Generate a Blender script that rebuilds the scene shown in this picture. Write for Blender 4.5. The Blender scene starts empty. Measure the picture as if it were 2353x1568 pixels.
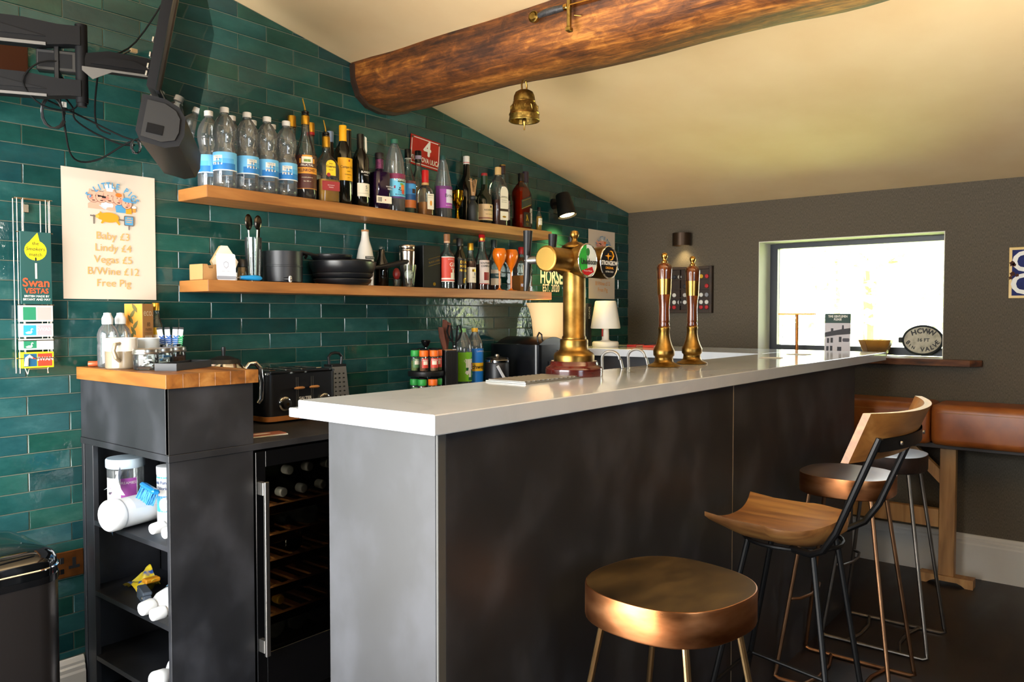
import bpy, math, random
from mathutils import Vector, Matrix
R = math.radians
sin, cos, pi = math.sin, math.cos, math.pi
rnd = random.Random(7)
scene = bpy.context.scene
col = scene.collection

# ------------------------------------------------------------------ camera
cam_d = bpy.data.cameras.new('camera')
cam = bpy.data.objects.new('camera', cam_d); col.objects.link(cam)
cam_d.sensor_width = 36.0
cam_d.lens = 1827.7 / 2353 * 36.0
cam_d.clip_start = 0.05; cam_d.clip_end = 400
YAW, PITCH = 0.6808, -0.0333
fw = Vector((cos(YAW)*cos(PITCH), sin(YAW)*cos(PITCH), sin(PITCH)))
cam.location = (-0.9696, -2.7353, 1.34)
cam.rotation_euler = fw.to_track_quat('-Z', 'Y').to_euler()
scene.camera = cam

# ------------------------------------------------------------------ view
vs = scene.view_settings
vs.view_transform = 'Standard'; vs.look = 'None'; vs.gamma = 1.0; vs.use_curve_mapping = False
vs.exposure = 0.22
cy = scene.cycles
cy.max_bounces = 8; cy.diffuse_bounces = 4; cy.glossy_bounces = 4; cy.transmission_bounces = 6
cy.transparent_max_bounces = 24; cy.caustics_reflective = False; cy.caustics_refractive = False
cy.sample_clamp_indirect = 6.0; cy.use_denoising = True; cy.adaptive_threshold = 0.02

# ------------------------------------------------------------------ sky, sun, daylight
world = bpy.data.worlds.new('sky'); scene.world = world
world.use_nodes = True
wn = world.node_tree; bg = wn.nodes['Background']
tc = wn.nodes.new('ShaderNodeTexCoord'); sep = wn.nodes.new('ShaderNodeSeparateXYZ')
ramp = wn.nodes.new('ShaderNodeValToRGB')
wn.links.new(tc.outputs['Generated'], sep.inputs[0]); wn.links.new(sep.outputs['Z'], ramp.inputs[0])
ramp.color_ramp.elements[0].position = 0.0; ramp.color_ramp.elements[0].color = (1.0, 0.98, 0.93, 1)
ramp.color_ramp.elements[1].position = 0.7; ramp.color_ramp.elements[1].color = (0.72, 0.84, 1.0, 1)
wn.links.new(ramp.outputs[0], bg.inputs['Color'])
bg.inputs['Strength'].default_value = 8.0

def light(name, kind, loc, energy, color, target=None, **kw):
    d = bpy.data.lights.new(name, kind); d.energy = energy; d.color = color
    for k, v in kw.items(): setattr(d, k, v)
    o = bpy.data.objects.new(name, d); col.objects.link(o); o.location = loc
    if target is not None:
        o.rotation_euler = (Vector(target) - Vector(loc)).to_track_quat('-Z', 'Y').to_euler()
    return o
# sun from behind the tiled wall: it lights lawn and terrace, not the room directly
light('sun', 'SUN', (-6, 6, 8), 640.0, (1.0, 0.94, 0.82), (-6 + 0.25, 6 - 0.75, 8 - 1.0), angle=R(0.6))
# portals guiding the sky through the end window and the glazed doors of the left wall (out of frame)
pl = light('sky_portal_window', 'AREA', (3.93, -1.3875, 1.44), 1.0, (1, 1, 1), (0, -1.3875, 1.44), shape='RECTANGLE', size=0.98, size_y=0.66)
pl.data.cycles.is_portal = True
pl = light('sky_portal_doors', 'AREA', (-1.62, -1.05, 1.075), 1.0, (1, 1, 1), (0, -1.05, 1.075), shape='RECTANGLE', size=1.9, size_y=2.15)
pl.data.cycles.is_portal = True
light('daylight_glazed_doors', 'AREA', (-1.60, -1.05, 1.075), 112.0, (0.90, 0.95, 1.0), (0, -1.05, 1.075), shape='RECTANGLE', size=1.84, size_y=2.1)
# added cool fill from behind the camera; the back wall has no window
light('cool_rear_fill', 'AREA', (-0.5, -4.5, 1.45), 30.0, (0.70, 0.85, 1.0), (1.0, 0.0, 1.1), shape='RECTANGLE', size=1.2, size_y=1.2)
# added warm fill aimed up to brighten the ceiling, not a fitting of the room
light('warm_ceiling_fill', 'AREA', (0.6, -3.1, 1.7), 72.0, (1.0, 0.92, 0.8), (0.68, -2.9, 2.7), shape='DISK', size=0.4)

# ------------------------------------------------------------------ materials
def lin(c):
    if isinstance(c, str):
        c = c.lstrip('#'); c = [int(c[i:i+2], 16)/255 for i in (0, 2, 4)]
        c = [x/12.92 if x <= .04045 else ((x+.055)/1.055)**2.4 for x in c]
    return (c[0], c[1], c[2], 1.0)
MATS = {}
def mat(name, color='#808080', rough=.5, metal=0., **kw):
    if name in MATS: return MATS[name]
    m = bpy.data.materials.new(name); m.use_nodes = True; MATS[name] = m
    nt = m.node_tree; b = nt.nodes['Principled BSDF']
    b.inputs['Base Color'].default_value = lin(color)
    b.inputs['Roughness'].default_value = rough; b.inputs['Metallic'].default_value = metal
    if 'spec' in kw: b.inputs['Specular IOR Level'].default_value = kw['spec']
    if 'coat' in kw: b.inputs['Coat Weight'].default_value = kw['coat']; b.inputs['Coat Roughness'].default_value = kw.get('coat_rough', .08)
    if 'emit' in kw:
        b.inputs['Emission Color'].default_value = lin(kw.get('emit_color', color)); b.inputs['Emission Strength'].default_value = kw['emit']
    if 'sss' in kw:
        b.inputs['Subsurface Weight'].default_value = kw['sss']; b.inputs['Subsurface Radius'].default_value = (.02, .012, .008)
    if 'trans' in kw: b.inputs['Transmission Weight'].default_value = kw['trans']; b.inputs['IOR'].default_value = kw.get('ior', 1.45)
    return m
def noisy(name, colors, scale=(1, 1, 1), detail=5, rough=.5, metal=0., bump=0., bdist=.002, rrange=None, dist=0., stops=None, coords='Object', nscale=1.0, **kw):
    """principled material whose colour runs through a stretched noise"""
    if name in MATS: return MATS[name]
    m = mat(name, colors[0], rough, metal, **kw); nt = m.node_tree; L = nt.links.new
    b = nt.nodes['Principled BSDF']
    tc = nt.nodes.new('ShaderNodeTexCoord'); mp = nt.nodes.new('ShaderNodeMapping'); nz = nt.nodes.new('ShaderNodeTexNoise')
    mp.inputs['Scale'].default_value = scale
    nz.inputs['Scale'].default_value = nscale; nz.inputs['Detail'].default_value = detail; nz.inputs['Distortion'].default_value = dist
    if coords == 'World':
        g = nt.nodes.new('ShaderNodeNewGeometry'); L(g.outputs['Position'], mp.inputs[0])
    else:
        L(tc.outputs['Object'], mp.inputs[0])
    L(mp.outputs[0], nz.inputs['Vector'])
    rp = nt.nodes.new('ShaderNodeValToRGB'); cr = rp.color_ramp
    n = len(colors); st = stops or [.3 + .4*i/(n-1) for i in range(n)]
    while len(cr.elements) < n: cr.elements.new(.5)
    for i, c in enumerate(colors): cr.elements[i].position = st[i]; cr.elements[i].color = lin(c)
    L(nz.outputs['Fac'], rp.inputs[0]); L(rp.outputs[0], b.inputs['Base Color'])
    if rrange:
        mr = nt.nodes.new('ShaderNodeMapRange'); mr.inputs['To Min'].default_value, mr.inputs['To Max'].default_value = rrange
        L(nz.outputs['Fac'], mr.inputs[0]); L(mr.outputs[0], b.inputs['Roughness'])
    if bump:
        bm = nt.nodes.new('ShaderNodeBump'); bm.inputs['Strength'].default_value = bump; bm.inputs['Distance'].default_value = bdist
        L(nz.outputs['Fac'], bm.inputs['Height']); L(bm.outputs[0], b.inputs['Normal'])
    return m
def glass(name, tint='#ffffff', rough=.02, fres=1.45, add=0.0, haze=0.0):
    """thin clear glass / plastic: see-through with a fresnel reflection"""
    if name in MATS: return MATS[name]
    m = bpy.data.materials.new(name); m.use_nodes = True; MATS[name] = m
    nt = m.node_tree; nt.nodes.clear(); L = nt.links.new
    o = nt.nodes.new('ShaderNodeOutputMaterial'); mx = nt.nodes.new('ShaderNodeMixShader')
    t = nt.nodes.new('ShaderNodeBsdfTransparent'); t.inputs[0].default_value = lin(tint)
    g = nt.nodes.new('ShaderNodeBsdfGlossy'); g.inputs['Roughness'].default_value = rough
    f = nt.nodes.new('ShaderNodeFresnel'); f.inputs['IOR'].default_value = fres
    ad = nt.nodes.new('ShaderNodeMath'); ad.operation = 'ADD'; ad.inputs[1].default_value = add; ad.use_clamp = True
    L(f.outputs[0], ad.inputs[0]); L(ad.outputs[0], mx.inputs[0]); L(t.outputs[0], mx.inputs[1]); L(g.outputs[0], mx.inputs[2]); 
    last = mx.outputs[0]
    if haze:
        df = nt.nodes.new('ShaderNodeBsdfDiffuse'); df.inputs[0].default_value = (.8, .82, .82, 1); m2 = nt.nodes.new('ShaderNodeMixShader'); m2.inputs[0].default_value = haze
        L(last, m2.inputs[1]); L(df.outputs[0], m2.inputs[2]); last = m2.outputs[0]
    L(last, o.inputs[0])
    return m

def tile_material():
    m = mat('glazed_green_tile', '#1c4a3c', .2); nt = m.node_tree; L = nt.links.new; N = nt.nodes.new
    b = nt.nodes['Principled BSDF']
    g = N('ShaderNodeNewGeometry'); s = N('ShaderNodeSeparateXYZ'); L(g.outputs['Position'], s.inputs[0])
    def mth(op, a, bb=None, c=None):
        n = N('ShaderNodeMath'); n.operation = op
        for i, v in enumerate((a, bb, c)):
            if v is None: continue
            if isinstance(v, (int, float)): n.inputs[i].default_value = v
            else: L(v, n.inputs[i])
        return n.outputs[0]
    rowf = mth('MULTIPLY', mth('SUBTRACT', s.outputs['Z'], 1.0846 - 40*.06013), 1/.06013)
    row = mth('FLOOR', rowf)
    par = mth('MODULO', row, 2.0)
    xx = mth('ADD', mth('MULTIPLY', s.outputs['X'], 4.0), mth('MULTIPLY', mth('SUBTRACT', 1.0, par), .5))
    colm = mth('FLOOR', xx)
    cb = N('ShaderNodeCombineXYZ'); L(row, cb.inputs[0]); L(colm, cb.inputs[1])
    wnz = N('ShaderNodeTexWhiteNoise'); wnz.noise_dimensions = '2D'; L(cb.outputs[0], wnz.inputs['Vector'])
    mp = N('ShaderNodeMapping'); mp.inputs['Scale'].default_value = (5, 5, 11); L(g.outputs['Position'], mp.inputs[0])
    off = N('ShaderNodeVectorMath'); off.operation = 'ADD'; L(mp.outputs[0], off.inputs[0]); 
    mul = N('ShaderNodeVectorMath'); mul.operation = 'SCALE'; mul.inputs['Scale'].default_value = 13.0; L(wnz.outputs['Color'], mul.inputs[0]); L(mul.outputs[0], off.inputs[1])
    nz = N('ShaderNodeTexNoise'); nz.inputs['Scale'].default_value = 1.0; nz.inputs['Detail'].default_value = 6; nz.inputs['Roughness'].default_value = .65; L(off.outputs[0], nz.inputs['Vector'])
    mixf = mth('ADD', mth('MULTIPLY', wnz.outputs['Value'], .34), mth('MULTIPLY', nz.outputs['Fac'], .76))
    rp = N('ShaderNodeValToRGB'); cr = rp.color_ramp
    cols = [(.12, '#0f2a29'), (.4, '#153b3a'), (.55, '#1b4644'), (.7, '#265250'), (.92, '#466d66')]
    while len(cr.elements) < len(cols): cr.elements.new(.5)
    for e, (p_, c) in zip(cr.elements, cols): e.position = p_; e.color = lin(c)
    L(mixf, rp.inputs[0])
    # some tiles lean olive, some blue-green
    hs = N('ShaderNodeHueSaturation'); hs.inputs['Saturation'].default_value = 1.0
    L(rp.outputs[0], hs.inputs['Color'])
    wn2 = N('ShaderNodeTexWhiteNoise'); wn2.noise_dimensions = '3D'; cb2 = N('ShaderNodeCombineXYZ'); L(row, cb2.inputs[0]); L(colm, cb2.inputs[1]); cb2.inputs[2].default_value = 3.7; L(cb2.outputs[0], wn2.inputs['Vector'])
    mr = N('ShaderNodeMapRange'); mr.inputs['To Min'].default_value = .46; mr.inputs['To Max'].default_value = .53; L(wn2.outputs['Value'], mr.inputs[0]); L(mr.outputs[0], hs.inputs['Hue'])
    L(hs.outputs[0], b.inputs['Base Color'])
    # glaze: wavy surface and uneven gloss
    n2 = N('ShaderNodeTexNoise'); n2.inputs['Scale'].default_value = 34.0; n2.inputs['Detail'].default_value = 3; L(g.outputs['Position'], n2.inputs['Vector'])
    n3 = N('ShaderNodeTexNoise'); n3.inputs['Scale'].default_value = 220.0; n3.inputs['Detail'].default_value = 2; L(g.outputs['Position'], n3.inputs['Vector'])
    hsum = mth('ADD', n2.outputs['Fac'], mth('MULTIPLY', n3.outputs['Fac'], .06))
    bp = N('ShaderNodeBump'); bp.inputs['Strength'].default_value = .5; bp.inputs['Distance'].default_value = .0022; L(hsum, bp.inputs['Height']); L(bp.outputs[0], b.inputs['Normal'])
    mr2 = N('ShaderNodeMapRange'); mr2.inputs['From Min'].default_value = .35; mr2.inputs['From Max'].default_value = .7; mr2.inputs['To Min'].default_value = .03; mr2.inputs['To Max'].default_value = .17
    L(nz.outputs['Fac'], mr2.inputs[0]); L(mr2.outputs[0], b.inputs['Roughness'])
    return m

def wood(name, cols, axis=0, s=1.0, rough=.45, bump=.15, **kw):
    sc = [28*s, 28*s, 28*s]; sc[axis] = 2.2*s
    return noisy(name, cols, tuple(sc), 6, rough, bump=bump, bdist=.0015, dist=.6, **kw)

M_TILE = tile_material()
M_GROUT = mat('grout', '#666b5c', .9)
M_PLASTER = noisy('cream_ceiling_plaster', ['#debf90', '#e6cb9d'], (3, 3, 3), 4, .85, bump=.06, bdist=.004, coords='World')
M_LINEN = noisy('taupe_linen_wallpaper', ['#463f34', '#574f42', '#675e4f'], (420, 520, 90), 3, .9, bump=.25, bdist=.001, coords='World')
M_PAINT = mat('white_skirting_paint', '#cfcac0', .55)
M_FLOOR = noisy('dark_stained_floor', ['#120d0a', '#1e1613', '#2c221c'], (3, 9, 3), 8, .38, bump=.2, bdist=.003, rrange=(.28, .6), coords='World')
M_PANEL = noisy('anthracite_oxide_panel', ['#0c0d11', '#18191d', '#2f3035'], (7, 7, 5), 10, .5, rrange=(.46, .6), coords='World', spec=.68)
M_PANEL_EDGE = mat('panel_edge_strip', '#4a4946', .5)
M_QUARTZ = noisy('white_quartz', ['#b9bec3', '#cacfd4', '#ced3d8'], (6, 6, 6), 8, .09, dist=1.4, stops=[.2, .36, .6], coords='World')
M_OAK = wood('oak', ['#7a4a20', '#9b6430', '#b67c42'], 0)
M_OAK_END = wood('oak_end_grain', ['#8a5526', '#a96f36', '#c38a4c'], 1)
M_OAKTOP = wood('oak_block', ['#7a4a1c', '#976028', '#ad7838'], 0)
def beam_material():
    m = mat('old_timber', '#6a3c18', .6); nt = m.node_tree; L = nt.links.new; N = nt.nodes.new; b = nt.nodes['Principled BSDF']
    g = N('ShaderNodeNewGeometry'); outs = []
    for sc, det, dis in (((12, 1.8, 12), 9, .5), ((95, 5, 95), 8, .2), ((30, 14, 30), 6, .8)):
        mp = N('ShaderNodeMapping'); mp.inputs['Scale'].default_value = sc; L(g.outputs['Position'], mp.inputs[0])
        nz = N('ShaderNodeTexNoise'); nz.inputs['Scale'].default_value = 1; nz.inputs['Detail'].default_value = det; nz.inputs['Distortion'].default_value = dis; nz.inputs['Roughness'].default_value = .65
        L(mp.outputs[0], nz.inputs['Vector']); outs.append(nz.outputs['Fac'])
    def mth(op, a, c):
        n = N('ShaderNodeMath'); n.operation = op
        for i, v in enumerate((a, c)):
            if isinstance(v, float): n.inputs[i].default_value = v
            else: L(v, n.inputs[i])
        return n.outputs[0]
    f = mth('ADD', mth('ADD', mth('MULTIPLY', outs[0], .46), mth('MULTIPLY', outs[1], .26)), mth('MULTIPLY', outs[2], .28))
    rp = N('ShaderNodeValToRGB'); cr = rp.color_ramp; cols = [(.36, '#241106'), (.44, '#45240d'), (.5, '#6b3c15'), (.55, '#90551f'), (.62, '#c9853a')]
    while len(cr.elements) < len(cols): cr.elements.new(.5)
    for e, (p_, c) in zip(cr.elements, cols): e.position = p_; e.color = lin(c)
    L(f, rp.inputs[0]); L(rp.outputs[0], b.inputs['Base Color'])
    bp = N('ShaderNodeBump'); bp.inputs['Strength'].default_value = .8; bp.inputs['Distance'].default_value = .012; L(f, bp.inputs['Height']); L(bp.outputs[0], b.inputs['Normal'])
    return m
M_BEAM = beam_material()
M_BEAM_END = noisy('dark_timber_end', ['#23150c', '#3a2413'], (20, 8, 20), 6, .75, bump=.5, bdist=.008, coords='World')
M_BRASS = noisy('aged_brass', ['#6b4e22', '#8e6c34', '#a98648'], (22, 22, 22), 5, .32, 1.0, rrange=(.24, .46))
M_BRASS_DK = noisy('dark_brass', ['#5d4a22', '#8a7038', '#a38a4c'], (60, 60, 60), 5, .38, 1.0, bump=.5, bdist=.003)
M_BRASS_LT = mat('polished_brass', '#b98d46', .24, 1.0)
M_COPPER = noisy('beaten_copper', ['#8d5a35', '#b5764a', '#c88a5c'], (9, 9, 30), 6, .3, 1.0, rrange=(.22, .45), bump=.12, bdist=.003)
M_COPPER_TOP = noisy('dark_brass_seat_top', ['#2e2213', '#4b391f', '#6a5430'], (5, 9, 5), 7, .45, .75, rrange=(.32, .6), bump=.1, bdist=.003)
M_STEEL = mat('brushed_steel', '#b9b6b0', .34, 1.0)
M_STEEL_ROD = noisy('raw_steel_rod', ['#6e675e', '#908880'], (20, 20, 8), 4, .35, 1.0)
M_COPPER_ROD = noisy('copper_rod', ['#7d5a41', '#a47a59'], (20, 20, 8), 4, .35, 1.0)
M_CHROME = mat('chrome', '#dcdcdc', .07, 1.0)
M_BLACK = mat('black_plastic', '#141414', .4)
M_BLACKM = mat('matt_black_metal', '#0a0a0b', .45, spec=.3)
M_BLACKG = mat('gloss_black', '#0a0a0b', .2)
M_DKGREY = mat('dark_grey_plastic', '#0c0c0e', .6, spec=.15)
M_WHITE = mat('white_plastic', '#e9e9e7', .4)
M_CERAMIC = mat('white_ceramic', '#e6e0d4', .15, coat=.5)
M_PAPER = mat('paper', '#e0d8ca', .8)
M_CARD = mat('cardboard', '#b98a56', .85)
M_RED = mat('red_gloss', '#b31217', .3)
M_INK = mat('black_ink', '#15120f', .7)
M_GOLD = mat('gold_foil', '#c79a35', .3, .9)
M_CLEAR = glass('clear_glass', '#f1f6f2', add=.03, haze=.02)
M_PET = glass('clear_plastic', '#f4f8f8', .06, 1.5, add=.05, haze=.07)
M_AMBER = mat('amber_liquid', '#a8560f', .1, trans=.0, spec=.5)
M_LEATHER = noisy('tan_leather', ['#7a3f17', '#8e4c1d', '#9d5a26'], (9, 9, 9), 6, .36, bump=.12, bdist=.002, rrange=(.3, .42))
M_CUTCLEAR = glass('window_glass', '#fbfdfb', .0, 1.45)

# ------------------------------------------------------------------ mesh helpers
class MB:
    def __init__(s): s.v = []; s.f = []
    def add(s, vs, fs, T=None):
        o = len(s.v)
        s.v += [tuple(T @ Vector(p)) for p in vs] if T is not None else [tuple(p) for p in vs]
        s.f += [tuple(i+o for i in f) for f in fs]; return s
    def box(s, x0, x1, y0, y1, z0, z1, T=None):
        v = [(x, y, z) for x in (x0, x1) for y in (y0, y1) for z in (z0, z1)]
        return s.add(v, [(0,1,3,2),(4,6,7,5),(0,4,5,1),(2,3,7,6),(0,2,6,4),(1,5,7,3)], T)
    def bev(s, x0, x1, y0, y1, z0, z1, b=.003, T=None):
        """box with chamfered edges"""
        v = []; idx = {}
        X, Y, Z = (x0, x1), (y0, y1), (z0, z1)
        def P(*c):
            if c not in idx: idx[c] = len(v); v.append(c)
            return idx[c]
        f = []
        sg = (1, -1)
        cor = {}
        for i in (0, 1):
            for j in (0, 1):
                for k in (0, 1):
                    a = P(X[i], Y[j]+sg[j]*b, Z[k]+sg[k]*b); c = P(X[i]+sg[i]*b, Y[j], Z[k]+sg[k]*b); d = P(X[i]+sg[i]*b, Y[j]+sg[j]*b, Z[k])
                    cor[i, j, k] = (a, c, d)
                    f.append((a, c, d))
        for i in (0, 1): f.append((cor[i,0,0][0], cor[i,1,0][0], cor[i,1,1][0], cor[i,0,1][0]))
        for j in (0, 1): f.append((cor[0,j,0][1], cor[1,j,0][1], cor[1,j,1][1], cor[0,j,1][1]))
        for k in (0, 1): f.append((cor[0,0,k][2], cor[1,0,k][2], cor[1,1,k][2], cor[0,1,k][2]))
        for j in (0, 1):
            for k in (0, 1): f.append((cor[0,j,k][1], cor[1,j,k][1], cor[1,j,k][2], cor[0,j,k][2]))
        for i in (0, 1):
            for k in (0, 1): f.append((cor[i,0,k][0], cor[i,1,k][0], cor[i,1,k][2], cor[i,0,k][2]))
        for i in (0, 1):
            for j in (0, 1): f.append((cor[i,j,0][0], cor[i,j,1][0], cor[i,j,1][1], cor[i,j,0][1]))
        return s.add(v, f, T)
    def prism(s, poly, d0, d1, plane='xy', T=None):
        n = len(poly)
        mk = {'xy': lambda p, d: (p[0], p[1], d), 'xz': lambda p, d: (p[0], d, p[1]), 'yz': lambda p, d: (d, p[0], p[1])}[plane]
        v = [mk(p, d0) for p in poly] + [mk(p, d1) for p in poly]
        f = [tuple(range(n)), tuple(range(2*n-1, n-1, -1))] + [(i, (i+1) % n, n+(i+1) % n, n+i) for i in range(n)]
        return s.add(v, f, T)
    def lathe(s, prof, n=24, c=(0, 0, 0), sq=None, T=None, ax=(1, 1)):
        """profile of (r, z); sq gives the superellipse power for each ring"""
        v = []; f = []; rings = []
        for i, (r, z) in enumerate(prof):
            if r < 1e-6: rings.append([len(v)]); v.append((c[0], c[1], c[2]+z)); continue
            e = sq[i] if sq else 2
            ring = []
            for k in range(n):
                a = 2*pi*(k+.5)/n
                ca, sa = cos(a), sin(a)
                q = 1.0 if e == 2 else (abs(ca)**e + abs(sa)**e)**(-1/e)
                ring.append(len(v)); v.append((c[0]+r*q*ca*ax[0], c[1]+r*q*sa*ax[1], c[2]+z))
            rings.append(ring)
        for a, b in zip(rings, rings[1:]):
            if len(a) == 1 and len(b) == 1: continue
            for k in range(n):
                k2 = (k+1) % n
                if len(a) == 1: f.append((a[0], b[k2], b[k]))
                elif len(b) == 1: f.append((a[k], a[k2], b[0]))
                else: f.append((a[k], a[k2], b[k2], b[k]))
        return s.add(v, f, T)
    def tube(s, pts, r, n=8, closed=False, caps=True, T=None):
        pts = [Vector(p) for p in pts]; v = []; f = []; N = len(pts)
        rr = r if isinstance(r, (list, tuple)) else [r]*N
        up = None
        for i, p in enumerate(pts):
            if closed: t = (pts[(i+1) % N]-pts[i-1])
            else: t = (pts[min(i+1, N-1)]-pts[max(i-1, 0)])
            t = t.normalized() if t.length > 1e-9 else Vector((0, 0, 1))
            if up is None: up = Vector((0, 0, 1)) if abs(t.z) < .9 else Vector((1, 0, 0))
            x = t.cross(up)
            if x.length < 1e-6: x = t.orthogonal()
            x.normalize(); y = x.cross(t).normalized(); up = y
            for k in range(n):
                a = 2*pi*k/n; v.append(tuple(p + (x*cos(a) + y*sin(a))*rr[i]))
        m = N if closed else N-1
        for i in range(m):
            j = (i+1) % N
            for k in range(n):
                k2 = (k+1) % n; f.append((i*n+k, i*n+k2, j*n+k2, j*n+k))
        if caps and not closed: f.append(tuple(range(n-1, -1, -1))); f.append(tuple((N-1)*n+k for k in range(n)))
        return s.add(v, f, T)
    def ball(s, c, r, n=16, m=10, sc=(1, 1, 1), T=None):
        pr = [(r*sin(pi*i/m), -r*cos(pi*i/m)) for i in range(m+1)]
        pr[0] = (0, -r); pr[-1] = (0, r)
        M = Matrix.Translation(c) @ Matrix.Diagonal((*sc, 1))
        return s.lathe(pr, n, T=(T @ M) if T is not None else M)
    def patch(s, r, z0, z1, a0, a1, n=10, m=1, c=(0, 0)):
        """curved label wrapped about the local z axis, angles in degrees"""
        v = []; f = []
        for j in range(m+1):
            for i in range(n+1):
                a = R(a0+(a1-a0)*i/n); v.append((c[0]+r*cos(a), c[1]+r*sin(a), z0+(z1-z0)*j/m))
        for j in range(m):
            for i in range(n): k = j*(n+1)+i; f.append((k, k+1, k+n+2, k+n+1))
        return s.add(v, f)
    def grid(s, fn, nu, nv, closed_u=False):
        v = [fn(i/nu, j/nv) for j in range(nv+1) for i in range(nu+1)]
        f = [(j*(nu+1)+i, j*(nu+1)+i+1, (j+1)*(nu+1)+i+1, (j+1)*(nu+1)+i) for j in range(nv) for i in range(nu)]
        return s.add(v, f)
    def mesh(s, name, smooth=35):
        me = bpy.data.meshes.new(name); me.from_pydata(s.v, [], s.f)
        if smooth:
            me.polygons.foreach_set('use_smooth', [True]*len(me.polygons))
            me.update()
            me.set_sharp_from_angle(angle=R(smooth))
        me.update(); return me
    def ob(s, name, m, parent=None, smooth=35, loc=None, rz=None):
        me = s.mesh(name, smooth); me.materials.append(m)
        o = bpy.data.objects.new(name, me); col.objects.link(o)
        if parent is not None: o.parent = parent
        if loc is not None: o.location = loc
        if rz is not None: o.rotation_euler = (0, 0, rz)
        return o
def tag(o, label, cat, group=None, kind=None):
    o['label'] = label
    if cat: o['category'] = cat
    if group: o['group'] = group
    if kind: o['kind'] = kind
    return o
def thing(name, label, cat, loc=(0, 0, 0), rz=0., group=None, rot=None):
    o = bpy.data.objects.new(name, None); col.objects.link(o)
    o.empty_display_size = .05; o.location = loc; o.rotation_euler = rot or (0, 0, rz)
    return tag(o, label, cat, group)
def struct(o): o['kind'] = 'structure'; return o
def dup(o, parent=None):
    c = o.copy(); col.objects.link(c)
    if parent is not None: c.parent = parent
    for ch in list(o.children): dup(ch, c)
    return c
_TX = {}
def glyphs(s, align='CENTER'):
    """vertices and faces of flat lettering, cap height about 0.7"""
    if (s, align) in _TX: return _TX[s, align]
    cu = bpy.data.curves.new('lettering', 'FONT'); cu.body = s; cu.align_x = align; cu.align_y = 'CENTER'; cu.resolution_u = 3
    o = bpy.data.objects.new('lettering', cu); col.objects.link(o)
    me = bpy.data.meshes.new_from_object(o.evaluated_get(bpy.context.evaluated_depsgraph_get()))
    v = [tuple(x.co) for x in me.vertices]; f = [tuple(p.vertices) for p in me.polygons]
    bpy.data.objects.remove(o); bpy.data.curves.remove(cu); bpy.data.meshes.remove(me)
    _TX[s, align] = (v, f); return v, f
def letter(s, m, parent, size, T=None, wrap=None, name='lettering', sx=1.0, align='CENTER', bold=0., skew=0.):
    """flat text in local xy placed by T, or wrapped: wrap=(radius, z centre, angle in degrees)"""
    v, f = glyphs(s, align)
    mb = MB()
    copies = [(0, 0)] if not bold else [(-bold, 0, ), (bold, 0), (0, bold), (0, -bold)]
    for k, dd in enumerate(copies):
        dx, dy = dd[0], dd[1]
        e = k*4e-5
        if wrap:
            r, zc, a0 = wrap
            pts = []
            for x, y, z in v:
                a = R(a0) + ((x+dx)*size*sx)/r; pts.append(((r+e)*cos(a), (r+e)*sin(a), zc+(y+dy)*size))
            mb.add(pts, f)
        else:
            mb.add([((x+dx+skew*y)*size*sx, (y+dy)*size, z+e) for x, y, z in v], f, T)
    return mb.ob(name, m, parent, smooth=0)
TW = Matrix.Rotation(R(90), 4, 'X')           # flat text (xy) -> upright, facing -Y
def TF(x, y, z, rz=0., rx=0.): return Matrix.Translation((x, y, z)) @ Matrix.Rotation(rz, 4, 'Z') @ Matrix.Rotation(rx, 4, 'X') @ TW
# ================================================================== the room
XR, XL, YB = 3.631, -1.5, -4.6
def zc(x): return 2.012 + .1785*(XR - x) if x > -.4 else 2.012 + .1785*(XR + .4) - .1785*(-.4 - x)
TH, TWD, TZ0 = .06013, .25, 1.0846
wall = bpy.data.objects.new('wall_tiled', None); col.objects.link(wall)
wall['kind'] = 'structure'; wall['label'] = 'wall of glazed dark green brick tiles behind the bar'
mb = MB(); mb.prism([(XL, 0), (XR+.25, 0), (XR+.25, zc(XR)+.05), (-.4, zc(-.4)+.1), (XL, zc(XL)+.1)], -.0012, .2, 'xz')
mb.ob('grout_backing', M_GROUT, wall)
def clip(poly, a, b, c):                       # keep a*x+b*z<=c
    out = []
    for i, p in enumerate(poly):
        q = poly[(i+1) % len(poly)]
        dp = a*p[0]+b*p[1]-c; dq = a*q[0]+b*q[1]-c
        if dp <= 0: out.append(p)
        if dp*dq < 0: t = dp/(dp-dq); out.append((p[0]+t*(q[0]-p[0]), p[1]+t*(q[1]-p[1])))
    return out
def tile_geo(poly, cx, cz, tilt):
    """bevelled tile of any outline, back at y=.004, face near y=-.004"""
    n = len(poly); b = .0016
    lo = []; hi = []
    for (x, z) in poly:
        dx, dz = x-cx, z-cz
        L = math.hypot(dx, dz) or 1
        lo.append((x-cx, z-cz)); hi.append((x-cx-b*(1 if dx > 0 else -1), z-cz-b*(1 if dz > 0 else -1)))
    v = [(x, .004, z) for x, z in lo] + [(x, -.002, z) for x, z in lo] + [(x, -.004+tilt[0]*x+tilt[1]*z, z) for x, z in hi]
    f = []
    for i in range(n):
        j = (i+1) % n
        f += [(i, j, n+j, n+i), (n+i, n+j, 2*n+j, 2*n+i)]
    f.append(tuple(range(2*n, 3*n)))
    return v, f
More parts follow.
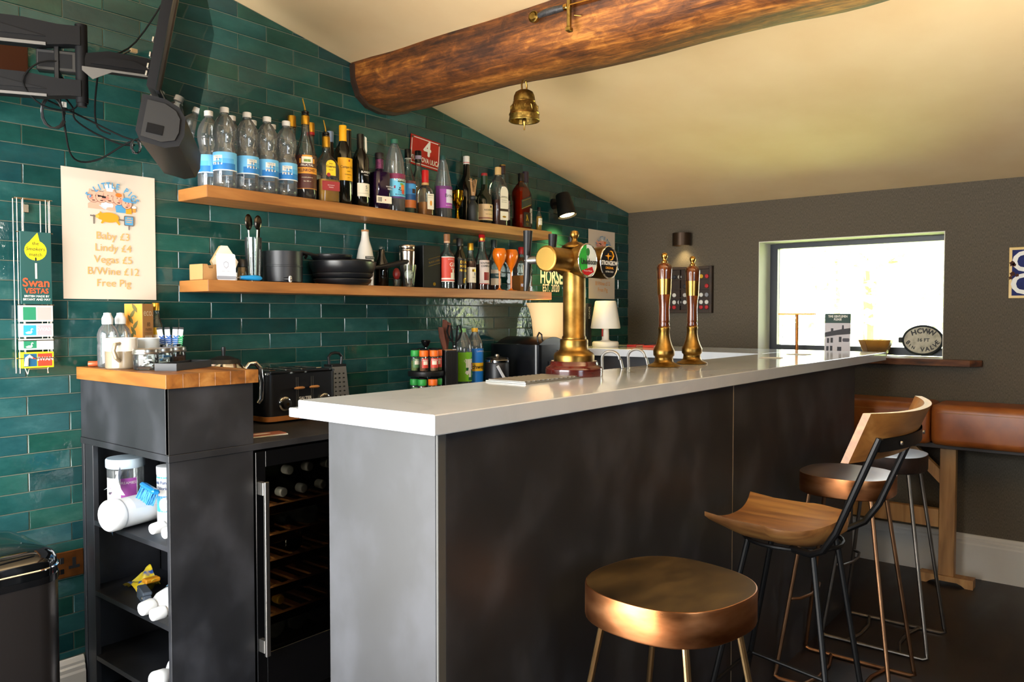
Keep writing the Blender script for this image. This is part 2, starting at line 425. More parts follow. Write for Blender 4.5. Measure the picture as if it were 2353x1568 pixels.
# full tiles share a few meshes with slightly different tilt
full = []
g = .0013
for k in range(10):
    t = (rnd.uniform(-.006, .006), rnd.uniform(-.02, .02))
    v, f = tile_geo([(g, g), (TWD-g, g), (TWD-g, TH-g), (g, TH-g)], TWD/2, TH/2, t)
    me = MB().add(v, f).mesh('tile', 0); me.materials.append(M_TILE); full.append(me)
cands = []
for r in range(-14, 28):
    z1 = TZ0 + r*TH; z0 = z1 - TH
    off = 0. if r % 2 == 0 else .125
    for k in range(-8, 16):
        x0 = off + k*TWD; x1 = x0 + TWD
        poly = [(x0+g, z0+g), (x1-g, z0+g), (x1-g, z1-g), (x0+g, z1-g)]
        if x0 < XR-.002 < x1: poly = clip(poly, 1, 0, XR-.002)
        poly = clip(poly, .1785, 1, 2.012+.1785*XR-.003)
        poly = clip(poly, -.1785, 1, 2.012+.1785*(XR+.8)-.003)
        poly = clip(poly, 0, -1, -.222)
        if len(poly) < 3 or x0 > XR-.01 or x1 < -1.5: continue
        xs = [p[0] for p in poly]; zs = [p[1] for p in poly]
        if max(xs)-min(xs) < .008 or max(zs)-min(zs) < .008: continue
        cx, cz = (min(xs)+max(xs))/2, (min(zs)+max(zs))/2
        isfull = len(poly) == 4 and max(xs)-min(xs) > TWD-.003 and max(zs)-min(zs) > TH-.003
        # what the photograph shows of it
        hid = (cz < .9 and x0 > .17) or x1 < -.08 or (cz < .45 and x0 < .0) or (cz < 1.15 and .16 < cx < .4)
        d = math.dist((cx, 0, cz), (-.97, -2.735, 1.34))
        cands.append((1e3 if hid else d, poly, cx, cz, isfull))
cands.sort(key=lambda c: c[0])
rest = MB()
for n, (d, poly, cx, cz, isfull) in enumerate(cands):
    if n < 300:
        if isfull: me = full[rnd.randrange(10)]
        else:
            v, f = tile_geo(poly, cx, cz, (0, 0)); me = MB().add(v, f).mesh('tile', 0); me.materials.append(M_TILE)
        o = bpy.data.objects.new('tile', me); col.objects.link(o); o.location = (cx, 0, cz); o.parent = wall
    else:
        v, f = tile_geo(poly, cx, cz, (rnd.uniform(-.006, .006), rnd.uniform(-.02, .02)) if isfull else (0, 0))
        rest.add(v, f, Matrix.Translation((cx, 0, cz)))
o = rest.ob('tile_field', M_TILE, wall, 0); o['kind'] = 'stuff'

struct(MB().box(XL-.1, XR+.25, YB-.1, .1, -.1, 0).ob('floor', M_FLOOR))
mb = MB()
mb.prism([(XR+.25, zc(XR)-.0446), (-.4, zc(-.4)), (XL-.1, zc(XL-.1)), (XL-.1, zc(-.4)+.3), (XR+.25, zc(-.4)+.3)], .2, YB-.1, 'xz')
struct(mb.ob('ceiling', M_PLASTER, smooth=0))
# window wall with its deep reveal
WY0, WY1, WZ0, WZ1 = -1.88, -.893, 1.112, 1.771
mb = MB(); zt = zc(XR)+.0
T_ = XR+.25
mb.box(XR, T_, YB, WY0, 0, zt); mb.box(XR, T_, WY1, .0, 0, zt); mb.box(XR, T_, WY0, WY1, 0, WZ0-.03); mb.box(XR, T_, WY0, WY1, WZ1, zt)
struct(mb.ob('wall_right', M_LINEN, smooth=0))
M_REVEAL = mat('white_reveal_paint', '#dcdacc', .7)
rv = MB(); e = .004
rv.box(XR+.001, T_, WY0-.0, WY0+e, WZ0, WZ1); rv.box(XR+.001, T_, WY1-e, WY1, WZ0, WZ1); rv.box(XR+.001, T_, WY0+e, WY1-e, WZ1-e, WZ1)
struct(rv.ob('trim_1', M_REVEAL, smooth=0))
M_FRAME = mat('anthracite_window_frame', '#20262e', .4)
win = bpy.data.objects.new('window_1', None); col.objects.link(win); win['kind'] = 'structure'; win.location = (XR+.2, (WY0+WY1)/2, WZ0)
win['label'] = 'fixed window with dark grey frame in the taupe wall'
def wob(m_, name, mt): 
    o = m_.ob(name, mt, win, smooth=0); o.location = (-XR-.2, -(WY0+WY1)/2, -WZ0); return o
fx0, fx1 = XR+.17, XR+.24
wob(MB().box(fx0, fx1, WY1-.05, WY1-.006, WZ0+.002, WZ1-.006), 'frame_side', M_FRAME)
wob(MB().box(fx0, fx1, WY0+.006, WY0+.02, WZ0+.002, WZ1-.006), 'frame_side', M_FRAME)
wob(MB().box(fx0, fx1, WY0+.02, WY1-.05, WZ1-.034, WZ1-.006), 'frame_head', M_FRAME)
wob(MB().box(fx0, fx1, WY0+.02, WY1-.05, WZ0+.002, WZ0+.045), 'frame_bottom', M_FRAME)
wob(MB().box(fx0+.03, fx0+.036, WY0+.02, WY1-.05, WZ0+.045, WZ1-.034), 'pane', M_CUTCLEAR)
# live edge sill board below the window
M_BARK = noisy('bark_edge_board', ['#2e1a0f', '#5a3319', '#7c4d26'], (30, 6, 30), 7, .7, bump=.7, bdist=.01)
pts = []
rs = random.Random(3)
ny = 26
y0s, y1s = -2.06, -.85
edge = [(XR-.075+rs.uniform(-.01, .01), y0s+(y1s-y0s)*i/ny) for i in range(ny+1)]
edge[0] = (XR-.03, y0s); edge[-1] = (XR-.03, y1s)
mb = MB(); mb.prism(edge + [(XR-.002, y1s), (XR-.002, y0s)], 1.078, 1.109)
mb.ob('sill_skirt', M_BARK)
tag(bpy.data.objects['sill_skirt'], 'rough bark edged timber board fixed under the window', 'sill board')
struct(MB().box(XR-.002, fx0, WY0, WY1, WZ0-.03, WZ0).ob('trim_2', mat('pale_sill_top', '#d8d2c6', .4), smooth=0))
# the walls out of frame close the room; the left one holds wide glazed doors
mb = MB(); dy0, dy1, dz = -2.0, -.1, 2.15
mb.box(XL-.1, XL, YB, dy0, 0, 2.75); mb.box(XL-.1, XL, dy1, .2, 0, 2.75); mb.box(XL-.1, XL, dy0, dy1, dz, 2.75)
M_CREAM = mat('dark_wall_paint', '#4a4640', .85)
struct(mb.ob('wall_left', M_CREAM, smooth=0))
struct(MB().box(XL-.1, T_, YB-.1, YB, 0, 3.0).ob('wall_back', M_CREAM, smooth=0))
# skirting boards with a moulded top
def skirting(name, pts_fn, l0, l1, along):
    prof = [(0, 0), (.02, 0), (.02, .17), (.017, .178), (.017, .19), (.012, .196), (.012, .205), (.006, .218), (0, .22)]
    mb = MB()
    if along == 'y': mb.prism([(XR-.0005-d, z) for d, z in prof], l0, l1, 'xz')
    else: mb.prism([(-.0045-d, z) for d, z in prof], l0, l1, 'yz')
    return struct(mb.ob(name, M_PAINT, smooth=0))
skirting('baseboard_right', None, YB, -.03, 'y'); skirting('baseboard_tiled', None, -1.5, .152, 'x')

# ------------------------------------------------------------------ timber beam through the sloping ceiling
def beam():
    sec = [(1.288, 2.50), (1.284, 2.42), (1.29, 2.355), (1.315, 2.295), (1.37, 2.258), (1.45, 2.247), (1.54, 2.255), (1.61, 2.278), (1.665, 2.318), (1.695, 2.36), (1.70, 2.46)]
    rb = random.Random(5); n = len(sec); ny = 70
    mb = MB(); v = []; f = []
    from mathutils import noise
    for j in range(ny+1):
        y = -.006 - 4.58*j/ny
        # the log thins and wanders a little along its length
        for i, (x, z) in enumerate(sec):
            if j == 0: kx = .0
            d = noise.noise((x*3, y*1.7, z*3))*.018 + noise.noise((x*9, y*4, z*9))*.008
            cxn, czn = 1.49, 2.44
            L = math.hypot(x-cxn, z-czn); q = 1 + d/L - .05*math.exp(-((y+.03)/.05)**2) + .04*noise.noise((0, y*.9, 3))
            v.append((cxn+(x-cxn)*q, y, max(czn+(z-czn)*q, 2.2)))
    for j in range(ny):
        for i in range(n-1):
            k = j*n+i; f.append((k, k+1, k+n+1, k+n))
        f.append((j*n+n-1, j*n, (j+1)*n, (j+1)*n+n-1))
    f.append(tuple(range(n)))
    mb.add(v, f)
    return mb
t = thing('ceiling_beam', 'rough round timber beam crossing the sloping cream ceiling', 'beam', (1.49, 0, 0))
o = beam().ob('log', M_BEAM, t, 60, loc=(-1.49, 0, 0))
sec = [(1.286, 2.42), (1.292, 2.345), (1.318, 2.287), (1.372, 2.25), (1.45, 2.238), (1.54, 2.247), (1.612, 2.27), (1.668, 2.312), (1.692, 2.35)]
mb = MB(); mb.prism(sec, -.0045, -.03, 'xz'); mb.ob('sawn_end', M_BEAM_END, t, 0, loc=(-1.49, 0, 0))

# ------------------------------------------------------------------ bar counter
M_BARJ = mat('panel_joint', '#a8967e', .6)
BX0, BX1, BF, BBK = .13, 2.87, -1.66, -1.325
bar = thing('bar_counter', 'dark mottled anthracite panelled bar body under the white counter', 'bar counter', (.13, -1.66, 0))
def bp(m_, n_, mt, s=0): return m_.ob(n_, mt, bar, s, loc=(-.13, 1.66, 0))
bp(MB().bev(BX0+.022, 1.513, BF, BF+.02, 0, 1.11, .001), 'front_panel', M_PANEL)
bp(MB().bev(1.519, BX1, BF, BF+.02, 0, 1.11, .001), 'front_panel', M_PANEL)
bp(MB().box(1.5135, 1.5185, BF+.0005, BF+.016, 0, 1.11), 'joint_strip', M_BARJ)
bp(MB().bev(BX0, BX0+.022, BF+.0065, BBK, 0, 1.11, .001), 'end_panel', M_PANEL)
bp(MB().bev(BX0, BX0+.022, BF, BF+.006, 0, 1.11, .001), 'corner_edge_strip', M_PANEL_EDGE)
bp(MB().bev(BX1-.02, BX1, BF+.02, -.02, 0, 1.11, .001), 'return_panel', M_PANEL)
bp(MB().box(BX0+.022, BX1-.02, BBK-.02, BBK, 0.0, 1.108), 'back_board', M_BLACK)
ctr = thing('counter_worktop', 'white quartz bar counter top, long run with a return along the window end', 'worktop', (.1, -1.68, 1.11))
def cp(m_, n_): return m_.ob(n_, M_QUARTZ, ctr, 0, loc=(-.1, 1.68, -1.11))
cp(MB().bev(.1, 3.33, -1.68, -1.256, 1.11, 1.15, .002), 'slab')
cp(MB().bev(.1, 2.788, -1.2558, -1.222, 1.11, 1.1305, .002), 'rear_lip')
cp(MB().bev(2.79, 3.33, -1.255, -.006, 1.11, 1.15, .002), 'return_slab')
# ------------------------------------------------------------------ back counter run along the tiles
t = thing('back_worktop', 'dark anthracite worktop along the green tiles holding toaster and spice rack', 'worktop', (.155, 0, .92))
MB().bev(.0, 2.63, -.577, -.006, 0, .02, .001).ob('slab', M_PANEL, t, 0)
t = thing('base_cabinet', 'plain dark base cabinet beyond the wine fridge, mostly behind the bar', 'cabinet', (1.05, -.57, 0))
for i in range(3):
    MB().box(.0+i*.57, .565+i*.57, .02, .56, .1, .915).ob('carcass', M_BLACKM, t, 0)
    MB().bev(.003+i*.57, .562+i*.57, 0, .019, .1, .915, .001).ob('door', M_PANEL, t, 0)
MB().box(0, 1.7, .05, .5, 0, .1).ob('plinth', M_BLACKM, t, 0)

# ------------------------------------------------------------------ open end cabinet with the raised oak topped box
cab = thing('end_cabinet', 'dark anthracite open shelf cabinet with oak top at the end of the worktop', 'cabinet', (.158, -.573, 0))
def cb(m_, n_, mt, s=0): return m_.ob(n_, mt, cab, s, loc=(-.158, .573, 0))
CX0, CX1, CY0, CY1 = .158, .430, -.573, -.006
cb(MB().bev(CX0, CX1-.002, CY0, CY0+.016, 0, .9195, .0008), 'side_panel', M_PANEL)
cb(MB().bev(CX0, CX1-.022, CY1-.018, CY1, .1, .9195, .0008), 'side_panel', M_PANEL)
cb(MB().bev(CX0+.003, CX0+.02, CY1-.075, CY1-.019, .1, .9195, .0008), 'filler_strip', M_PANEL)
cb(MB().box(CX1-.02, CX1-.002, CY0+.017, CY1-.019, .1, .9195), 'back_panel', M_PANEL)
for z in (.675, .445, .232): cb(MB().bev(CX0+.004, CX1-.021, CY0+.017, CY1-.019, z-.016, z, .0008), 'shelf', M_PANEL)
cb(MB().box(CX0+.03, CX1-.02, CY0+.02, CY1-.02, 0, .1), 'plinth', M_BLACKM)
cb(MB().bev(CX0, CX0+.016, CY0+.016, CY1, .9405, 1.13, .0008), 'box_side', M_PANEL)
cb(MB().bev(CX0, CX1, CY0, CY0+.0155, .9405, 1.13, .0008), 'box_front', M_PANEL)
cb(MB().bev(CX1-.016, CX1, CY0+.016, CY1, .9405, 1.13, .0008), 'box_side', M_PANEL)
cb(MB().box(CX0+.0, CX0+.0008, CY0-.0004, CY0+.015, .9405, 1.13), 'edge_strip', M_PANEL_EDGE)
M_OAKL = wood('oak_block_light', ['#9a5f22', '#c07c33', '#d79a4e'], 1, rough=.4)
top = thing('oak_top', 'thick oak butcher block top on the raised end of the cabinet', 'worktop', (.146, -.585, 1.1305))
# staves of the block
for i, (x0, x1) in enumerate([(0, .05), (.05, .1), (.1, .15), (.15, .2), (.2, .25), (.25, .296)]):
    MB().bev(x0+.0002, x1-.0002, 0, .579, 0, .04, .0008).ob('stave', noisy('oak_stave_%d' % i, [['#6f4018', '#915a24', '#a87236'], ['#623a16', '#824f20', '#986632'], ['#75481c', '#98622b', '#ae7b40']][i % 3], (26, 2.4, 26), 6, .42, bump=.1, dist=.6), top, 0)

# ------------------------------------------------------------------ floating shelves
for nm, z0, z1, lab in (('wall_shelf', 1.744, 1.786, 'upper oak floating shelf full of bottles'), ('wall_shelf', 1.42, 1.461, 'lower oak floating shelf with pans, glasses and bottles')):
    t = thing(nm, lab, 'shelf', (.502, -.197, z0))
    MB().bev(.001, 2.003, 0, .190, 0, z1-z0, .0015).ob('board', M_OAK, t, 0)
    MB().bev(0, .0012, .0, .190, 0.001, z1-z0-.001, .0003).ob('end_grain', M_OAK_END, t, 0)

# ------------------------------------------------------------------ garden beyond the window
M_GRASS = noisy('sunlit_grass', ['#7f8f52', '#9aa96a', '#b3bd83'], (2, 2, 2), 6, .9, coords='World')
o = MB().grid(lambda u, v: (XR+.4+60*u, -35+70*v, -.35+.0*u), 4, 4).ob('lawn', M_GRASS, smooth=0); tag(o, 'sunlit lawn outside the window', 'grass', kind='stuff')
o = MB().grid(lambda u, v: (XL-.2-40*u, -35+70*v, -.05), 2, 2).ob('terrace', mat('dark_paving', '#2f2c28', .9), smooth=0); tag(o, 'dark paved terrace outside the glazed doors', 'paving', kind='structure')
M_LEAF = noisy('autumn_leaf', ['#8f9f72', '#b3b488', '#c8bd8c'], (1.5, 1.5, 1.5), 3, .8, coords='World')
M_LEAF2 = noisy('green_leaf', ['#8fae8a', '#a9c29c'], (1.5, 1.5, 1.5), 3, .8, coords='World')
M_BRK = mat('tree_bark', '#5b4a3a', .9)
def tree(loc, h, rx, leaf, label, seed):
    t = thing('garden_tree', label, 'tree', loc, group='trees in the garden beyond the window')
    rr = random.Random(seed)
    MB().tube([(0, 0, 0), (.05, .02, h*.35), (.0, .1, h*.7)], [.12, .09, .03], 8).ob('trunk', M_BRK, t)
    for k in range(5):
        a = rr.uniform(0, 6.28); MB
    mb = MB()
    for k in range(900):
        a = rr.uniform(0, 2*pi); u = rr.uniform(-1, 1); q = rr.random()**.4
        s_ = math.sqrt(1-u*u)
        c = Vector((rx*q*s_*cos(a), rx*q*s_*sin(a), h*.58+h*.42*q*u))
        M_ = Matrix.Translation(c) @ Matrix.Rotation(rr.uniform(0, 6.28), 4, 'Z') @ Matrix.Rotation(rr.uniform(0, 6.28), 4, 'X')
        w = rr.uniform(.08, .2)
        mb.add([(-w, 0, 0), (0, -w*.5, .02), (w, 0, 0), (0, w*.5, .02)], [(0, 1, 2, 3)], M_)
    mb.ob('crown', leaf, t, 0)
tree((15.0, 1.5, -.35), 4.6, 2.3, M_LEAF, 'pale yellowing tree left of centre outside the window', 1)
tree((19.0, -.9, -.35), 5.0, 2.0, M_LEAF2, 'green tree right of the yellowing one outside the window', 2)
tree((24.0, 4.8, -.35), 6.0, 3.2, M_LEAF, 'large pale tree at the left edge of the garden view', 4)
# ================================================================== bottles
ZU, ZL = 1.7865, 1.4615
def bottle(name, label, cat, loc, prof, m, rz=0., cap=None, labels=(), liquid=None, lm=None, sq=None, group=None, n=24, ax=(1, 1), tagm=None):
    """prof: list of (r, z[, squareness]) outside profile; cap=(material, [(r,z)...]); labels: dicts"""
    t = thing(name, label, cat, loc, R(rz), group)
    pr = [(p[0], p[1]) for p in prof]; sqs = [p[2] if len(p) > 2 else 2 for p in prof]
    MB().lathe([(0, .001)] + pr, n, sq=[2]+sqs, ax=ax).ob('bottle_body', m, t, 40)
    if liquid:
        zt = liquid; ins = []; isq = []
        for i, (r, z) in enumerate(pr):
            if z < zt: ins.append((max(r-.0025, .002), max(z, .004))); isq.append(sqs[i])
            else:
                r0, z0 = pr[i-1]; k = (zt-z0)/(z-z0 or 1); ins.append((max(r0+(r-r0)*k-.0025, .002), zt)); isq.append(sqs[i-1]); break
        MB().lathe([(0, .004)] + ins + [(0, zt)], n, sq=[2]+isq+[2], ax=ax).ob('liquid', lm or M_AMBER, t, 40)
    if cap:
        MB().lathe(cap[1] + [(0, cap[1][-1][1])], 20).ob('cap', cap[0], t, 40)
        if len(cap) > 2: MB().lathe(cap[3], 20).ob('cap_collar', cap[2], t, 40)
    for d in labels:
        r = d['r']+.0007
        if d.get('flat'):
            w, z0, z1 = d['w'], d['z'][0], d['z'][1]; yy = -r*(ax[1]); x0 = d.get('x', 0)
            poly = d.get('poly') or [(x0-w/2, z0), (x0+w/2, z0), (x0+w/2, z1), (x0-w/2, z1)]
            lb = MB().prism(poly, yy, yy-.0006, 'xz').ob('label', d['m'], t, 0)
            for (s, size, zc_, mt, *o_) in d.get('text', ()):
                kw = o_[0] if o_ else {}
                letter(s, mt, lb, size, TF(x0+kw.pop('dx', 0), yy-.0011, zc_), **kw)
            for i_, (mt, poly2) in enumerate(d.get('shapes', ())): MB().prism(poly2, yy-.0006, yy-.0008-.00002*i_, 'xz').ob('print', mt, lb, 0)
        else:
            a = d.get('a', 70); c = d.get('c', 0)-90
            lb = MB().patch(r, d['z'][0], d['z'][1], c-a, c+a, max(6, int(a/7))).ob('label', d['m'], t, 60)
            for (s, size, zc_, mt, *o_) in d.get('text', ()):
                kw = dict(o_[0]) if o_ else {}
                letter(s, mt, lb, size, wrap=(r+.001, zc_, c+kw.pop('da', 0)), **kw)
            for i_, (mt, z0, z1, c0, a0) in enumerate(d.get('bands', ())):
                MB().patch(r+.0004+.00005*i_, z0, z1, c+c0-a0, c+c0+a0, max(3, int(a0/7))).ob('print', mt, lb, 60)
    return t
def ell(cx, cz, rx, rz, n=20, a0=0, a1=360): return [(cx+rx*cos(R(a0+(a1-a0)*i/n)), cz+rz*sin(R(a0+(a1-a0)*i/n))) for i in range(n + (0 if a1-a0 == 360 else 1))]

# colours of labels
K = lambda h, r=.5: mat('print_'+h.lstrip('#'), h, r)
W_, BK, CR = K('#e9e6dc'), K('#131313'), K('#e6dcc4')
M_GD = mat('dark_wine_glass', '#0a0c08', .06, coat=.4)
M_PURP = mat('purple_glass', '#1d0c26', .08, coat=.4)
M_GREENG = glass('green_glass', '#1f4a24', add=.04)
M_BROWNL = mat('dark_liqueur', '#160a06', .08)

# ---- eight soda water bottles
SODA = [(.022, .004), (.030, .0), (.0375, .008), (.0402, .022), (.0402, .075), (.0402, .13), (.0385, .142), (.0345, .152), (.0335, .158), (.0352, .168), (.0392, .186), (.0402, .204), (.039, .217), (.033, .238), (.022, .257), (.0135, .267), (.0135, .276)]
def soda(loc, rz, lab):
    L1, L2, L3 = K('#6fb9e6'), K('#1b74bd'), K('#4da3dc')
    d = dict(r=.0403, z=(.062, .128), a=170, m=L1, bands=[(L2, .066, .088, 25, 70), (L3, .088, .105, 40, 45), (W_, .0625, .066, 0, 170), (W_, .083, .116, 0, 26), (L3, .0925, .0965, 0, 25)],
             text=[('TESCO', .0085, .111, BK, {}), ('SODA', .0085, .103, BK, {}), ('WATER', .0085, .0885, BK, {})])
    return bottle('soda_bottle', lab, 'bottle', loc, SODA, M_PET, rz, cap=(M_WHITE, [(.0155, .272), (.0158, .289), (.0145, .291)]), labels=[d], group='clear plastic soda bottles on the upper shelf')
for (x, y, rz, lab) in [(.609, -.136, -70, 'clear blue labelled soda bottle, front row, first from the left'), (.7, -.136, -8, 'clear blue labelled soda bottle, front row, second from the left'),
                        (.784, -.136, -16, 'clear blue labelled soda bottle, front row, third from the left'), (.868, -.136, -30, 'clear blue labelled soda bottle, front row, next to brown label bottle'),
                        (.600, -.047, -120, 'clear soda bottle, back row, leftmost with side of label showing'), (.692, -.047, 40, 'clear soda bottle, back row, second white cap from left'),
                        (.780, -.047, 10, 'clear soda bottle, back row, third white cap from left'), (.866, -.047, 30, 'clear soda bottle, back row, rightmost white cap')]:
    soda((x, y, ZU), rz, lab)
# ---- brown label herbal liqueur with pourer
def pourer(t, z, m=M_GOLD):
    p = MB(); p.lathe([(.011, z), (.0145, z+.003), (.0145, z+.008), (.013, z+.01), (.0145, z+.012), (.0145, z+.018), (.009, z+.022), (0, z+.023)], 16); p.ob('pourer_stopper', M_BLACKG, t)
    MB().tube([(0, 0, z+.02), (-.002, 0, z+.035), (-.010, 0, z+.068)], [.0035, .003, .0022], 8).ob('pourer_spout', m, t)
M_BRN = K('#4a1d14'); M_OR = K('#e0962e')
LIQ = [(.037, 0), (.0405, .004), (.0405, .15), (.0395, .168), (.034, .19), (.022, .222), (.0165, .24), (.0145, .27), (.0145, .3)]
arch = ell(0, .158, .036, .03, 12, 0, 180)
t = bottle('liqueur_bottle', 'tall liqueur bottle with arched brown label and gold pourer', 'bottle', (.96, -.132, ZU), [(r, z*1.08) for r, z in LIQ], M_CLEAR, -28,
  cap=(M_GOLD, [(.0158, .295), (.016, .328), (.0155, .329)]), liquid=.05, lm=M_BROWNL,
  labels=[dict(r=.0408, z=(.04, .172), a=78, m=M_BRN, bands=[(M_OR, .1, .124, 0, 78), (M_OR, .0415, .043, 0, 78), (CR, .14, .165, 0, 30), (M_OR, .165, .171, 0, 26), (M_OR, .14, .158, -38, 5), (M_OR, .14, .158, 38, 5), (K('#6f8a3a'), .145, .155, 0, 18)],
    text=[('PELINKOVEC', .0165, .112, M_BRN, dict(bold=.02, sx=.8)), ('FRUCTAL', .012, .132, W_, dict(bold=.02)), ('slovenski pelinkovec', .0055, .085, CR, {}), ('liker 28% vol', .0055, .07, CR, {})])])
pourer(t, .328)
bottle('spirit_bottle', 'clear spirit bottle with ribbed gold cap behind the soda bottles', 'bottle', (.962, -.042, ZU), [(r*.95, z*1.0) for r, z in LIQ], M_CLEAR, 0, cap=(M_GOLD, [(.0165, .3), (.0168, .34), (.0155, .344)]),
  labels=[dict(r=.0388, z=(.05, .13), a=60, m=W_)])
bottle('spirit_bottle', 'clear spirit bottle with gold cap and red band behind the tequila', 'bottle', (1.052, -.042, ZU), [(r*.95, z*.95) for r, z in LIQ], M_CLEAR, 0, cap=(M_GOLD, [(.0165, .295), (.0168, .329), (.0155, .333)], M_RED, [(.0168, .283), (.0168, .2945)]),
  labels=[dict(r=.0388, z=(.05, .12), a=60, m=CR)])
# ---- tequila
TQ = [(.042, 0, 4), (.0445, .004, 5), (.0445, .13, 5), (.043, .15, 4), (.033, .175, 3), (.018, .195, 2), (.0145, .205), (.0145, .25)]
sh = [(-.02, .105), (.02, .105), (.02, .148)] + ell(0, .148, .02, .018, 8, 0, 180) + [(-.02, .148)]
t = bottle('tequila_bottle', 'square shouldered tequila bottle with yellow arched label and pourer', 'bottle', (1.056, -.136, ZU), TQ, M_CLEAR, -14, cap=(M_GOLD, [(.0158, .222), (.016, .262), (.015, .264)]), liquid=.09, lm=mat('pale_tequila', '#b8801f', .12),
  labels=[dict(r=.0445, flat=1, w=.04, z=(.105, .166), poly=sh, m=K('#f2c21c'), text=[('Jose', .009, .152, BK, {}), ('Cuervo', .0125, .14, BK, dict(bold=.03)), ('Especial', .006, .127, BK, {})], shapes=[(K('#8e1d1d'), ell(-.01, .107, .008, .008))]),
          dict(r=.0445, flat=1, w=.074, z=(.045, .082), m=K('#8e1f22'), text=[('BLUE AGAVE', .005, .066, W_, {}), ('TEQUILA', .005, .058, W_, {})])])
pourer(t, .262)
bottle('spirit_bottle', 'dark bottle with pale blue cap behind the tequila', 'bottle', (1.148, -.045, ZU), [(r*.9, z) for r, z in LIQ], M_GD, 0, cap=(K('#8fa6c8'), [(.0155, .27), (.0155, .313), (.014, .315)]))
# ---- wine with yellow label
WINE = [(.034, 0), (.0375, .004), (.0375, .19), (.0355, .205), (.025, .225), (.0165, .24), (.014, .25), (.0135, .29), (.0148, .296), (.0148, .302)]
YL = K('#f0ad12')
bottle('wine_bottle', 'dark wine bottle with yellow label and yellow foil', 'bottle', (1.144, -.132, ZU), [(r, z*1.07) for r, z in WINE], M_GD, -4, cap=(YL, [(.0155, .255), (.0155, .324), (.0145, .326)]),
  labels=[dict(r=.0377, z=(.098, .19), a=68, m=YL, text=[('Campo Viejo', .0145, .152, BK, dict(sx=.9)), ('RIOJA', .006, .135, BK, {}), ('TEMPRANILLO', .0055, .122, BK, {}), ('2020', .005, .11, BK, {})], bands=[(K('#8e1d1d'), .175, .183, 6, 5)])])
M_BLY = K('#3a1512')
bottle('cream_liqueur_bottle', 'dark cream liqueur bottle with brown band and landscape label', 'bottle', (1.232, -.055, ZU), [(.034, 0), (.039, .004), (.0395, .12), (.037, .16), (.026, .2), (.0155, .235), (.0135, .25), (.0135, .3)], M_GD, 0, cap=(M_BLACKG, [(.0155, .24), (.0158, .333), (.015, .337)], M_GOLD, [(.0161, .331), (.0161, .3365)]),
  labels=[dict(r=.0397, z=(.05, .15), a=70, m=K('#20110c'), bands=[(M_BLY, .125, .148, 0, 60), (K('#b9b08e'), .085, .122, 0, 45), (K('#5c6b45'), .085, .1, 0, 42), (M_GOLD, .1225, .125, 0, 60)], text=[('BAILEYS', .014, .137, CR, dict(bold=.02)), ('Original', .008, .07, CR, {})])])
t = bottle('wine_bottle', 'slim dark wine bottle with cream label and white paper neck tag', 'bottle', (1.24, -.128, ZU), [(r*.95, z*1.02) for r, z in WINE], M_GD, 0, cap=(M_BLACKG, [(.0145, .235), (.0148, .304), (.014, .307)]),
  labels=[dict(r=.0359, z=(.045, .1), a=62, m=CR, text=[('5', .02, .083, BK, {}), ('YEAR', .006, .07, BK, {})], bands=[(BK, .0575, .0582, 0, 60)]), dict(r=.0362, z=(.13, .145), a=2, m=M_GD, text=[("BLANDY'S", .011, .146, W_, dict(bold=.02)), ('MADEIRA', .006, .134, W_, {})])])
MB().prism([(.012, .3), (.022, .295), (.024, .24), (.02, .228), (.012, .25)], -.013, -.0145, 'xz').ob('neck_tag', M_PAPER, t, 0)
# ---- purple gin
t = bottle('gin_bottle', 'square dark purple gin bottle with white base band', 'bottle', (1.345, -.128, ZU), [(.035, 0, 6), (.0375, .004, 7), (.0375, .152, 7), (.035, .162, 5), (.019, .17, 3), (.0165, .178), (.0165, .22)], M_PURP, -12, cap=(mat('dark_cork', '#1b1014', .5), [(.0185, .22), (.019, .243), (.017, .246)]),
  labels=[dict(r=.0375, flat=1, w=.073, z=(.028, .058), m=CR, shapes=[(BK, [(-.03+i*.0022, .034), (-.0289+i*.0022, .034), (-.0289+i*.0022, .053), (-.03+i*.0022, .053)]) for i in range(9)] + [(M_RED, [(.004, .04), (.009, .04), (.009, .045), (.004, .045)])]),
          dict(r=.0375, flat=1, w=.002, x=.02, z=(.1, .101), m=M_PURP, text=[('WHITLEY', .009, .1, W_, dict(dx=.008)), ('NEILL', .009, .09, W_, dict(dx=.008))])])
MB().lathe([(.0172, .178), (.0172, .218)], 18).ob('lattice_collar', noisy('lattice_foil', ['#3a1230', '#7d3a60'], (400, 400, 400), 1, .4, .5), t)
# ---- big squash bottle
SQ = [(.036, 0), (.045, .005), (.046, .03), (.046, .15), (.046, .165), (.0435, .2), (.037, .24), (.026, .275), (.016, .295), (.014, .3), (.014, .306)]
t = bottle('squash_bottle', 'large plastic squash bottle with sky blue fruit label and green cap', 'bottle', (1.432, -.128, ZU), SQ, M_PET, -8, cap=(K('#1c5a45'), [(.0165, .3), (.017, .318), (.015, .32)]), liquid=.055, lm=M_BROWNL,
  labels=[dict(r=.0462, z=(.058, .165), a=100, m=K('#69bfe0'), bands=[(K('#7c1f4a'), .142, .165, 0, 100), (K('#4b2a6b'), .058, .066, 0, 100), (K('#1f4b2e'), .128, .146, 8, 26), (K('#e07c28'), .092, .118, 14, 12), (K('#c4382a'), .078, .096, 16, 10), (K('#6f9a3a'), .116, .124, 6, 10), (BK, .1, .106, -6, 4), (BK, .092, .098, -10, 4), (BK, .09, .095, 0, 3), (K('#7c1f4a'), .1, .112, -34, 4)],
   text=[('ROBINSONS', .014, .137, W_, dict(bold=.02, da=8)), ('BLACKCURRANT', .0085, .074, K('#1c2a5a'), dict(bold=.02, da=8)), ('APPLE', .007, .084, K('#1c2a5a'), dict(da=-6))])])
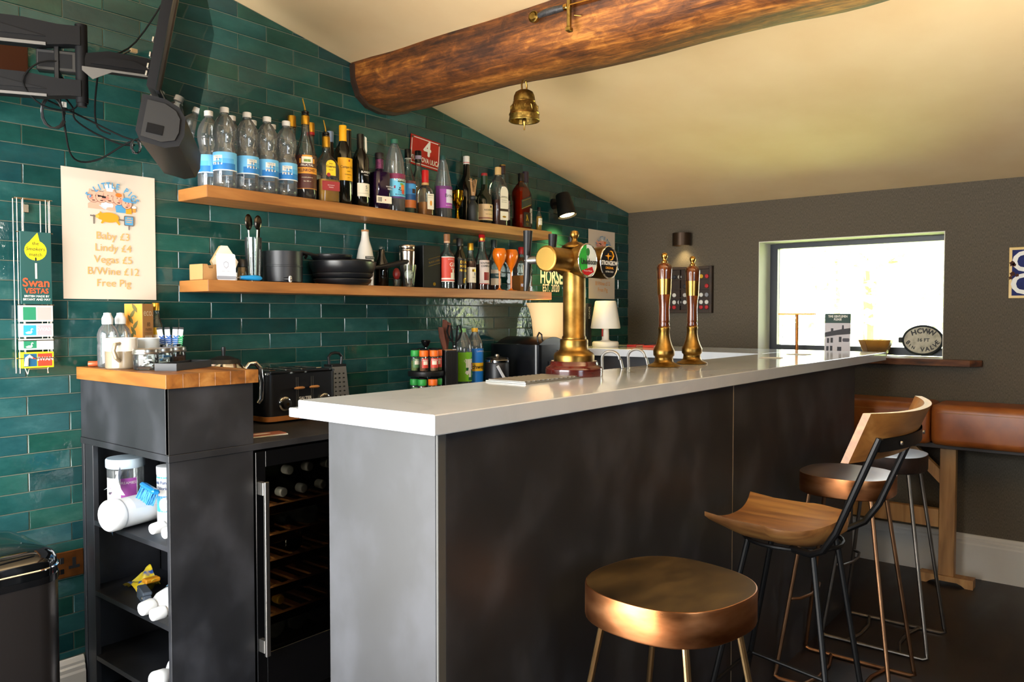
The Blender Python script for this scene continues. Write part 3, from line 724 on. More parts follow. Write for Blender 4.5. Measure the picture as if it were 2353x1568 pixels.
# ---- rum with sea label, back bottle, almond liqueur
bottle('rum_bottle', 'slim rum bottle with black cap and blue sea picture label', 'bottle', (1.53, -.11, ZU), [(r*.85, z*.87) for r, z in LIQ], M_CLEAR, -10, cap=(M_BLACKG, [(.0152, .255), (.0155, .292), (.0145, .294)], W_, [(.0155, .2505), (.0155, .2535)]), liquid=.07, lm=mat('green_tint_spirit', '#24412f', .1),
  labels=[dict(r=.0346, z=(.03, .15), a=75, m=K('#2f7fc0'), bands=[(K('#c46a2a'), .03, .065, 0, 75), (K('#5b2324'), .138, .15, 0, 75), (K('#174f86'), .065, .09, 0, 75), (K('#4aa0dc'), .115, .135, 10, 40), (K('#3b2a22'), .095, .115, 12, 14)])])
bottle('rum_bottle', 'clear spirit bottle with black picture cap in front of the red sign', 'bottle', (1.655, -.047, ZU), [(r*.9, z*.95) for r, z in LIQ], M_CLEAR, 0, cap=(M_BLACKG, [(.0155, .262), (.0158, .312), (.0145, .315)], K('#a99ab0'), [(.0162, .275), (.0162, .292)]),
  labels=[dict(r=.0368, z=(.03, .14), a=80, m=K('#a98a5a'), bands=[(K('#2a160e'), .05, .12, 20, 14)])])
bottle('liqueur_bottle', 'small amber almond liqueur bottle with red ribbed cap', 'bottle', (1.6, -.148, ZU), [(.028, 0, 5), (.031, .004, 6), (.031, .1, 6), (.029, .118, 4), (.02, .132, 2.4), (.0145, .138), (.0145, .17)], M_CLEAR, -8, cap=(M_RED, [(.016, .15), (.0162, .202), (.015, .206)], K('#b98a50'), [(.0165, .138), (.017, .143), (.0165, .149)]), liquid=.06, lm=mat('almond_liqueur', '#9a5a14', .12),
  labels=[dict(r=.031, flat=1, w=.036, x=.006, z=(.028, .098), m=CR, text=[('AMARETTO', .0055, .09, BK, dict(bold=.02))], shapes=[(BK, [(-.01, .08), (.022, .08), (.022, .0806), (-.01, .0806)]), (K('#d98f2a'), ell(.008, .056, .006, .012))])])
o = MB().bev(-.022, .022, -.0015, .0015, 0, .1, .0005).ob('price_card', M_PAPER, None, 0); o.location = (1.585, -.075, ZU); o.rotation_euler = (R(-8), 0, R(-20)); tag(o, 'blank white card between blue label rum and amber bottle', 'card')
# ---- mixer bottle, trophy
t = bottle('mixer_bottle', 'tapered plastic mixer bottle with purple label and green cap', 'bottle', (1.737, -.128, ZU), [(.033, 0), (.0405, .005), (.041, .03), (.0415, .145), (.0405, .155), (.031, .205), (.02, .255), (.0135, .272), (.0135, .28)], M_PET, -12, cap=(K('#14403a'), [(.0155, .276), (.016, .293), (.0145, .295)]), liquid=.05, lm=M_BROWNL,
  labels=[dict(r=.0418, z=(.048, .15), a=85, m=K('#9b3f9d'), bands=[(K('#5d2560'), .135, .15, 0, 85), (K('#d8d4dc'), .072, .134, 16, 30), (K('#6b2d6e'), .05, .15, -70, 14)], text=[('Britvic', .023, .105, BK, dict(da=16, skew=.25)), ('BLACKCURRANT', .006, .06, W_, dict(da=14))])])
t = thing('trophy_cup', 'small shiny gold trophy cup on the upper shelf', 'trophy', (1.865, -.1, ZU))
M_TROPHY = mat('shiny_gold', '#d9a520', .12, 1.0)
MB().lathe([(0, 0), (.02, 0), (.021, .008), (.012, .014), (.007, .03), (.006, .06), (.01, .068)], 18).ob('stem', M_TROPHY, t)
MB().lathe([(.008, .066), (.02, .085), (.027, .12), (.03, .15), (.0315, .151), (.028, .15), (.024, .115), (0, .08)], 22).ob('cup', M_TROPHY, t)
for s_ in (-1, 1): MB().tube([(s_*.028, 0, .142), (s_*.04, 0, .138), (s_*.04, 0, .115), (s_*.026, 0, .1)], .0028, 8).ob('handle', M_TROPHY, t)
# ---- tall dark bottle with white cap, diffuser
bottle('liqueur_bottle', 'large dark bottle with white red striped cap behind the reed diffuser', 'bottle', (1.985, -.05, ZU), [(.042, 0, 3), (.046, .005, 3.4), (.046, .16, 3.4), (.042, .19, 3), (.026, .225, 2.4), (.018, .245), (.0145, .3), (.0145, .31)], M_GD, 0, cap=(W_, [(.0165, .3), (.0165, .338), (.0155, .34)], M_RED, [(.0168, .306), (.0168, .309)]),
  labels=[dict(r=.0462, z=(.02, .16), a=46, m=CR, bands=[(M_RED, .1, .12, 25, 8)]), dict(r=.031, z=(.205, .217), a=40, m=W_)])
t = thing('reed_diffuser', 'matt black reed diffuser bottle with wooden sticks', 'diffuser', (1.925, -.148, ZU))
MB().lathe([(0, 0), (.023, 0), (.025, .004), (.025, .075), (.022, .088), (.013, .1), (.0105, .106), (.018, .112), (.02, .122), (.016, .128), (.008, .128), (0, .12)], 22).ob('bottle_body', mat('soft_black', '#181a19', .6), t)
MB().patch(.0253, .015, .05, -70, -50, 3).ob('label', CR, t)
for k, (dx, dy) in enumerate([(-.02, .0), (-.015, -.006), (-.011, .004), (.016, .002), (.02, -.004), (.011, .008)]):
    MB().tube([(dx*.25, dy*.25, .1), (dx*1.1, dy, .212-.002*(k % 3))], .0016, 6).ob('reed', K('#c69764', .7), t)
# ---- whiskies
M_WLIQ = mat('whisky', '#8a4308', .1); M_WLIQ2 = mat('whisky_dark', '#4a1d08', .1)
bottle('whiskey_bottle', 'dark green whiskey bottle with red top and cream label', 'bottle', (2.042, -.118, ZU), [(.036, 0), (.041, .005), (.041, .12), (.038, .14), (.024, .16), (.016, .18), (.0145, .23)], mat('dark_green_glass', '#08140b', .07, coat=.4), -12, cap=(K('#8f1a1d'), [(.016, .243), (.016, .254), (.0145, .257)], mat('green_foil', '#123019', .35), [(.0158, .2), (.016, .243)]),
  labels=[dict(r=.0412, z=(.02, .1), a=80, m=K('#d8b888'), bands=[(K('#8d5040'), .028, .034, 0, 80), (BK, .083, .093, 14, 6)], text=[('REDBREAST', .0125, .07, BK, dict(da=6)), ('IRISH WHISKEY', .006, .05, BK, {})])])
ar = [(-.024, .14), (-.024, .135), (.024, .135), (.024, .14)] + ell(0, .14, .024, .042, 10, 0, 180)
bottle('whiskey_bottle', 'square clear whiskey bottle with tall white arched label', 'bottle', (2.13, -.134, ZU), [(.038, 0, 7), (.0395, .004, 8), (.0395, .19, 8), (.037, .21, 5), (.028, .232, 3), (.0165, .25), (.0145, .255), (.0145, .27)], M_CLEAR, -12, cap=(K('#c9a468'), [(.0165, .258), (.0168, .294), (.0155, .297)]), liquid=.13, lm=M_WLIQ2,
  labels=[dict(r=.0395, flat=1, w=.05, x=.008, z=(.08, .185), m=CR, poly=[(-.017, .085), (.033, .085), (.033, .165)] + ell(.008, .165, .025, .032, 10, 0, 180) + [(-.017, .165)], text=[('BUSHMILLS', .0075, .145, BK, dict(bold=.02)), ('THE ORIGINAL', .005, .128, BK, {}), ('IRISH WHISKEY', .005, .118, BK, {})], shapes=[(K('#8e8a5a'), [(-.017, .139), (.033, .139), (.033, .141), (-.017, .141)])]),
          dict(r=.0395, flat=1, w=.05, x=.008, z=(.028, .072), m=CR, shapes=[(M_GOLD, ell(.008, .045, .012, .005))]), dict(r=.0395, flat=1, w=.05, x=.008, z=(.0725, .0845), m=K('#2a1712'))])
bottle('whisky_bottle', 'round whisky bottle with cream label and dark cap behind the square one', 'bottle', (2.272, -.045, ZU), [(.036, 0), (.04, .005), (.04, .165), (.037, .19), (.022, .23), (.016, .25), (.0145, .3)], M_CLEAR, 10, cap=(K('#2c1414'), [(.016, .292), (.0165, .337), (.0155, .34)], M_GOLD, [(.0167, .335), (.0167, .339)]), liquid=.18, lm=M_WLIQ2,
  labels=[dict(r=.0402, z=(.05, .15), a=70, m=CR, bands=[(M_RED, .135, .146, 14, 9)], text=[("BELL'S", .026, .115, BK, dict(da=-14)), ('ORIGINAL', .007, .09, BK, {})])])
sl = [(-.04, .095), (.04, .125), (.04, .175), (-.04, .145)]
bottle('whisky_bottle', 'square amber whisky bottle with slanted black label', 'bottle', (2.31, -.14, ZU), [(.036, 0, 7), (.0385, .004, 8), (.0385, .19, 8), (.036, .205, 6), (.026, .225, 3.4), (.017, .24), (.0145, .246), (.0145, .26)], glass('amber_glass', '#e0913a', add=.03), -6, cap=(M_BLACKG, [(.016, .25), (.0165, .286), (.0155, .29)]), liquid=.215, lm=M_WLIQ,
  labels=[dict(r=.0385, flat=1, w=.07, z=(.1, .16), poly=[(x*.9, z) for x, z in sl], m=BK, text=[], shapes=[(M_GOLD, [(-.036, .0985), (.036, .1255), (.036, .128), (-.036, .101)]), (M_GOLD, [(-.03, .139), (.03, .1615), (.03, .1627), (-.03, .1402)])]),
          dict(r=.0385, flat=1, w=.05, x=.006, z=(.01, .085), m=mat('dark_red_print', '#1a0c08', .3), shapes=[(M_GOLD, [(-.004, .04), (.002, .04), (.005, .055), (.012, .04), (.016, .04), (.007, .066), (.004, .075), (-.001, .07), (.002, .058)])], text=[('BLACK', .006, .028, M_GOLD, {}), ('LABEL', .006, .02, M_GOLD, {})])])
o = bpy.data.objects[-1] if False else None
bottle('whisky_bottle', 'whisky bottle with lilac grey label and dark tall cap at shelf end', 'bottle', (2.412, -.09, ZU), [(.031, 0), (.035, .005), (.035, .18), (.031, .2), (.02, .225), (.0155, .24), (.0145, .29)], M_CLEAR, 0, cap=(K('#2a1a2c'), [(.0165, .262), (.017, .315), (.0155, .319)]), liquid=.225, lm=M_WLIQ2,
  labels=[dict(r=.0352, z=(.035, .12), a=65, m=K('#cdbdbf'), text=[('Glenlivet', .015, .1, BK, dict(skew=.2)), ('SINGLE MALT', .006, .075, BK, {})], bands=[(K('#3a2a2a'), .034, .041, 0, 65)])])
bottle('miniature_bottle', 'miniature golden bottle at the right end of the upper shelf', 'bottle', (2.432, -.165, ZU), [(.014, 0), (.0165, .003), (.0165, .07), (.013, .083), (.008, .092), (.007, .11)], M_CLEAR, -10, cap=(M_BLACKG, [(.0085, .105), (.0087, .123), (.008, .125)]), liquid=.076, lm=mat('pale_whisky', '#b5851f', .1),
  labels=[dict(r=.0167, z=(.03, .065), a=50, m=CR, bands=[(BK, .055, .057, 0, 30)])])

# ================================================================== lower shelf
t = thing('cardboard_box', 'small open brown cardboard box at the left end of the lower shelf', 'box', (.545, -.1, ZL), R(4))
MB().box(-.032, .032, -.04, .04, 0, .002).box(-.032, -.0305, -.04, .04, 0, .056).box(.0305, .032, -.04, .04, 0, .056).box(-.032, .032, .0385, .04, 0, .056).ob('box_body', M_CARD, t, 0)
MB().prism([(-.032, 0), (.032, 0), (.032, .056), (.014, .056), (.008, .042), (-.008, .042), (-.014, .056), (-.032, .056)], -.04, -.0385, 'xz').ob('front_flap', M_CARD, t, 0)
# beer mat holder: a stack of house shaped mats in a white tray
hp = [(-.045, .0), (.0, -.022), (.045, .0), (.045, .055), (.0, .105), (-.045, .055)]
house = [(-.03, 0), (.03, 0), (.047, .04), (.012, .098), (-.012, .098), (-.047, .04)]
for k in range(7):
    o = MB().prism(house, -.0007, .0007, 'xz').ob('beer_mat', K('#d9cdb4' if k == 0 else '#cfae78', .8), None, 0)
    o.location = (.612+.0015*k, -.128+.0048*k, ZL+.03); o.rotation_euler = (R(-9), 0, R(-14))
    tag(o, ('house shaped beer mat with printed grey face, front of the stack' if k == 0 else 'plain house shaped beer mat behind the printed one in the white holder'), 'beer mat', 'house shaped beer mats')
    if k == 0: letter('The', BK, o, .03, TF(-.012, -.0012, .052), skew=.2)
t = thing('beer_mat_holder', 'low white tray holding the house shaped beer mats', 'holder', (.612, -.115, ZL), R(-14))
MB().box(-.04, .04, -.025, .04, 0, .0015).box(-.04, .04, -.025, -.0235, .0015, .03).box(-.04, .04, .0385, .04, .0015, .03).box(-.04, -.0385, -.0235, .0385, .0015, .03).box(.0385, .04, -.0235, .0385, .0015, .03).ob('tray', M_WHITE, t, 0)
t = thing('square_mat', 'white square beer mat with grey crest leaning at shelf front', 'beer mat', (.585, -.178, ZL), rot=(R(-6), 0, R(-16)))
def rrect(w, h, r, x0=0, z0=0, n=5):
    p = []
    for cx, cz, a in ((w/2-r, r, -90), (w/2-r, h-r, 0), (-w/2+r, h-r, 90), (-w/2+r, r, 180)): p += [(x0+cx+r*cos(R(a+90*i/n)), z0+cz+r*sin(R(a+90*i/n))) for i in range(n+1)]
    return p
MB().prism(rrect(.066, .094, .007), -.001, .001, 'xz').ob('mat_board', mat('white_card', '#dcdde2', .6), t, 0)
GR = K('#8c8f98')
MB().prism([(-.009, .062), (0, .068), (.009, .062), (.008, .048), (0, .04), (-.008, .048)], -.0011, -.0014, 'xz').ob('crest', GR, t, 0)
MB().prism([(-.0065, .06), (0, .0645), (.0065, .06), (.006, .05), (0, .044), (-.006, .05)], -.0014, -.0017, 'xz').ob('crest_field', mat('white_card', ''), t, 0)
letter('LOBKOWICZ', GR, t, .0085, TF(0, -.0016, .031)); MB().box(-.033, .033, -.0013, -.0011, .003, .015).ob('band', GR, t, 0)
t = thing('toothpick_jar', 'small glass jar of toothpicks with black lid', 'jar', (.694, -.1, ZL))
MB().lathe([(0, .001), (.02, .001), (.022, .004), (.022, .05), (.018, .056), (.018, .06)], 20).ob('glass', M_CLEAR, t)
MB().lathe([(.021, .055), (.0215, .072), (.017, .082), (0, .085)], 20).ob('lid', M_BLACK, t)
tp = MB()
for k in range(40):
    a = rnd.uniform(0, 6.28); r_ = .016*math.sqrt(rnd.random()); b = rnd.uniform(0, 6.28); tp.tube([(r_*cos(a), r_*sin(a), .003), (r_*cos(a)*.5+.007*cos(b), r_*sin(a)*.5+.007*sin(b), .053)], .001, 4)
o = tp.ob('toothpicks', K('#c99d63', .7), t, 0); o['kind'] = 'stuff'
t = thing('peeler', 'tool with bright blue rounded handle lying at the shelf edge', 'tool', (.64, -.175, ZL+.011), R(-6))
MB().tube([(0, 0, 0), (.02, 0, .0005), (.055, 0, .001), (.075, 0, 0), (.084, 0, 0)], [.006, .0085, .0105, .0095, .004], 12).ob('handle', mat('blue_rubber', '#1787c4', .45), t)
MB().bev(-.04, .002, -.006, .006, -.002, .002, .0005).ob('blade', M_STEEL, t, 0)
t = thing('cutlery_glass', 'tall clear glass holding spoons and a knife', 'glass', (.728, -.125, ZL))
MB().lathe([(0, .004), (.025, .004), (.026, 0), (.027, .001), (.031, .163), (.0295, .163), (.0255, .008), (0, .008)], 24).ob('tumbler', M_CLEAR, t)
def spoon(dx, dy, lean, label, big=1.):
    t2 = thing('spoon', label, 'spoon', (.728+dx, -.125+dy, ZL+.011), rot=(R(lean[0]), R(lean[1]), R(lean[2])))
    MB().tube([(0, 0, 0), (0, 0, .1), (0, 0, .185)], [.003, .002, .003], 8).ob('handle', M_STEEL, t2)
    MB().ball((0, -.002, .205*1.0+.004), .022, 16, 10, (.75*big, .22, 1.25*big)).ob('bowl', mat('dark_spoon_steel', '#4c4743', .2, 1.0), t2)
spoon(.004, -.006, (0, 3, 0), 'nearer steel spoon standing in the cutlery glass', 1.); spoon(-.007, .006, (0, -3, 10), 'rear dark spoon standing tallest in the cutlery glass', 1.1)
t2 = thing('table_knife', 'steel knife standing at the right in the cutlery glass', 'knife', (.742, -.125, ZL+.011), rot=(0, R(3), 0))
MB().prism([(-.004, 0), (.004, 0), (.005, .19), (.003, .222), (0, .228), (-.003, .19)], -.001, .001, 'xz').ob('blade', mat('dark_blade', '#3c3a38', .25, 1.0), t2, 0)
# pots, pans
M_NONSTICK = mat('black_non_stick', '#121316', .34, spec=.6)
M_RIM = mat('worn_rim', '#55585a', .3, .8)
def pan(name, label, loc, r, h, knob=False, flare=1.12):
    t = thing(name, label, 'pan', loc)
    MB().lathe([(0, .0), (r*.86, 0), (r*.9, .004), (r*.98, h*.6), (r, h), (r-.003, h), (r*.95, h*.6), (r*.86, .006), (0, .005)], 40).ob('pan_body', M_NONSTICK, t, 40)
    MB().tube([(r*cos(2*pi*k/40), r*sin(2*pi*k/40), h) for k in range(40)], .0018, 6, True).ob('rim', M_RIM, t)
    return t
t = thing('stock_pot', 'black stacked saucepan with lid line on the lower shelf', 'pot', (.866, -.108, ZL))
MB().lathe([(0, 0), (.07, 0), (.075, .004), (.075, .06), (.0765, .061), (.0765, .066), (.075, .067), (.076, .12), (.073, .1205), (.07, .07), (0, .068)], 36).ob('pot_body', mat('matt_black_pot', '#16171c', .42), t, 40)
MB().tube([(.075, .0, .075), (.085, -.005, .11), (.1, -.005, .118), (.112, 0, .112), (.113, .01, .104)], .0055, 8).ob('handle', M_NONSTICK, t)
t = thing('bottle_stopper', 'white ringed chrome bottle stopper in front of the pot', 'stopper', (.842, -.187, ZL+.0125), rot=(R(90), 0, R(35)))
MB().lathe([(.007, 0), (.0125, .0), (.0125, .005), (.007, .005), (.007, 0)], 22).ob('ring', M_WHITE, t)
MB().ball((0, 0, .004), .0055, 12, 8).ob('knob', M_CHROME, t); MB().lathe([(.006, -.001), (.0065, -.02), (.004, -.034), (0, -.035)], 14).ob('stem', M_BLACK, t)
p1 = pan('frying_pan', 'lower black frying pan of the stack', (1.15, -.118, ZL), .118, .022); 
p2 = pan('frying_pan', 'middle black frying pan of the stack', (1.152, -.118, ZL+.0235), .122, .021)
p3 = pan('frying_pan', 'widest black frying pan near the top of the stack with handle to the right', (1.15, -.12, ZL+.046), .136, .048)
MB().tube([(.13, -.03, .03), (.16, -.04, .034), (.2, -.05, .042), (.285, -.07, .062), (.3, -.073, .065)], [.007, .009, .011, .011, .006], 10).ob('handle', M_BLACK, p3)
p4 = pan('small_frying_pan', 'small black frying pan on top of the pan stack', (1.1, -.11, ZL+.098), .083, .022)
MB().tube([(-.08, -.02, .014), (-.11, -.03, .016), (-.15, -.03, .022), (-.168, -.022, .026), (-.16, -.012, .026), (-.11, -.018, .018)], .006, 8).ob('handle', M_BLACK, p4)
MB().bev(.09, .2, -.02, .0, .005, .014, .003).ob('lid_grip', M_BLACK, p4)
# oil bottle, green bottle, egg timer, glasses
t = thing('oil_bottle', 'white ceramic oil bottle with steel pourer behind the pans', 'bottle', (1.325, -.055, ZL))
MB().lathe([(0, 0), (.032, 0), (.037, .004), (.038, .1), (.037, .125), (.03, .165), (.019, .2), (.0155, .225), (.0155, .24)], 28).ob('bottle_body', M_CERAMIC, t)
MB().lathe([(.0165, .238), (.0165, .246), (0, .247)], 18).ob('cork', K('#b07a4a', .7), t)
MB().lathe([(.0045, .246), (.004, .272), (0, .273)], 10).ob('pourer_spout', M_STEEL, t)
lb = MB().patch(.0384, .118, .13, -130, -50, 8).ob('label', BK, t); letter('TOSCANO OIL', W_, lb, .008, wrap=(.0395, .124, -86))
bottle('green_bottle', 'green glass bottle standing behind the pan handle', 'bottle', (1.425, -.05, ZL), [(.027, 0), (.03, .004), (.03, .09), (.027, .11), (.015, .14), (.013, .168)], M_GREENG, 0, liquid=.09, lm=mat('green_liquid', '#0a2a12', .1))
t = thing('egg_cup', 'dark red egg shape standing in a small shot glass', 'egg cup', (1.45, -.118, ZL))
MB().lathe([(0, .001), (.014, .001), (.018, .034), (.0165, .034), (.012, .006), (0, .006)], 18).ob('shot_glass', M_CLEAR, t)
MB().ball((0, 0, .058), .017, 16, 12, (1, 1, 1.55)).ob('egg', K('#7a1f1c', .35), t)
t = thing('wide_tumbler', 'flared clear tumbler with thick base holding a white ball', 'glass', (1.508, -.135, ZL))
MB().lathe([(0, .012), (.02, .012), (.022, 0), (.024, .001), (.036, .1), (.0345, .1), (.0225, .016), (0, .014)], 24).ob('tumbler', M_CLEAR, t)
o = MB().ball((1.508, -.135, ZL+.057), .0215, 20, 14).ob('golf_ball', W_, None); tag(o, 'white ball with black mountain mark resting in the flared tumbler', 'ball')
MB().tube([(-.008, -.0214, .0575), (0, -.021, .0635), (.004, -.0214, .0605), (.009, -.0208, .0585)], .0006, 5).ob('print', BK, o, 0, loc=(1.508, -.135, ZL))
t = thing('cocktail_shaker', 'brushed steel cocktail shaker on the lower shelf', 'shaker', (1.555, -.075, ZL))
MB().lathe([(0, 0), (.028, 0), (.03, .004), (.037, .13), (.0385, .165), (.0365, .168), (.0365, .174), (.038, .176), (.0385, .19), (.037, .194), (0, .192)], 30).ob('body', mat('warm_steel', '#b9aa9a', .2, 1.0), t)
t = thing('bottle_carton', 'tall black whisky gift carton with slanted gold lettering', 'box', (1.672, -.085, ZL), R(-8))
MB().bev(-.05, .05, -.038, .038, 0, .197, .001).ob('carton', mat('black_card', '#0c0c0e', .4), t, 0)
sk = MB().prism([(-.02, .1), (.048, .118), (.048, .15), (-.02, .132)], -.0384, -.0388, 'xz').ob('slanted_label', BK, t, 0)
MB().prism([(-.02, .1), (.048, .118), (.048, .1195), (-.02, .1015)], -.0388, -.0391, 'xz').ob('gold_line', M_GOLD, t, 0); MB().prism([(-.02, .1325), (.048, .1505), (.048, .152), (-.02, .134)], -.0388, -.0391, 'xz').ob('gold_line', M_GOLD, t, 0)
letter('BLACK LABEL', M_GOLD, t, .011, TF(.014, -.0392, .125) @ Matrix.Rotation(R(14.8), 4, 'Z')); MB().prism(ell(.014, .02, .008, .008), -.0384, -.0388, 'xz').ob('seal', M_GOLD, t, 0)
RDL = K('#c8402c')
bottle('gin_bottle', 'clear gin bottle with coral red label and wooden stopper', 'bottle', (1.765, -.125, ZL), [(.031, 0), (.0345, .004), (.0345, .15), (.033, .16), (.022, .175), (.015, .185), (.014, .22)], M_CLEAR, -16, cap=(K('#8a5a34', .6), [(.014, .215), (.0155, .232), (.0155, .257), (.014, .258)], K('#c79b78'), [(.0148, .216), (.0148, .232)]),
  labels=[dict(r=.0347, z=(.032, .15), a=78, m=RDL, bands=[(W_, .146, .15, 0, 78), (W_, .032, .036, 0, 78), (W_, .043, .05, 0, 78), (CR, .05, .075, 22, 22), (CR, .075, .09, 24, 10)], text=[('GIN', .027, .112, W_, dict(da=26)), ('PINK', .012, .093, W_, dict(da=22)), ('SIPSMITH', .007, .137, W_, {})])])
bottle('rum_bottle', 'black rum bottle with gold skull lettering', 'bottle', (1.876, -.105, ZL), [(.028, 0), (.0315, .004), (.0315, .145), (.029, .16), (.017, .185), (.0145, .195), (.0145, .22)], M_GD, -8, cap=(mat('black_cap', '#0c0c0c', .4), [(.0165, .21), (.017, .244), (.0155, .247)]),
  labels=[dict(r=.0316, z=(.02, .148), a=60, m=mat('black_card', ''), text=[('DEAD', .019, .13, M_GOLD, dict(bold=.03, da=8)), ("MAN'S", .019, .11, M_GOLD, dict(bold=.03, da=8)), ('FINGERS', .015, .09, M_GOLD, dict(bold=.03, da=8))], bands=[(M_GOLD, .03, .05, 0, 10), (M_GOLD, .04, .072, 30, 6), (M_GOLD, .05, .054, 12, 16)])])
bottle('spirit_bottle', 'small bottle with gold cap and cream label between two rums', 'bottle', (1.953, -.105, ZL), [(.024, 0), (.0265, .004), (.0265, .13), (.024, .145), (.015, .165), (.0135, .18), (.0135, .2)], M_CLEAR, -12, cap=(M_GOLD, [(.0145, .195), (.015, .226), (.0138, .229)]), liquid=.14, lm=M_WLIQ2,
  labels=[dict(r=.0267, z=(.035, .11), a=70, m=CR, bands=[(M_GOLD, .088, .1, 6, 24), (GR, .07, .084, 14, 8)], text=[('RUM', .007, .06, BK, {})])])
bottle('bourbon_bottle', 'red capped bourbon bottle with pale label and dark red panel', 'bottle', (2.055, -.09, ZL), [(.034, 0), (.038, .004), (.038, .135), (.035, .155), (.022, .19), (.0165, .22), (.0145, .25)], M_CLEAR, -18, cap=(M_RED, [(.016, .245), (.0165, .277), (.015, .28)], M_GOLD, [(.0167, .25), (.0167, .262)]), liquid=.13, lm=M_WLIQ2,
  labels=[dict(r=.0382, z=(.03, .15), a=48, m=K('#d8c8c0'), bands=[(K('#7e1a1c'), .05, .09, 12, 26), (K('#b33028'), .03, .034, 0, 48)], text=[('SOUTHERN', .013, .135, BK, dict(bold=.025, da=8)), ('COMFORT', .013, .12, BK, dict(bold=.025, da=8))])])
bottle('spirit_bottle', 'dark capped bottle with teal label behind the orange flutes', 'bottle', (2.185, -.06, ZL), [(.032, 0), (.036, .004), (.036, .15), (.033, .17), (.02, .2), (.015, .22), (.0145, .24)], M_CLEAR, -6, cap=(mat('teal_black_cap', '#10221f', .4), [(.0158, .225), (.016, .262), (.0148, .265)]), liquid=.09, lm=M_WLIQ2,
  labels=[dict(r=.0362, z=(.03, .11), a=70, m=CR, bands=[(K('#28535a'), .065, .09, 0, 70)], text=[('TEELING', .012, .078, W_, {})])])
M_ORANGE = mat('orange_acrylic', '#e0700e', .22, coat=.4)
for x, lab in ((2.128, 'orange plastic champagne flute, left of the pair'), (2.222, 'orange plastic champagne flute, right of the pair')):
    t = thing('champagne_flute', lab, 'flute', (x, -.145, ZL), group='orange champagne flutes')
    MB().lathe([(0, 0), (.031, 0), (.031, .002), (.01, .007), (.0045, .014)], 28).ob('foot', M_ORANGE, t); MB().lathe([(.0045, .013), (.004, .06), (.0045, .1)], 14).ob('stem', M_ORANGE, t)
    MB().lathe([(.0045, .098), (.01, .115), (.026, .145), (.0345, .168), (.0365, .182), (.034, .198), (.028, .212), (.0265, .212), (.032, .198), (.0345, .182), (.032, .168), (.006, .115), (0, .108)], 30).ob('bowl', M_ORANGE, t)
    letter('Veuve', K('#5c2a08'), t, .008, wrap=(.0372, .186, -80), name='lettering', skew=.2)
bottle('bourbon_bottle', 'square amber bottle behind the beer tap at lower shelf end', 'bottle', (2.375, -.09, ZL), [(.044, 0, 6), (.048, .004, 7), (.048, .13, 7), (.045, .15, 5), (.03, .17, 3), (.016, .185), (.0145, .21)], M_CLEAR, -4, cap=(M_RED, [(.0165, .2), (.017, .235), (.0155, .238)]), liquid=.085, lm=mat('golden_bourbon', '#a8610f', .1),
  labels=[dict(r=.048, flat=1, w=.03, x=-.025, z=(.085, .14), m=CR)])
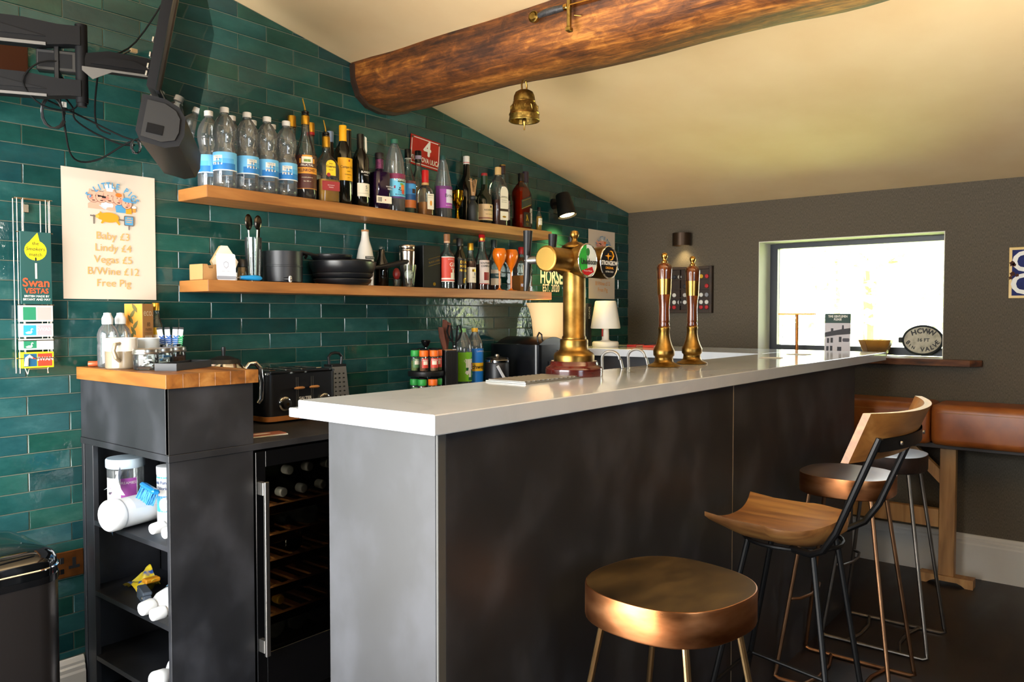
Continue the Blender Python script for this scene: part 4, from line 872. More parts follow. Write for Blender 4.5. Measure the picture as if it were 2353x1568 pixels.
# ================================================================== printed wall pieces
SK = K('#e9a58c'); OL = K('#4a2a22'); BLUE = K('#4b93bf'); ORG = K('#f0961c'); ORT = K('#e6a25a', .7)
def arc_text(s, m, parent, size, cx, cz, rad, a_mid, a_span, y):
    v = []
    n = len(s)
    mb = MB()
    for i, ch in enumerate(s):
        if ch == ' ': continue
        a = a_mid + a_span/2 - a_span*i/(n-1)
        gv, gf = glyphs(ch)
        for k, (dx, dy) in enumerate(((-.03, 0), (.03, 0), (0, .03), (0, -.03))):
            T = Matrix.Translation((cx+rad*cos(R(a)), y-k*4e-5, cz+rad*sin(R(a)))) @ TW @ Matrix.Rotation(R(a-90), 4, 'Z')
            mb.add([((x+dx)*size*.85, (yy+dy)*size, 0) for x, yy, z in gv], gf, T)
    return mb.ob('lettering', m, parent, 0)
def poster(x0, x1, z0, z1, label, y=-.0085):
    w, h = x1-x0, z1-z0
    t = thing('price_poster', label, 'poster', (x0, y, z0))
    # sheet with a slight curl at the lower corner
    mb = MB(); mb.grid(lambda u, v: (w*u, -.0012*(1-v)*(1-u)*3-.0006, h*v), 8, 8)
    mb.grid(lambda u, v: (w*u, -.0012*(1-v)*(1-u)*3, h*v), 8, 8); mb.ob('sheet', mat('poster_paper', '#d3c6b4', .65), t, 60)
    s = w/.309; yy = -.0045
    cnt = [0]
    def P(poly, m, k=0):
        cnt[0] += 1; q = yy-.00014*k-.000004*cnt[0]
        return MB().prism([(w*.5+px_*s, h+pz*s) for px_, pz in poly], q, q-.00008, 'xz').ob('print', m, t, 0)
    em = arc_text('5 LITTLE PIGS', BLUE, t, .027*s, w*.5+.004*s, h-.14*s, .094*s, 88, 112, yy-.003)
    P([(-.074, -.127), (-.074, -.112), (-.055, -.098), (.02, -.098), (.02, -.127)], SK)
    P([(.018, -.133), (.014, -.113), (.032, -.1), (.05, -.112), (.05, -.133)], BLUE); P([(.05, -.135), (.05, -.118), (.06, -.108), (.07, -.118), (.07, -.135)], ORG, 1)
    P(ell(-.012, -.112, .02, .014), W_, 2); P(ell(.0, -.124, .016, .006), SK, 3)
    P([(-.04, -.114), (-.036, -.113), (-.014, -.122), (-.016, -.127), (-.024, -.125)], K('#b9c6cf'), 4)
    for k, (cx, cz, r_) in enumerate([(-.056, -.088, .019), (-.03, -.087, .019), (-.004, -.084, .021), (.026, -.089, .019), (.053, -.102, .017)]):
        P(ell(cx, cz, r_+.0012, r_*.95+.0012), OL, 5+k); P(ell(cx, cz, r_, r_*.95), SK, 5.5+k)
        P([(cx-r_*.9, cz+r_*.4), (cx-r_*.7, cz+r_*1.35), (cx-r_*.2, cz+r_*.8)], SK, 6+k); P([(cx+r_*.9, cz+r_*.4), (cx+r_*.75, cz+r_*1.3), (cx+r_*.2, cz+r_*.8)], SK, 6+k)
        sx = -.4 if k in (0, 2) else .3
        P(ell(cx+sx*r_, cz-r_*.25, r_*.36, r_*.3), K('#d98872'), 7+k); P(ell(cx-.25*r_, cz+r_*.2, .0016, .0022, 8), OL, 7+k); P(ell(cx+.35*r_, cz+r_*.2, .0016, .0022, 8), OL, 7+k)
        P(ell(cx, cz-r_*.62, r_*.3, r_*.1, 10), OL, 7+k)
    P([(-.044, -.081), (-.016, -.084), (-.017, -.09), (-.028, -.09), (-.031, -.086), (-.042, -.088)], BK, 13)
    P([(-.014, -.066), (.006, -.066), (.008, -.055), (-.016, -.055)], W_, 12); P(ell(-.004, -.052, .016, .01), W_, 13)
    P(ell(.026, -.075, .011, .007), K('#ea6f1e'), 13); P(ell(.053, -.088, .015, .008), BLUE, 13); P([(.053, -.09), (.077, -.093), (.077, -.097), (.053, -.096)], BLUE, 13)
    P([(.072, -.128), (.084, -.128), (.084, -.112), (.072, -.112)], K('#e08a3a'), 8); P(ell(.078, -.111, .008, .004), W_, 9)
    # spit roast below
    GRY = K('#6a5d55')
    P([(-.068, -.149), (.066, -.158), (.066, -.162), (-.068, -.153)], GRY, 1); P([(-.058, -.148), (-.054, -.148), (-.054, -.178), (-.058, -.178)], GRY, 2)
    P(ell(-.006, -.153, .032, .017), ORG, 3); P(ell(-.034, -.151, .012, .011), ORG, 4); P(ell(-.045, -.152, .006, .006), K('#f0b04a'), 5)
    P([(-.038, -.142), (-.036, -.134), (-.028, -.141)], ORG, 5); P([(-.03, -.165), (-.034, -.174), (-.028, -.175), (-.02, -.167)], ORG, 5); P([(.016, -.165), (.026, -.177), (.03, -.174), (.024, -.16)], ORG, 5)
    P(rrect(.034, .034, .004, .06, -.176), GRY, 6); P(rrect(.028, .028, .003, .06, -.173), BLUE, 7); P([(.058, -.176), (.062, -.176), (.062, -.19), (.058, -.19)], GRY, 6)
    for i, (dz, wd_) in enumerate(((-.151, .01), (-.158, .016), (-.165, .014))): P([(.06-wd_*.7, dz), (.06+wd_*.7, dz), (.06+wd_*.7, dz+.003), (.06-wd_*.7, dz+.003)], K('#c79a6a'), 8)
    for i, s_ in enumerate(['Baby £3', 'Lindy £4', 'Vegas £5', 'B/Wine £12', 'Free Pig']):
        letter(s_, ORT, t, .0355*s, TF(w*.52, yy-.0003, h-(.2165+.0395*i)*s))
    return t
poster(.109, .415, 1.391, 1.815, 'white price list poster with cartoon pigs above the end cabinet')
poster(3.142, 3.45, 1.438, 1.868, 'second price list poster near the corner behind the beer font')
# red enamel street number
t = thing('enamel_sign', 'red enamel street number plate reading 4 above the upper shelf', 'sign', (1.738, -.009, 2.11), rot=(0, R(4.5), 0))
MB().bev(-.098, .098, -.002, .002, -.07, .07, .001).ob('plate', mat('red_enamel', '#a5150f', .22), t, 0)
fr = MB(); yv = -.0026
for a in ((-.09, .09, .0585, .062), (-.09, .09, -.062, -.0585), (-.0925, -.089, -.062, .062), (.089, .0925, -.062, .062)): fr.box(a[0], a[1], yv, -.002, a[2], a[3])
fr.ob('border', W_, t, 0)
letter('4', W_, t, .1, TF(.012, yv, .018), bold=.03); letter('VREČKOVA ULICA', W_, t, .033, TF(0, yv, -.038), sx=.72, bold=.02)
for s_ in (-1, 1): MB().lathe([(0, -.003), (.006, -.003), (.006, 0), (0, 0)], 12, T=Matrix.Translation((s_*.088, -.0028, .058)) @ Matrix.Rotation(R(-90), 4, 'X')).ob('screw', K('#5d3a22'), t)
# white lettering on the tiles beyond the shelf end
t = thing('wall_lettering', 'white lettering with year 2020 on the tiles beyond the shelf', 'lettering', (2.765, -.0052, 1.495))
letter('HORSE', W_, t, .115, TF(0, -.0006, .06), sx=.62, bold=.03, name='word'); letter('EST. 2020', W_, t, .06, TF(-.005, -.0006, -.004), sx=.68, bold=.02, name='word')
# blue enamel sign cut by the frame
t = thing('enamel_sign', 'rusty blue and yellow enamel sign at the right edge', 'sign', (XR-.003, -2.17, 1.42), R(-90))
MB().bev(-.005, .5, -.002, .002, 0, .25, .001).ob('plate', mat('yellow_enamel', '#c9a12b', .35), t, 0)
MB().bev(.008, .487, -.0032, -.002, .013, .237, .0004).ob('blue_field', noisy('blue_enamel', ['#141d52', '#1a2663'], (30, 30, 30), 4, .6, spec=.2), t, 0)
letter('G', W_, t, .135, TF(.055, -.004, .175), bold=.03); letter('C', W_, t, .135, TF(.05, -.004, .065), bold=.03)
M_RUST = noisy('rust_patch', ['#2b1610', '#5b3018'], (80, 80, 80), 4, .9)
for (x, z, r_) in ((.008, .17, .012), (.016, .163, .009), (.01, .118, .012), (.03, .112, .008), (.002, .1, .008)): MB().prism([(x+r_*cos(k*.7)*(1+.4*sin(k*2.3)), z+r_*sin(k*.7)*(1+.3*cos(k*3.1))) for k in range(9)], -.0045, -.0032, 'xz').ob('rust_patch', M_RUST, t, 0)

# ------------------------------------------------------------------ match dispenser
t = thing('match_dispenser', 'wire rack of matchboxes with green and yellow advertising board', 'rack', (.015, -.03, 1.16))
M_WIRE = mat('nickel_wire', '#a79e8c', .25, 1.0)
def wire(pts, r=.0016): MB().tube(pts, r, 6).ob('wire', M_WIRE, t)
for x, y in ((-.05, .008), (-.046, -.012), (-.03, -.014), (-.024, .012), (.028, .012), (.034, -.014), (.046, -.012), (.05, .008)):
    zb = .0 if x < -.045 else .055; wire([(x, y, zb), (x, y, .535)])
for z, y in ((.535, -.012), (.535, .01), (.432, -.016), (.21, -.016), (.1, -.016), (.045, -.016), (.045, .012)): wire([(-.052, y, z), (.052, y, z)])
for s_ in (-1, 1): wire([(s_*.052, -.016, .535), (s_*.052, .012, .535)]); wire([(s_*.03, -.014, .05), (s_*.034, -.012, .02), (s_*.028, -.02, -.004)])
wire([(-.028, -.022, -.002), (-.026, -.024, .012), (.026, -.024, .012), (.03, -.022, -.002)])
MB().bev(-.008, .01, .012, .02, .02, .046, .001).ob('bracket', M_WIRE, t, 0); MB().bev(-.022, -.004, .012, .02, .495, .52, .001).ob('bracket', M_WIRE, t, 0)
bd = MB().bev(-.043, .045, -.022, -.017, .212, .434, .0006).ob('advert_board', mat('bottle_green_print', '#0e4a48', .35), t, 0)
yb = -.0224
pbn = [0]
def PB(poly, m, k=0, par=None):
    pbn[0] += 1; q = yb-.0001*k-.00003*pbn[0]
    return MB().prism(poly, q, q-.00012, 'xz').ob('print', m, par or bd, 0)
YEL = K('#f1d90f')
PB(ell(0, .377, .0315, .031) , YEL); PB([(-.026, .391), (-.012, .41), (.006, .432), (.012, .405), (.028, .39)], YEL)
letter('the', BK, bd, .015, TF(0, yb-.0008, .398)); letter('Smokers', BK, bd, .0155, TF(.0, yb-.0008, .381), skew=.2); letter('match', BK, bd, .015, TF(.0, yb-.0008, .364))
PB([(-.0025, .29), (.003, .29), (.003, .338), (-.0025, .338)], CR, 1); PB(ell(0, .35, .0025, .006), BK, 2)
OR2 = K('#e2542b'); letter('Swan', OR2, bd, .037, TF(.0, yb-.0008, .277), bold=.02); letter('VESTAS', OR2, bd, .0215, TF(.001, yb-.0008, .252), bold=.03, sx=.95)
letter('BRITISH MADE BY', W_, bd, .009, TF(.001, yb-.0008, .236), bold=.02); letter('BRYANT AND MAY', W_, bd, .009, TF(.001, yb-.0008, .226), bold=.02)
def swan(cx, cz, s, m, par, y):
    b = [(cx-.9*s, cz-.2*s), (cx-.6*s, cz-.5*s), (cx+.4*s, cz-.5*s), (cx+.75*s, cz-.1*s), (cx+.55*s, cz+.45*s), (cx+.75*s, cz+.65*s), (cx+.9*s, cz+.5*s), (cx+.95*s, cz+.75*s), (cx+.6*s, cz+.9*s), (cx+.35*s, cz+.6*s), (cx+.4*s, cz+.1*s), (cx-.2*s, cz+.1*s)]
    MB().prism(b, y, y-.0003, 'xz').ob('print', m, par, 0)
for (z0, z1, cA, cB, cS, txt, tcol, swn) in ((.155, .208, '#e8e4da', '#23845f', '#e3a9a4', '', '#e8e4da', 0), (.108, .152, '#e8e4da', '#2c9fd8', '#e7a6ad', 'SWAN', '#f0e8e0', 1), (.098-.03, .105, '#dfe3d8', '#23845f', '#d9d9d0', '', '#999999', 1), (.012, .064, '#f0d21c', '#1b5f86', '#e2412a', 'SWAN', '#f0e8e0', 2)):
    bx = MB().bev(-.041, .049, -.0155, .012, z0+.003, z1, .0006).ob('matchbox', K(cA), t, 0); y2 = -.0158
    MB().prism([(-.036, z0+.008), (.0, z0+.008), (.0, z1-.005), (-.036, z1-.005)], y2, y2-.0002, 'xz').ob('print', K(cB), bx, 0); MB().prism([(.003, z0+.008), (.044, z0+.008), (.044, z1-.005), (.003, z1-.005)], y2, y2-.0002, 'xz').ob('print', K(cS), bx, 0)
    if txt: letter(txt, K(tcol), bx, .016, TF(.0235, y2-.0006, (z0+z1)/2+.004), bold=.02)
    if swn == 1: swan(-.02, (z0+z1)/2-.003, .012, W_, bx, y2-.0004)
    if swn == 2:
        MB().tube([(-.03, y2-.0008, z0+.01), (-.028, y2-.0008, z0+.034), (-.02, y2-.0008, z0+.04), (-.011, y2-.0008, z0+.034)], [.006, .005, .005, .003], 8).ob('print', W_, bx); MB().prism([(-.013, z0+.037), (-.003, z0+.03), (-.013, z0+.032)], y2-.004, y2-.0046, 'xz').ob('print', K('#e2412a'), bx, 0)

# ------------------------------------------------------------------ copper double socket
t = thing('wall_socket', 'copper double socket plate low on the green tiles', 'socket', (.084, -.0045, .53))
MB().bev(-.073, .073, -.006, 0, -.043, .043, .002).ob('plate', noisy('copper_plate', ['#6b3a1c', '#a5652f'], (14, 14, 14), 4, .35, .9), t, 0)
for cx in (-.036, .043):
    MB().box(cx-.0055, cx+.0055, -.0066, -.0058, -.006, .02).ob('pin_hole', BK, t, 0); 
    MB().box(cx-.017, cx+.017, -.0067, -.0058, -.016, -.0062).ob('pin_hole', BK, t, 0)
for cx in (-.01, .005): MB().bev(cx-.006, cx+.006, -.009, -.0055, .006, .026, .001).ob('switch', M_BLACK, t, 0)
for cx in (-.008, .006): MB().bev(cx-.006, cx+.006, -.0075, -.0055, -.028, -.012, .0008).ob('usb_port', M_DKGREY, t, 0)

# ------------------------------------------------------------------ wall lights
t = thing('cone_spotlight', 'black cone wall spotlight glowing on the tiles past the shelf', 'wall light', (2.78, -.005, 1.96))
MB().lathe([(0, -.001), (.03, -.001), (.03, .012), (0, .012)], 24, T=Matrix.Rotation(R(90), 4, 'X') @ Matrix.Translation((0, .02, .0))).ob('wall_plate', M_BLACKM, t)
MB().tube([(0, -.01, .02), (0, -.06, .02)], .008, 8).ob('bracket', M_BLACKM, t)
MB().lathe([(0, .075), (.035, .075), (.04, .07), (.056, -.06), (.054, -.06), (.038, .06), (0, .06)], 28, T=Matrix.Translation((0, -.085, 0)) @ Matrix.Rotation(R(-16), 4, 'X')).ob('shade', M_BLACKM, t, 40)
MB().lathe([(0, -.052), (.042, -.052), (.042, -.047), (0, -.046)], 20, T=Matrix.Translation((0, -.085, 0)) @ Matrix.Rotation(R(-16), 4, 'X')).ob('bulb', mat('warm_bulb', '#ffd58a', .5, emit=18, emit_color=(1, .72, .3)), t)
light('cone_spotlight_beam', 'SPOT', (2.78, -.105, 1.893), 18.0, (1.0, .72, .2), (2.79, -.03, 1.5), spot_size=R(105), spot_blend=.6, shadow_soft_size=.03)
t = thing('cylinder_wall_light', 'bronze half drum wall light glowing down the taupe wall', 'wall light', (XR-.001, -.414, 1.81))
MB().lathe([(.058, -.039), (.058, .039), (.055, .039), (.055, -.039), (.058, -.039)], 28, T=Matrix.Translation((-.045, 0, 0))).ob('shade', mat('bronze_shade', '#3a2a1c', .4, .6), t, 40)
MB().box(-.05, 0, -.02, .02, -.02, .02).ob('wall_plate', M_BLACKM, t, 0); MB().lathe([(0, .03), (.057, .03), (.057, .032), (0, .032)], 24, T=Matrix.Translation((-.045, 0, 0))).ob('top_disc', M_BLACKM, t)
MB().ball((-.045, 0, -.005), .022, 14, 8).ob('bulb', mat('warm_bulb', ''), t)
light('cylinder_light_beam', 'SPOT', (XR-.046, -.414, 1.775), 4.0, (1.0, .76, .36), (XR-.02, -.414, 1.2), spot_size=R(100), spot_blend=.7, shadow_soft_size=.03)

# ------------------------------------------------------------------ bottle cap display on the window wall
M_DKW = noisy('dark_stained_wood', ['#1e120b', '#33200f'], (20, 20, 20), 5, .5)
t = thing('display_case', 'dark wooden grid case of bottle caps on the taupe wall', 'display case', (XR-.001, -.27, 1.35), R(-90))
MB().box(0, .34, -.004, 0, 0, .29).ob('back_panel', M_DKW, t, 0)
for a in ((0, .018, 0, .29), (.322, .34, 0, .29), (.018, .322, 0, .018), (.018, .322, .272, .29)): MB().bev(a[0], a[1], -.03, -.004, a[2], a[3], .001).ob('frame_rail', M_DKW, t, 0)
for k in (1, 2): MB().box(.018+k*.101-.003, .018+k*.101+.003, -.024, -.004, .018, .272).ob('divider', M_DKW, t, 0)
for z in (.05, .095, .15, .21): MB().box(.018, .322, -.022, -.004, z-.003, z+.003).ob('ledge', M_DKW, t, 0)
cc = ['#b9b5ad', '#d8d5cc', '#2a2b30', '#b3262a', '#c9a12b', '#8a8c92']
for z in (.022, .053, .098, .153, .213):
    for k in range(8):
        if rnd.random() < .3: continue
        x = .038+k*.037; c_ = cc[rnd.randrange(6)] if z > .06 else ('#b3262a' if z < .04 else '#d8d5cc')
        o = MB().lathe([(0, 0), (.012, 0), (.0135, .003), (.011, .006), (0, .007)], 14, T=Matrix.Rotation(R(90), 4, 'X')).ob('bottle_cap', K(c_, .35), t); o.location = (x, -.005, z+.0145)

# ------------------------------------------------------------------ window sill things
SZ = WZ0+.0005
t = thing('copper_desk_lamp', 'thin copper T shaped lamp on the window sill', 'lamp', (3.70, -1.1, SZ), R(-82))
MC = mat('rose_copper', '#a0622f', .35, 1.0)
MB().lathe([(0, 0), (.062, 0), (.062, .008), (0, .009)], 28).ob('base', MC, t); MB().tube([(0, 0, .008), (0, 0, .226)], .009, 12).ob('stem', MC, t)
MB().bev(-.105, .105, -.012, .012, .226, .234, .002).ob('light_bar', MC, t, 0); MB().tube([(-.08, 0, .226), (-.08, 0, .1)], .0008, 5).ob('pull_cord', M_BLACK, t); MB().lathe([(0, .07), (.003, .072), (.004, .095), (0, .1)], 8, c=(-.08, 0, 0)).ob('pull_weight', M_STEEL, t)
t = thing('pub_book', 'book with green title band and old pub photograph standing on the sill', 'book', (3.68, -1.335, SZ), rot=(R(-6), 0, R(-78)))
MB().bev(-.067, .067, 0, .016, 0, .232, .001).ob('pages', M_PAPER, t, 0)
cv = MB().box(-.068, .068, -.0015, 0, 0, .233).ob('cover', mat('cover_print', '#cfc8cc', .35), t, 0)
pcn = [0]
def PC(poly, m, k=1):
    pcn[0] += 1; q = -.0015-.00002*pcn[0]
    return MB().prism(poly, q, q-.0002, 'xz').ob('print', m, cv, 0)
DG = K('#24212a'); PC([(-.068, .18), (.068, .18), (.068, .233), (-.068, .233)], K('#0f3d33'))
letter('TIME GENTLEMEN', W_, cv, .0175, TF(0, -.0024, .217), sx=.72, bold=.04); letter('PLEASE', W_, cv, .0175, TF(0, -.0024, .2), sx=.75, bold=.04)
PC([(-.068, .1), (-.068, .125), (-.04, .132), (.02, .145), (.068, .152), (.068, .118), (.0, .112)], DG); PC([(-.035, .13), (-.022, .13), (-.022, .15), (-.035, .15)], DG); PC([(.022, .14), (.034, .14), (.032, .168), (.024, .168)], DG)
for (x, z, w_, h_) in ((-.055, .066, .012, .028), (-.036, .068, .013, .028), (.008, .072, .014, .03), (-.058, .018, .013, .03), (-.038, .02, .013, .03), (.0, .0, .022, .045), (-.028, .0, .006, .022), (-.016, .0, .006, .02), (.03, .0, .006, .02), (.042, .0, .007, .02)): PC([(x, z), (x+w_, z), (x+w_, z+h_), (x, z+h_)], DG)
PC(rrect(.036, .02, .006, .045, .074), K('#4a4650'))
t = thing('glass_bowl', 'faceted amber glass bowl on the window sill', 'bowl', (3.70, -1.535, SZ))
MB().lathe([(0, .003), (.052, .003), (.055, 0), (.058, .004), (.092, .088), (.088, .088), (.053, .012), (0, .01)], 8).ob('bowl', mat('amber_frosted_glass', '#a07a45', .25, trans=.6, ior=1.3), t, 20)
t = thing('valve_plaque', 'oval cast valve plaque with raised black letters leaning in window', 'plaque', (3.755, -1.755, SZ+.004), rot=(R(-10), 0, R(-90)))
MP = noisy('chipped_cream_paint', ['#8a8474', '#b5ae9b', '#c4bfae'], (30, 30, 30), 5, .6); MI = mat('old_iron', '#22282a', .55, .4)
MB().prism(ell(0, .085, .102, .083, 40), -.002, .014, 'xz').ob('backing', MI, t, 30); MB().prism(ell(0, .085, .092, .073, 40), -.006, -.002, 'xz').ob('face', MP, t, 30)
MB().tube([(.097*cos(2*pi*k/40), -.006, .085+.078*sin(2*pi*k/40)) for k in range(40)], .0055, 8, True).ob('rim', MI, t)
for s_ in (-1, 1): MB().bev(s_*.108-.014, s_*.108+.014, -.004, .012, .07, .1, .003).ob('lug', MI, t, 0)
for i, ch in enumerate('HCWW'): a = 128-25*i; letter(ch, BK, t, .038, TF(.072*cos(R(a)), -.0068, .085+.05*sin(R(a))+.0) @ Matrix.Rotation(R((a-90)*.5), 4, 'Z'), bold=.04, name='raised_letter')
letter('16 FT', BK, t, .026, TF(.004, -.0068, .085), bold=.03, name='raised_letter')
for i, ch in enumerate('8IN VALVE'):
    if ch != ' ': a = 196+19*i; letter(ch, BK, t, .032 if i > 3 or i == 0 else .022, TF(.074*cos(R(a)), -.0068, .085+.052*sin(R(a))) @ Matrix.Rotation(R((a-270)*.55), 4, 'Z'), bold=.04, name='raised_letter')

# ------------------------------------------------------------------ bell under the beam
t = thing('hanging_bell', 'small ornate brass bell hanging from the beam', 'bell', (1.483, -.81, 2.09))
BP = [(.0585, 0), (.0595, .004), (.0575, .022), (.058, .026), (.056, .03), (.055, .045), (.05, .062), (.0425, .072), (.0425, .08), (.0405, .098), (.034, .112), (.02, .12), (0, .121)]
MB().lathe([(.0555, .002)] + BP, 36).ob('bell_body', M_BRASS_DK, t, 50)
MB().lathe([(.055, .002), (.053, .03), (.046, .06), (.036, .1), (0, .112)], 30).ob('bell_inside', M_BRASS_DK, t, 50)
MB().tube([(.0595*cos(2*pi*k/32), .0595*sin(2*pi*k/32), .003) for k in range(32)], .0018, 6, True).ob('lip_ring', M_BRASS_DK, t)
for z, r_ in ((.026, .0585), (.03, .0572), (.074, .0432)): MB().tube([(r_*cos(2*pi*k/32), r_*sin(2*pi*k/32), z) for k in range(32)], .0012, 6, True).ob('moulding', M_BRASS_LT, t)
for k in range(10):
    a = 2*pi*k/10; c0 = Vector((.055*cos(a), .055*sin(a), .05))
    MB().tube([(.0545*cos(a+q*.12), .0545*sin(a+q*.12), .037+.02*abs(q)**.5*1.0-.0) for q in (-1, -.6, 0, .6, 1)], .0014, 5).ob('scroll', M_BRASS_DK, t)
MB().tube([(-.014, 0, .118), (-.016, 0, .14), (-.009, 0, .157), (0, 0, .161), (.009, 0, .157), (.016, 0, .14), (.014, 0, .118)], .0035, 8).ob('hanger', M_BRASS, t)
MB().tube([(0, .0+.012*cos(q), .172+.014*sin(q)) for q in [2*pi*k/14 for k in range(14)]], .0014, 6, True).ob('hook_ring', M_STEEL, t)
MB().lathe([(0, -.034), (.003, -.033), (.002, -.02), (.008, -.005), (.009, .003), (.006, .012), (.002, .018), (.0015, .1), (0, .1)], 14).ob('clapper', M_BRASS, t)

# ------------------------------------------------------------------ sword on the beam
t = thing('sword', 'ornamental sword with brass hilt fixed along the beam', 'sword', (1.262, -1.035, 2.372), rot=(R(0), 0, R(3)))
Tz = Matrix.Rotation(R(-90), 4, 'Y')
MB().lathe([(0, 0), (.018, 0), (.02, .004), (.02, .018), (.017, .021), (.015, .018), (.012, .024), (0, .026)], 28, T=Tz).ob('pommel', M_BRASS_DK, t, 40)
MB().tube([(-.012, -.02, 0), (-.014, -.05, .003), (-.014, -.09, .004), (-.012, -.125, .004)], [.009, .012, .0125, .0095], 12).ob('grip', noisy('black_leather_grip', ['#1d1d1f', '#3c3c3e'], (200, 200, 200), 2, .5, bump=.4), t)
MB().lathe([(.011, 0), (.012, .006), (.012, .012), (.01, .014)], 16, T=Matrix.Translation((-.012, -.124, .004)) @ Matrix.Rotation(R(90), 4, 'X')).ob('ferrule', M_BRASS_LT, t)
MB().bev(-.022, -.004, -.15, -.138, -.075, .06, .003, ).ob('crossguard', M_BRASS_DK, t, 0); MB().bev(-.025, -.001, -.153, -.135, -.08, -.066, .002).ob('guard_end', M_BRASS_DK, t, 0)
MB().prism([(-.024, -.15), (-.024, -.92), (-.012, -1.0), (.0, -.92), (.0, -.15)], -.014, -.010, 'xy', T=Matrix.Translation((0, 0, .016)) @ Matrix.Rotation(R(0), 4, 'X')).ob('blade', M_BRASS_LT, t, 0)
MB().tube([(-.004, -.158, -.026), (.006, -.18, -.03)], .0018, 6).ob('fixing_nail', M_BRASS, t)
# ================================================================== television on its wall arm
tv = thing('television', 'flat screen television seen edge on, tilted out from the wall', 'television', (.30, -.46, 2.085), rot=(0, 0, 0))
# local frame: X = outward screen normal, Y = along the width, Z = up; normal points right and down
yw = math.atan2(-.56, .83)
tv.rotation_euler = (Matrix.Rotation(yw, 4, 'Z') @ Matrix.Rotation(R(11), 4, 'Y')).to_euler()
MB().bev(-.012, .0, -.41, .41, -.19, .245, .003).ob('bezel', M_BLACKG, tv, 0)
MB().box(.0, .0012, -.402, .402, -.18, .238).ob('screen', mat('glossy_screen', '#050607', .03, spec=.9), tv, 0)
MB().prism([(-.012, -.18), (-.042, -.17), (-.046, .06), (-.03, .12), (-.012, .13)], -.36, .36, 'xz').ob('rear_housing', M_DKGREY, tv, 0)
for z in (.0, .02, .05, .09): MB().bev(-.054, -.049, -.34, -.325, z-.14, z-.128, .001).ob('port', M_STEEL, tv, 0)
sb = thing('soundbar', 'chunky black speaker bar fixed under the television', 'speaker', (.30, -.46, 2.085)); sb.rotation_euler = tv.rotation_euler
prof = [(-.045, -.195), (.01, -.195), (.045, -.207), (.064, -.23), (.07, -.275), (.062, -.305), (.03, -.318), (-.03, -.314), (-.045, -.29)]
MB().prism(prof, -.37, .12, 'xz').ob('housing', mat('satin_black', '#0b0b0d', .5, spec=.2), sb, 30)
MB().prism([(-.03, -.208), (.012, -.208), (.04, -.22), (.053, -.238), (.056, -.272), (.05, -.294), (.02, -.306), (-.03, -.302)], -.371, -.376, 'xz').ob('end_cap', mat('end_cap_grey', '#1a1918', .5, spec=.25), sb, 30)
MB().bev(-.02, .02, -.3775, -.3765, -.29, -.265, .0004).ob('connector', M_BLACKG, sb, 0)
MB().bev(-.04, .0, -.25, .25, -.196, -.181, .002).ob('clamp', M_STEEL, sb, 0)
# mount
mt_ = thing('television_bracket', 'black jointed television wall bracket with grey arm covers', 'wall bracket', (-.5, -.006, 2.07))
def mp(m_, n_, mm, s=30): return m_.ob(n_, mm, mt_, s, loc=(.5, .006, -2.07))
M_ARM = mat('black_bracket', '#08080a', .6, spec=.15); M_ARMG = mat('grey_arm_cover', '#575552', .45)
mp(MB().bev(-.62, -.38, -.024, -.006, 1.9, 2.24, .003), 'wall_plate', M_ARM, 0)
E_ = Vector((.035, -.35, 0)); A0 = Vector((-.45, -.06, 0))
def arm(p, q, z0, z1, nm, cover, th=.02):
    d = (q-p); L = d.length; d.normalize(); nrm = Vector((d.y, -d.x, 0))
    T = Matrix.Translation(p) @ Matrix(((d.x, nrm.x, 0, 0), (d.y, nrm.y, 0, 0), (0, 0, 1, 0), (0, 0, 0, 1)))
    h = z1-z0
    poly = [(0, z0+.1*h), (.1*L, z0), (.3*L, z0+.12*h), (.82*L, z0+.12*h), (.95*L, z0+.25*h), (L, z0+.25*h), (L, z1), (.9*L, z1), (.75*L, z1+.01), (.3*L, z1+.014), (.05*L, z1)]
    mp(MB().prism(poly, -th, th, 'xz', T), nm, M_ARM, 0)
    mp(MB().prism([(.0, z0), (.12*L, z0-.022), (.2*L, z0-.012), (.34*L, z0+.1*h), (.85*L, z0+.1*h), (.85*L, z0+.22*h), (0, z0+.22*h)], th, th+.004, 'xz', T), 'arm_cover', M_ARMG, 0)
    mp(MB().prism([(.1*L, z0+.45*h), (.85*L, z0+.45*h), (.6*L, z1-.1*h), (.3*L, z1-.1*h)], th, th+.003, 'xz', T), 'vent_grille', M_DKGREY, 0)
arm(A0, E_, 2.08, 2.15, 'arm', 1); arm(A0, E_, 1.94, 2.0, 'arm', 1)
mp(MB().tube([(E_.x, E_.y, 1.94), (E_.x, E_.y, 2.16)], .016, 16), 'pivot', M_ARM); mp(MB().tube([(E_.x, E_.y, 1.93), (E_.x, E_.y, 1.94)], .012, 16), 'pivot_cap', M_DKGREY)
V_ = Vector((.245, -.43, 0))
arm(E_, V_, 2.03, 2.08, 'forearm', 1, .014)
mp(MB().tube([(V_.x, V_.y, 2.01), (V_.x, V_.y, 2.11)], .014, 14), 'pivot', M_ARM); mp(MB().ball((V_.x-.005, V_.y-.012, 2.065), .02, 14, 10, (1, .6, 1.3)), 'knob', M_STEEL)
mp(MB().bev(-.06, .06, -.006, .006, -.08, .08, .002, Matrix.Translation((.262, -.425, 2.06)) @ Matrix.Rotation(yw+R(90), 4, 'Z')), 'tv_plate', M_ARM, 0)
mp(MB().bev(-.02, .0, -.1, -.094, -.0, .0, .0001) if False else MB().tube([(.235, -.45, 2.12), (.21, -.445, 2.0), (.18, -.44, 1.97)], .004, 8), 'tilt_rod', M_STEEL)
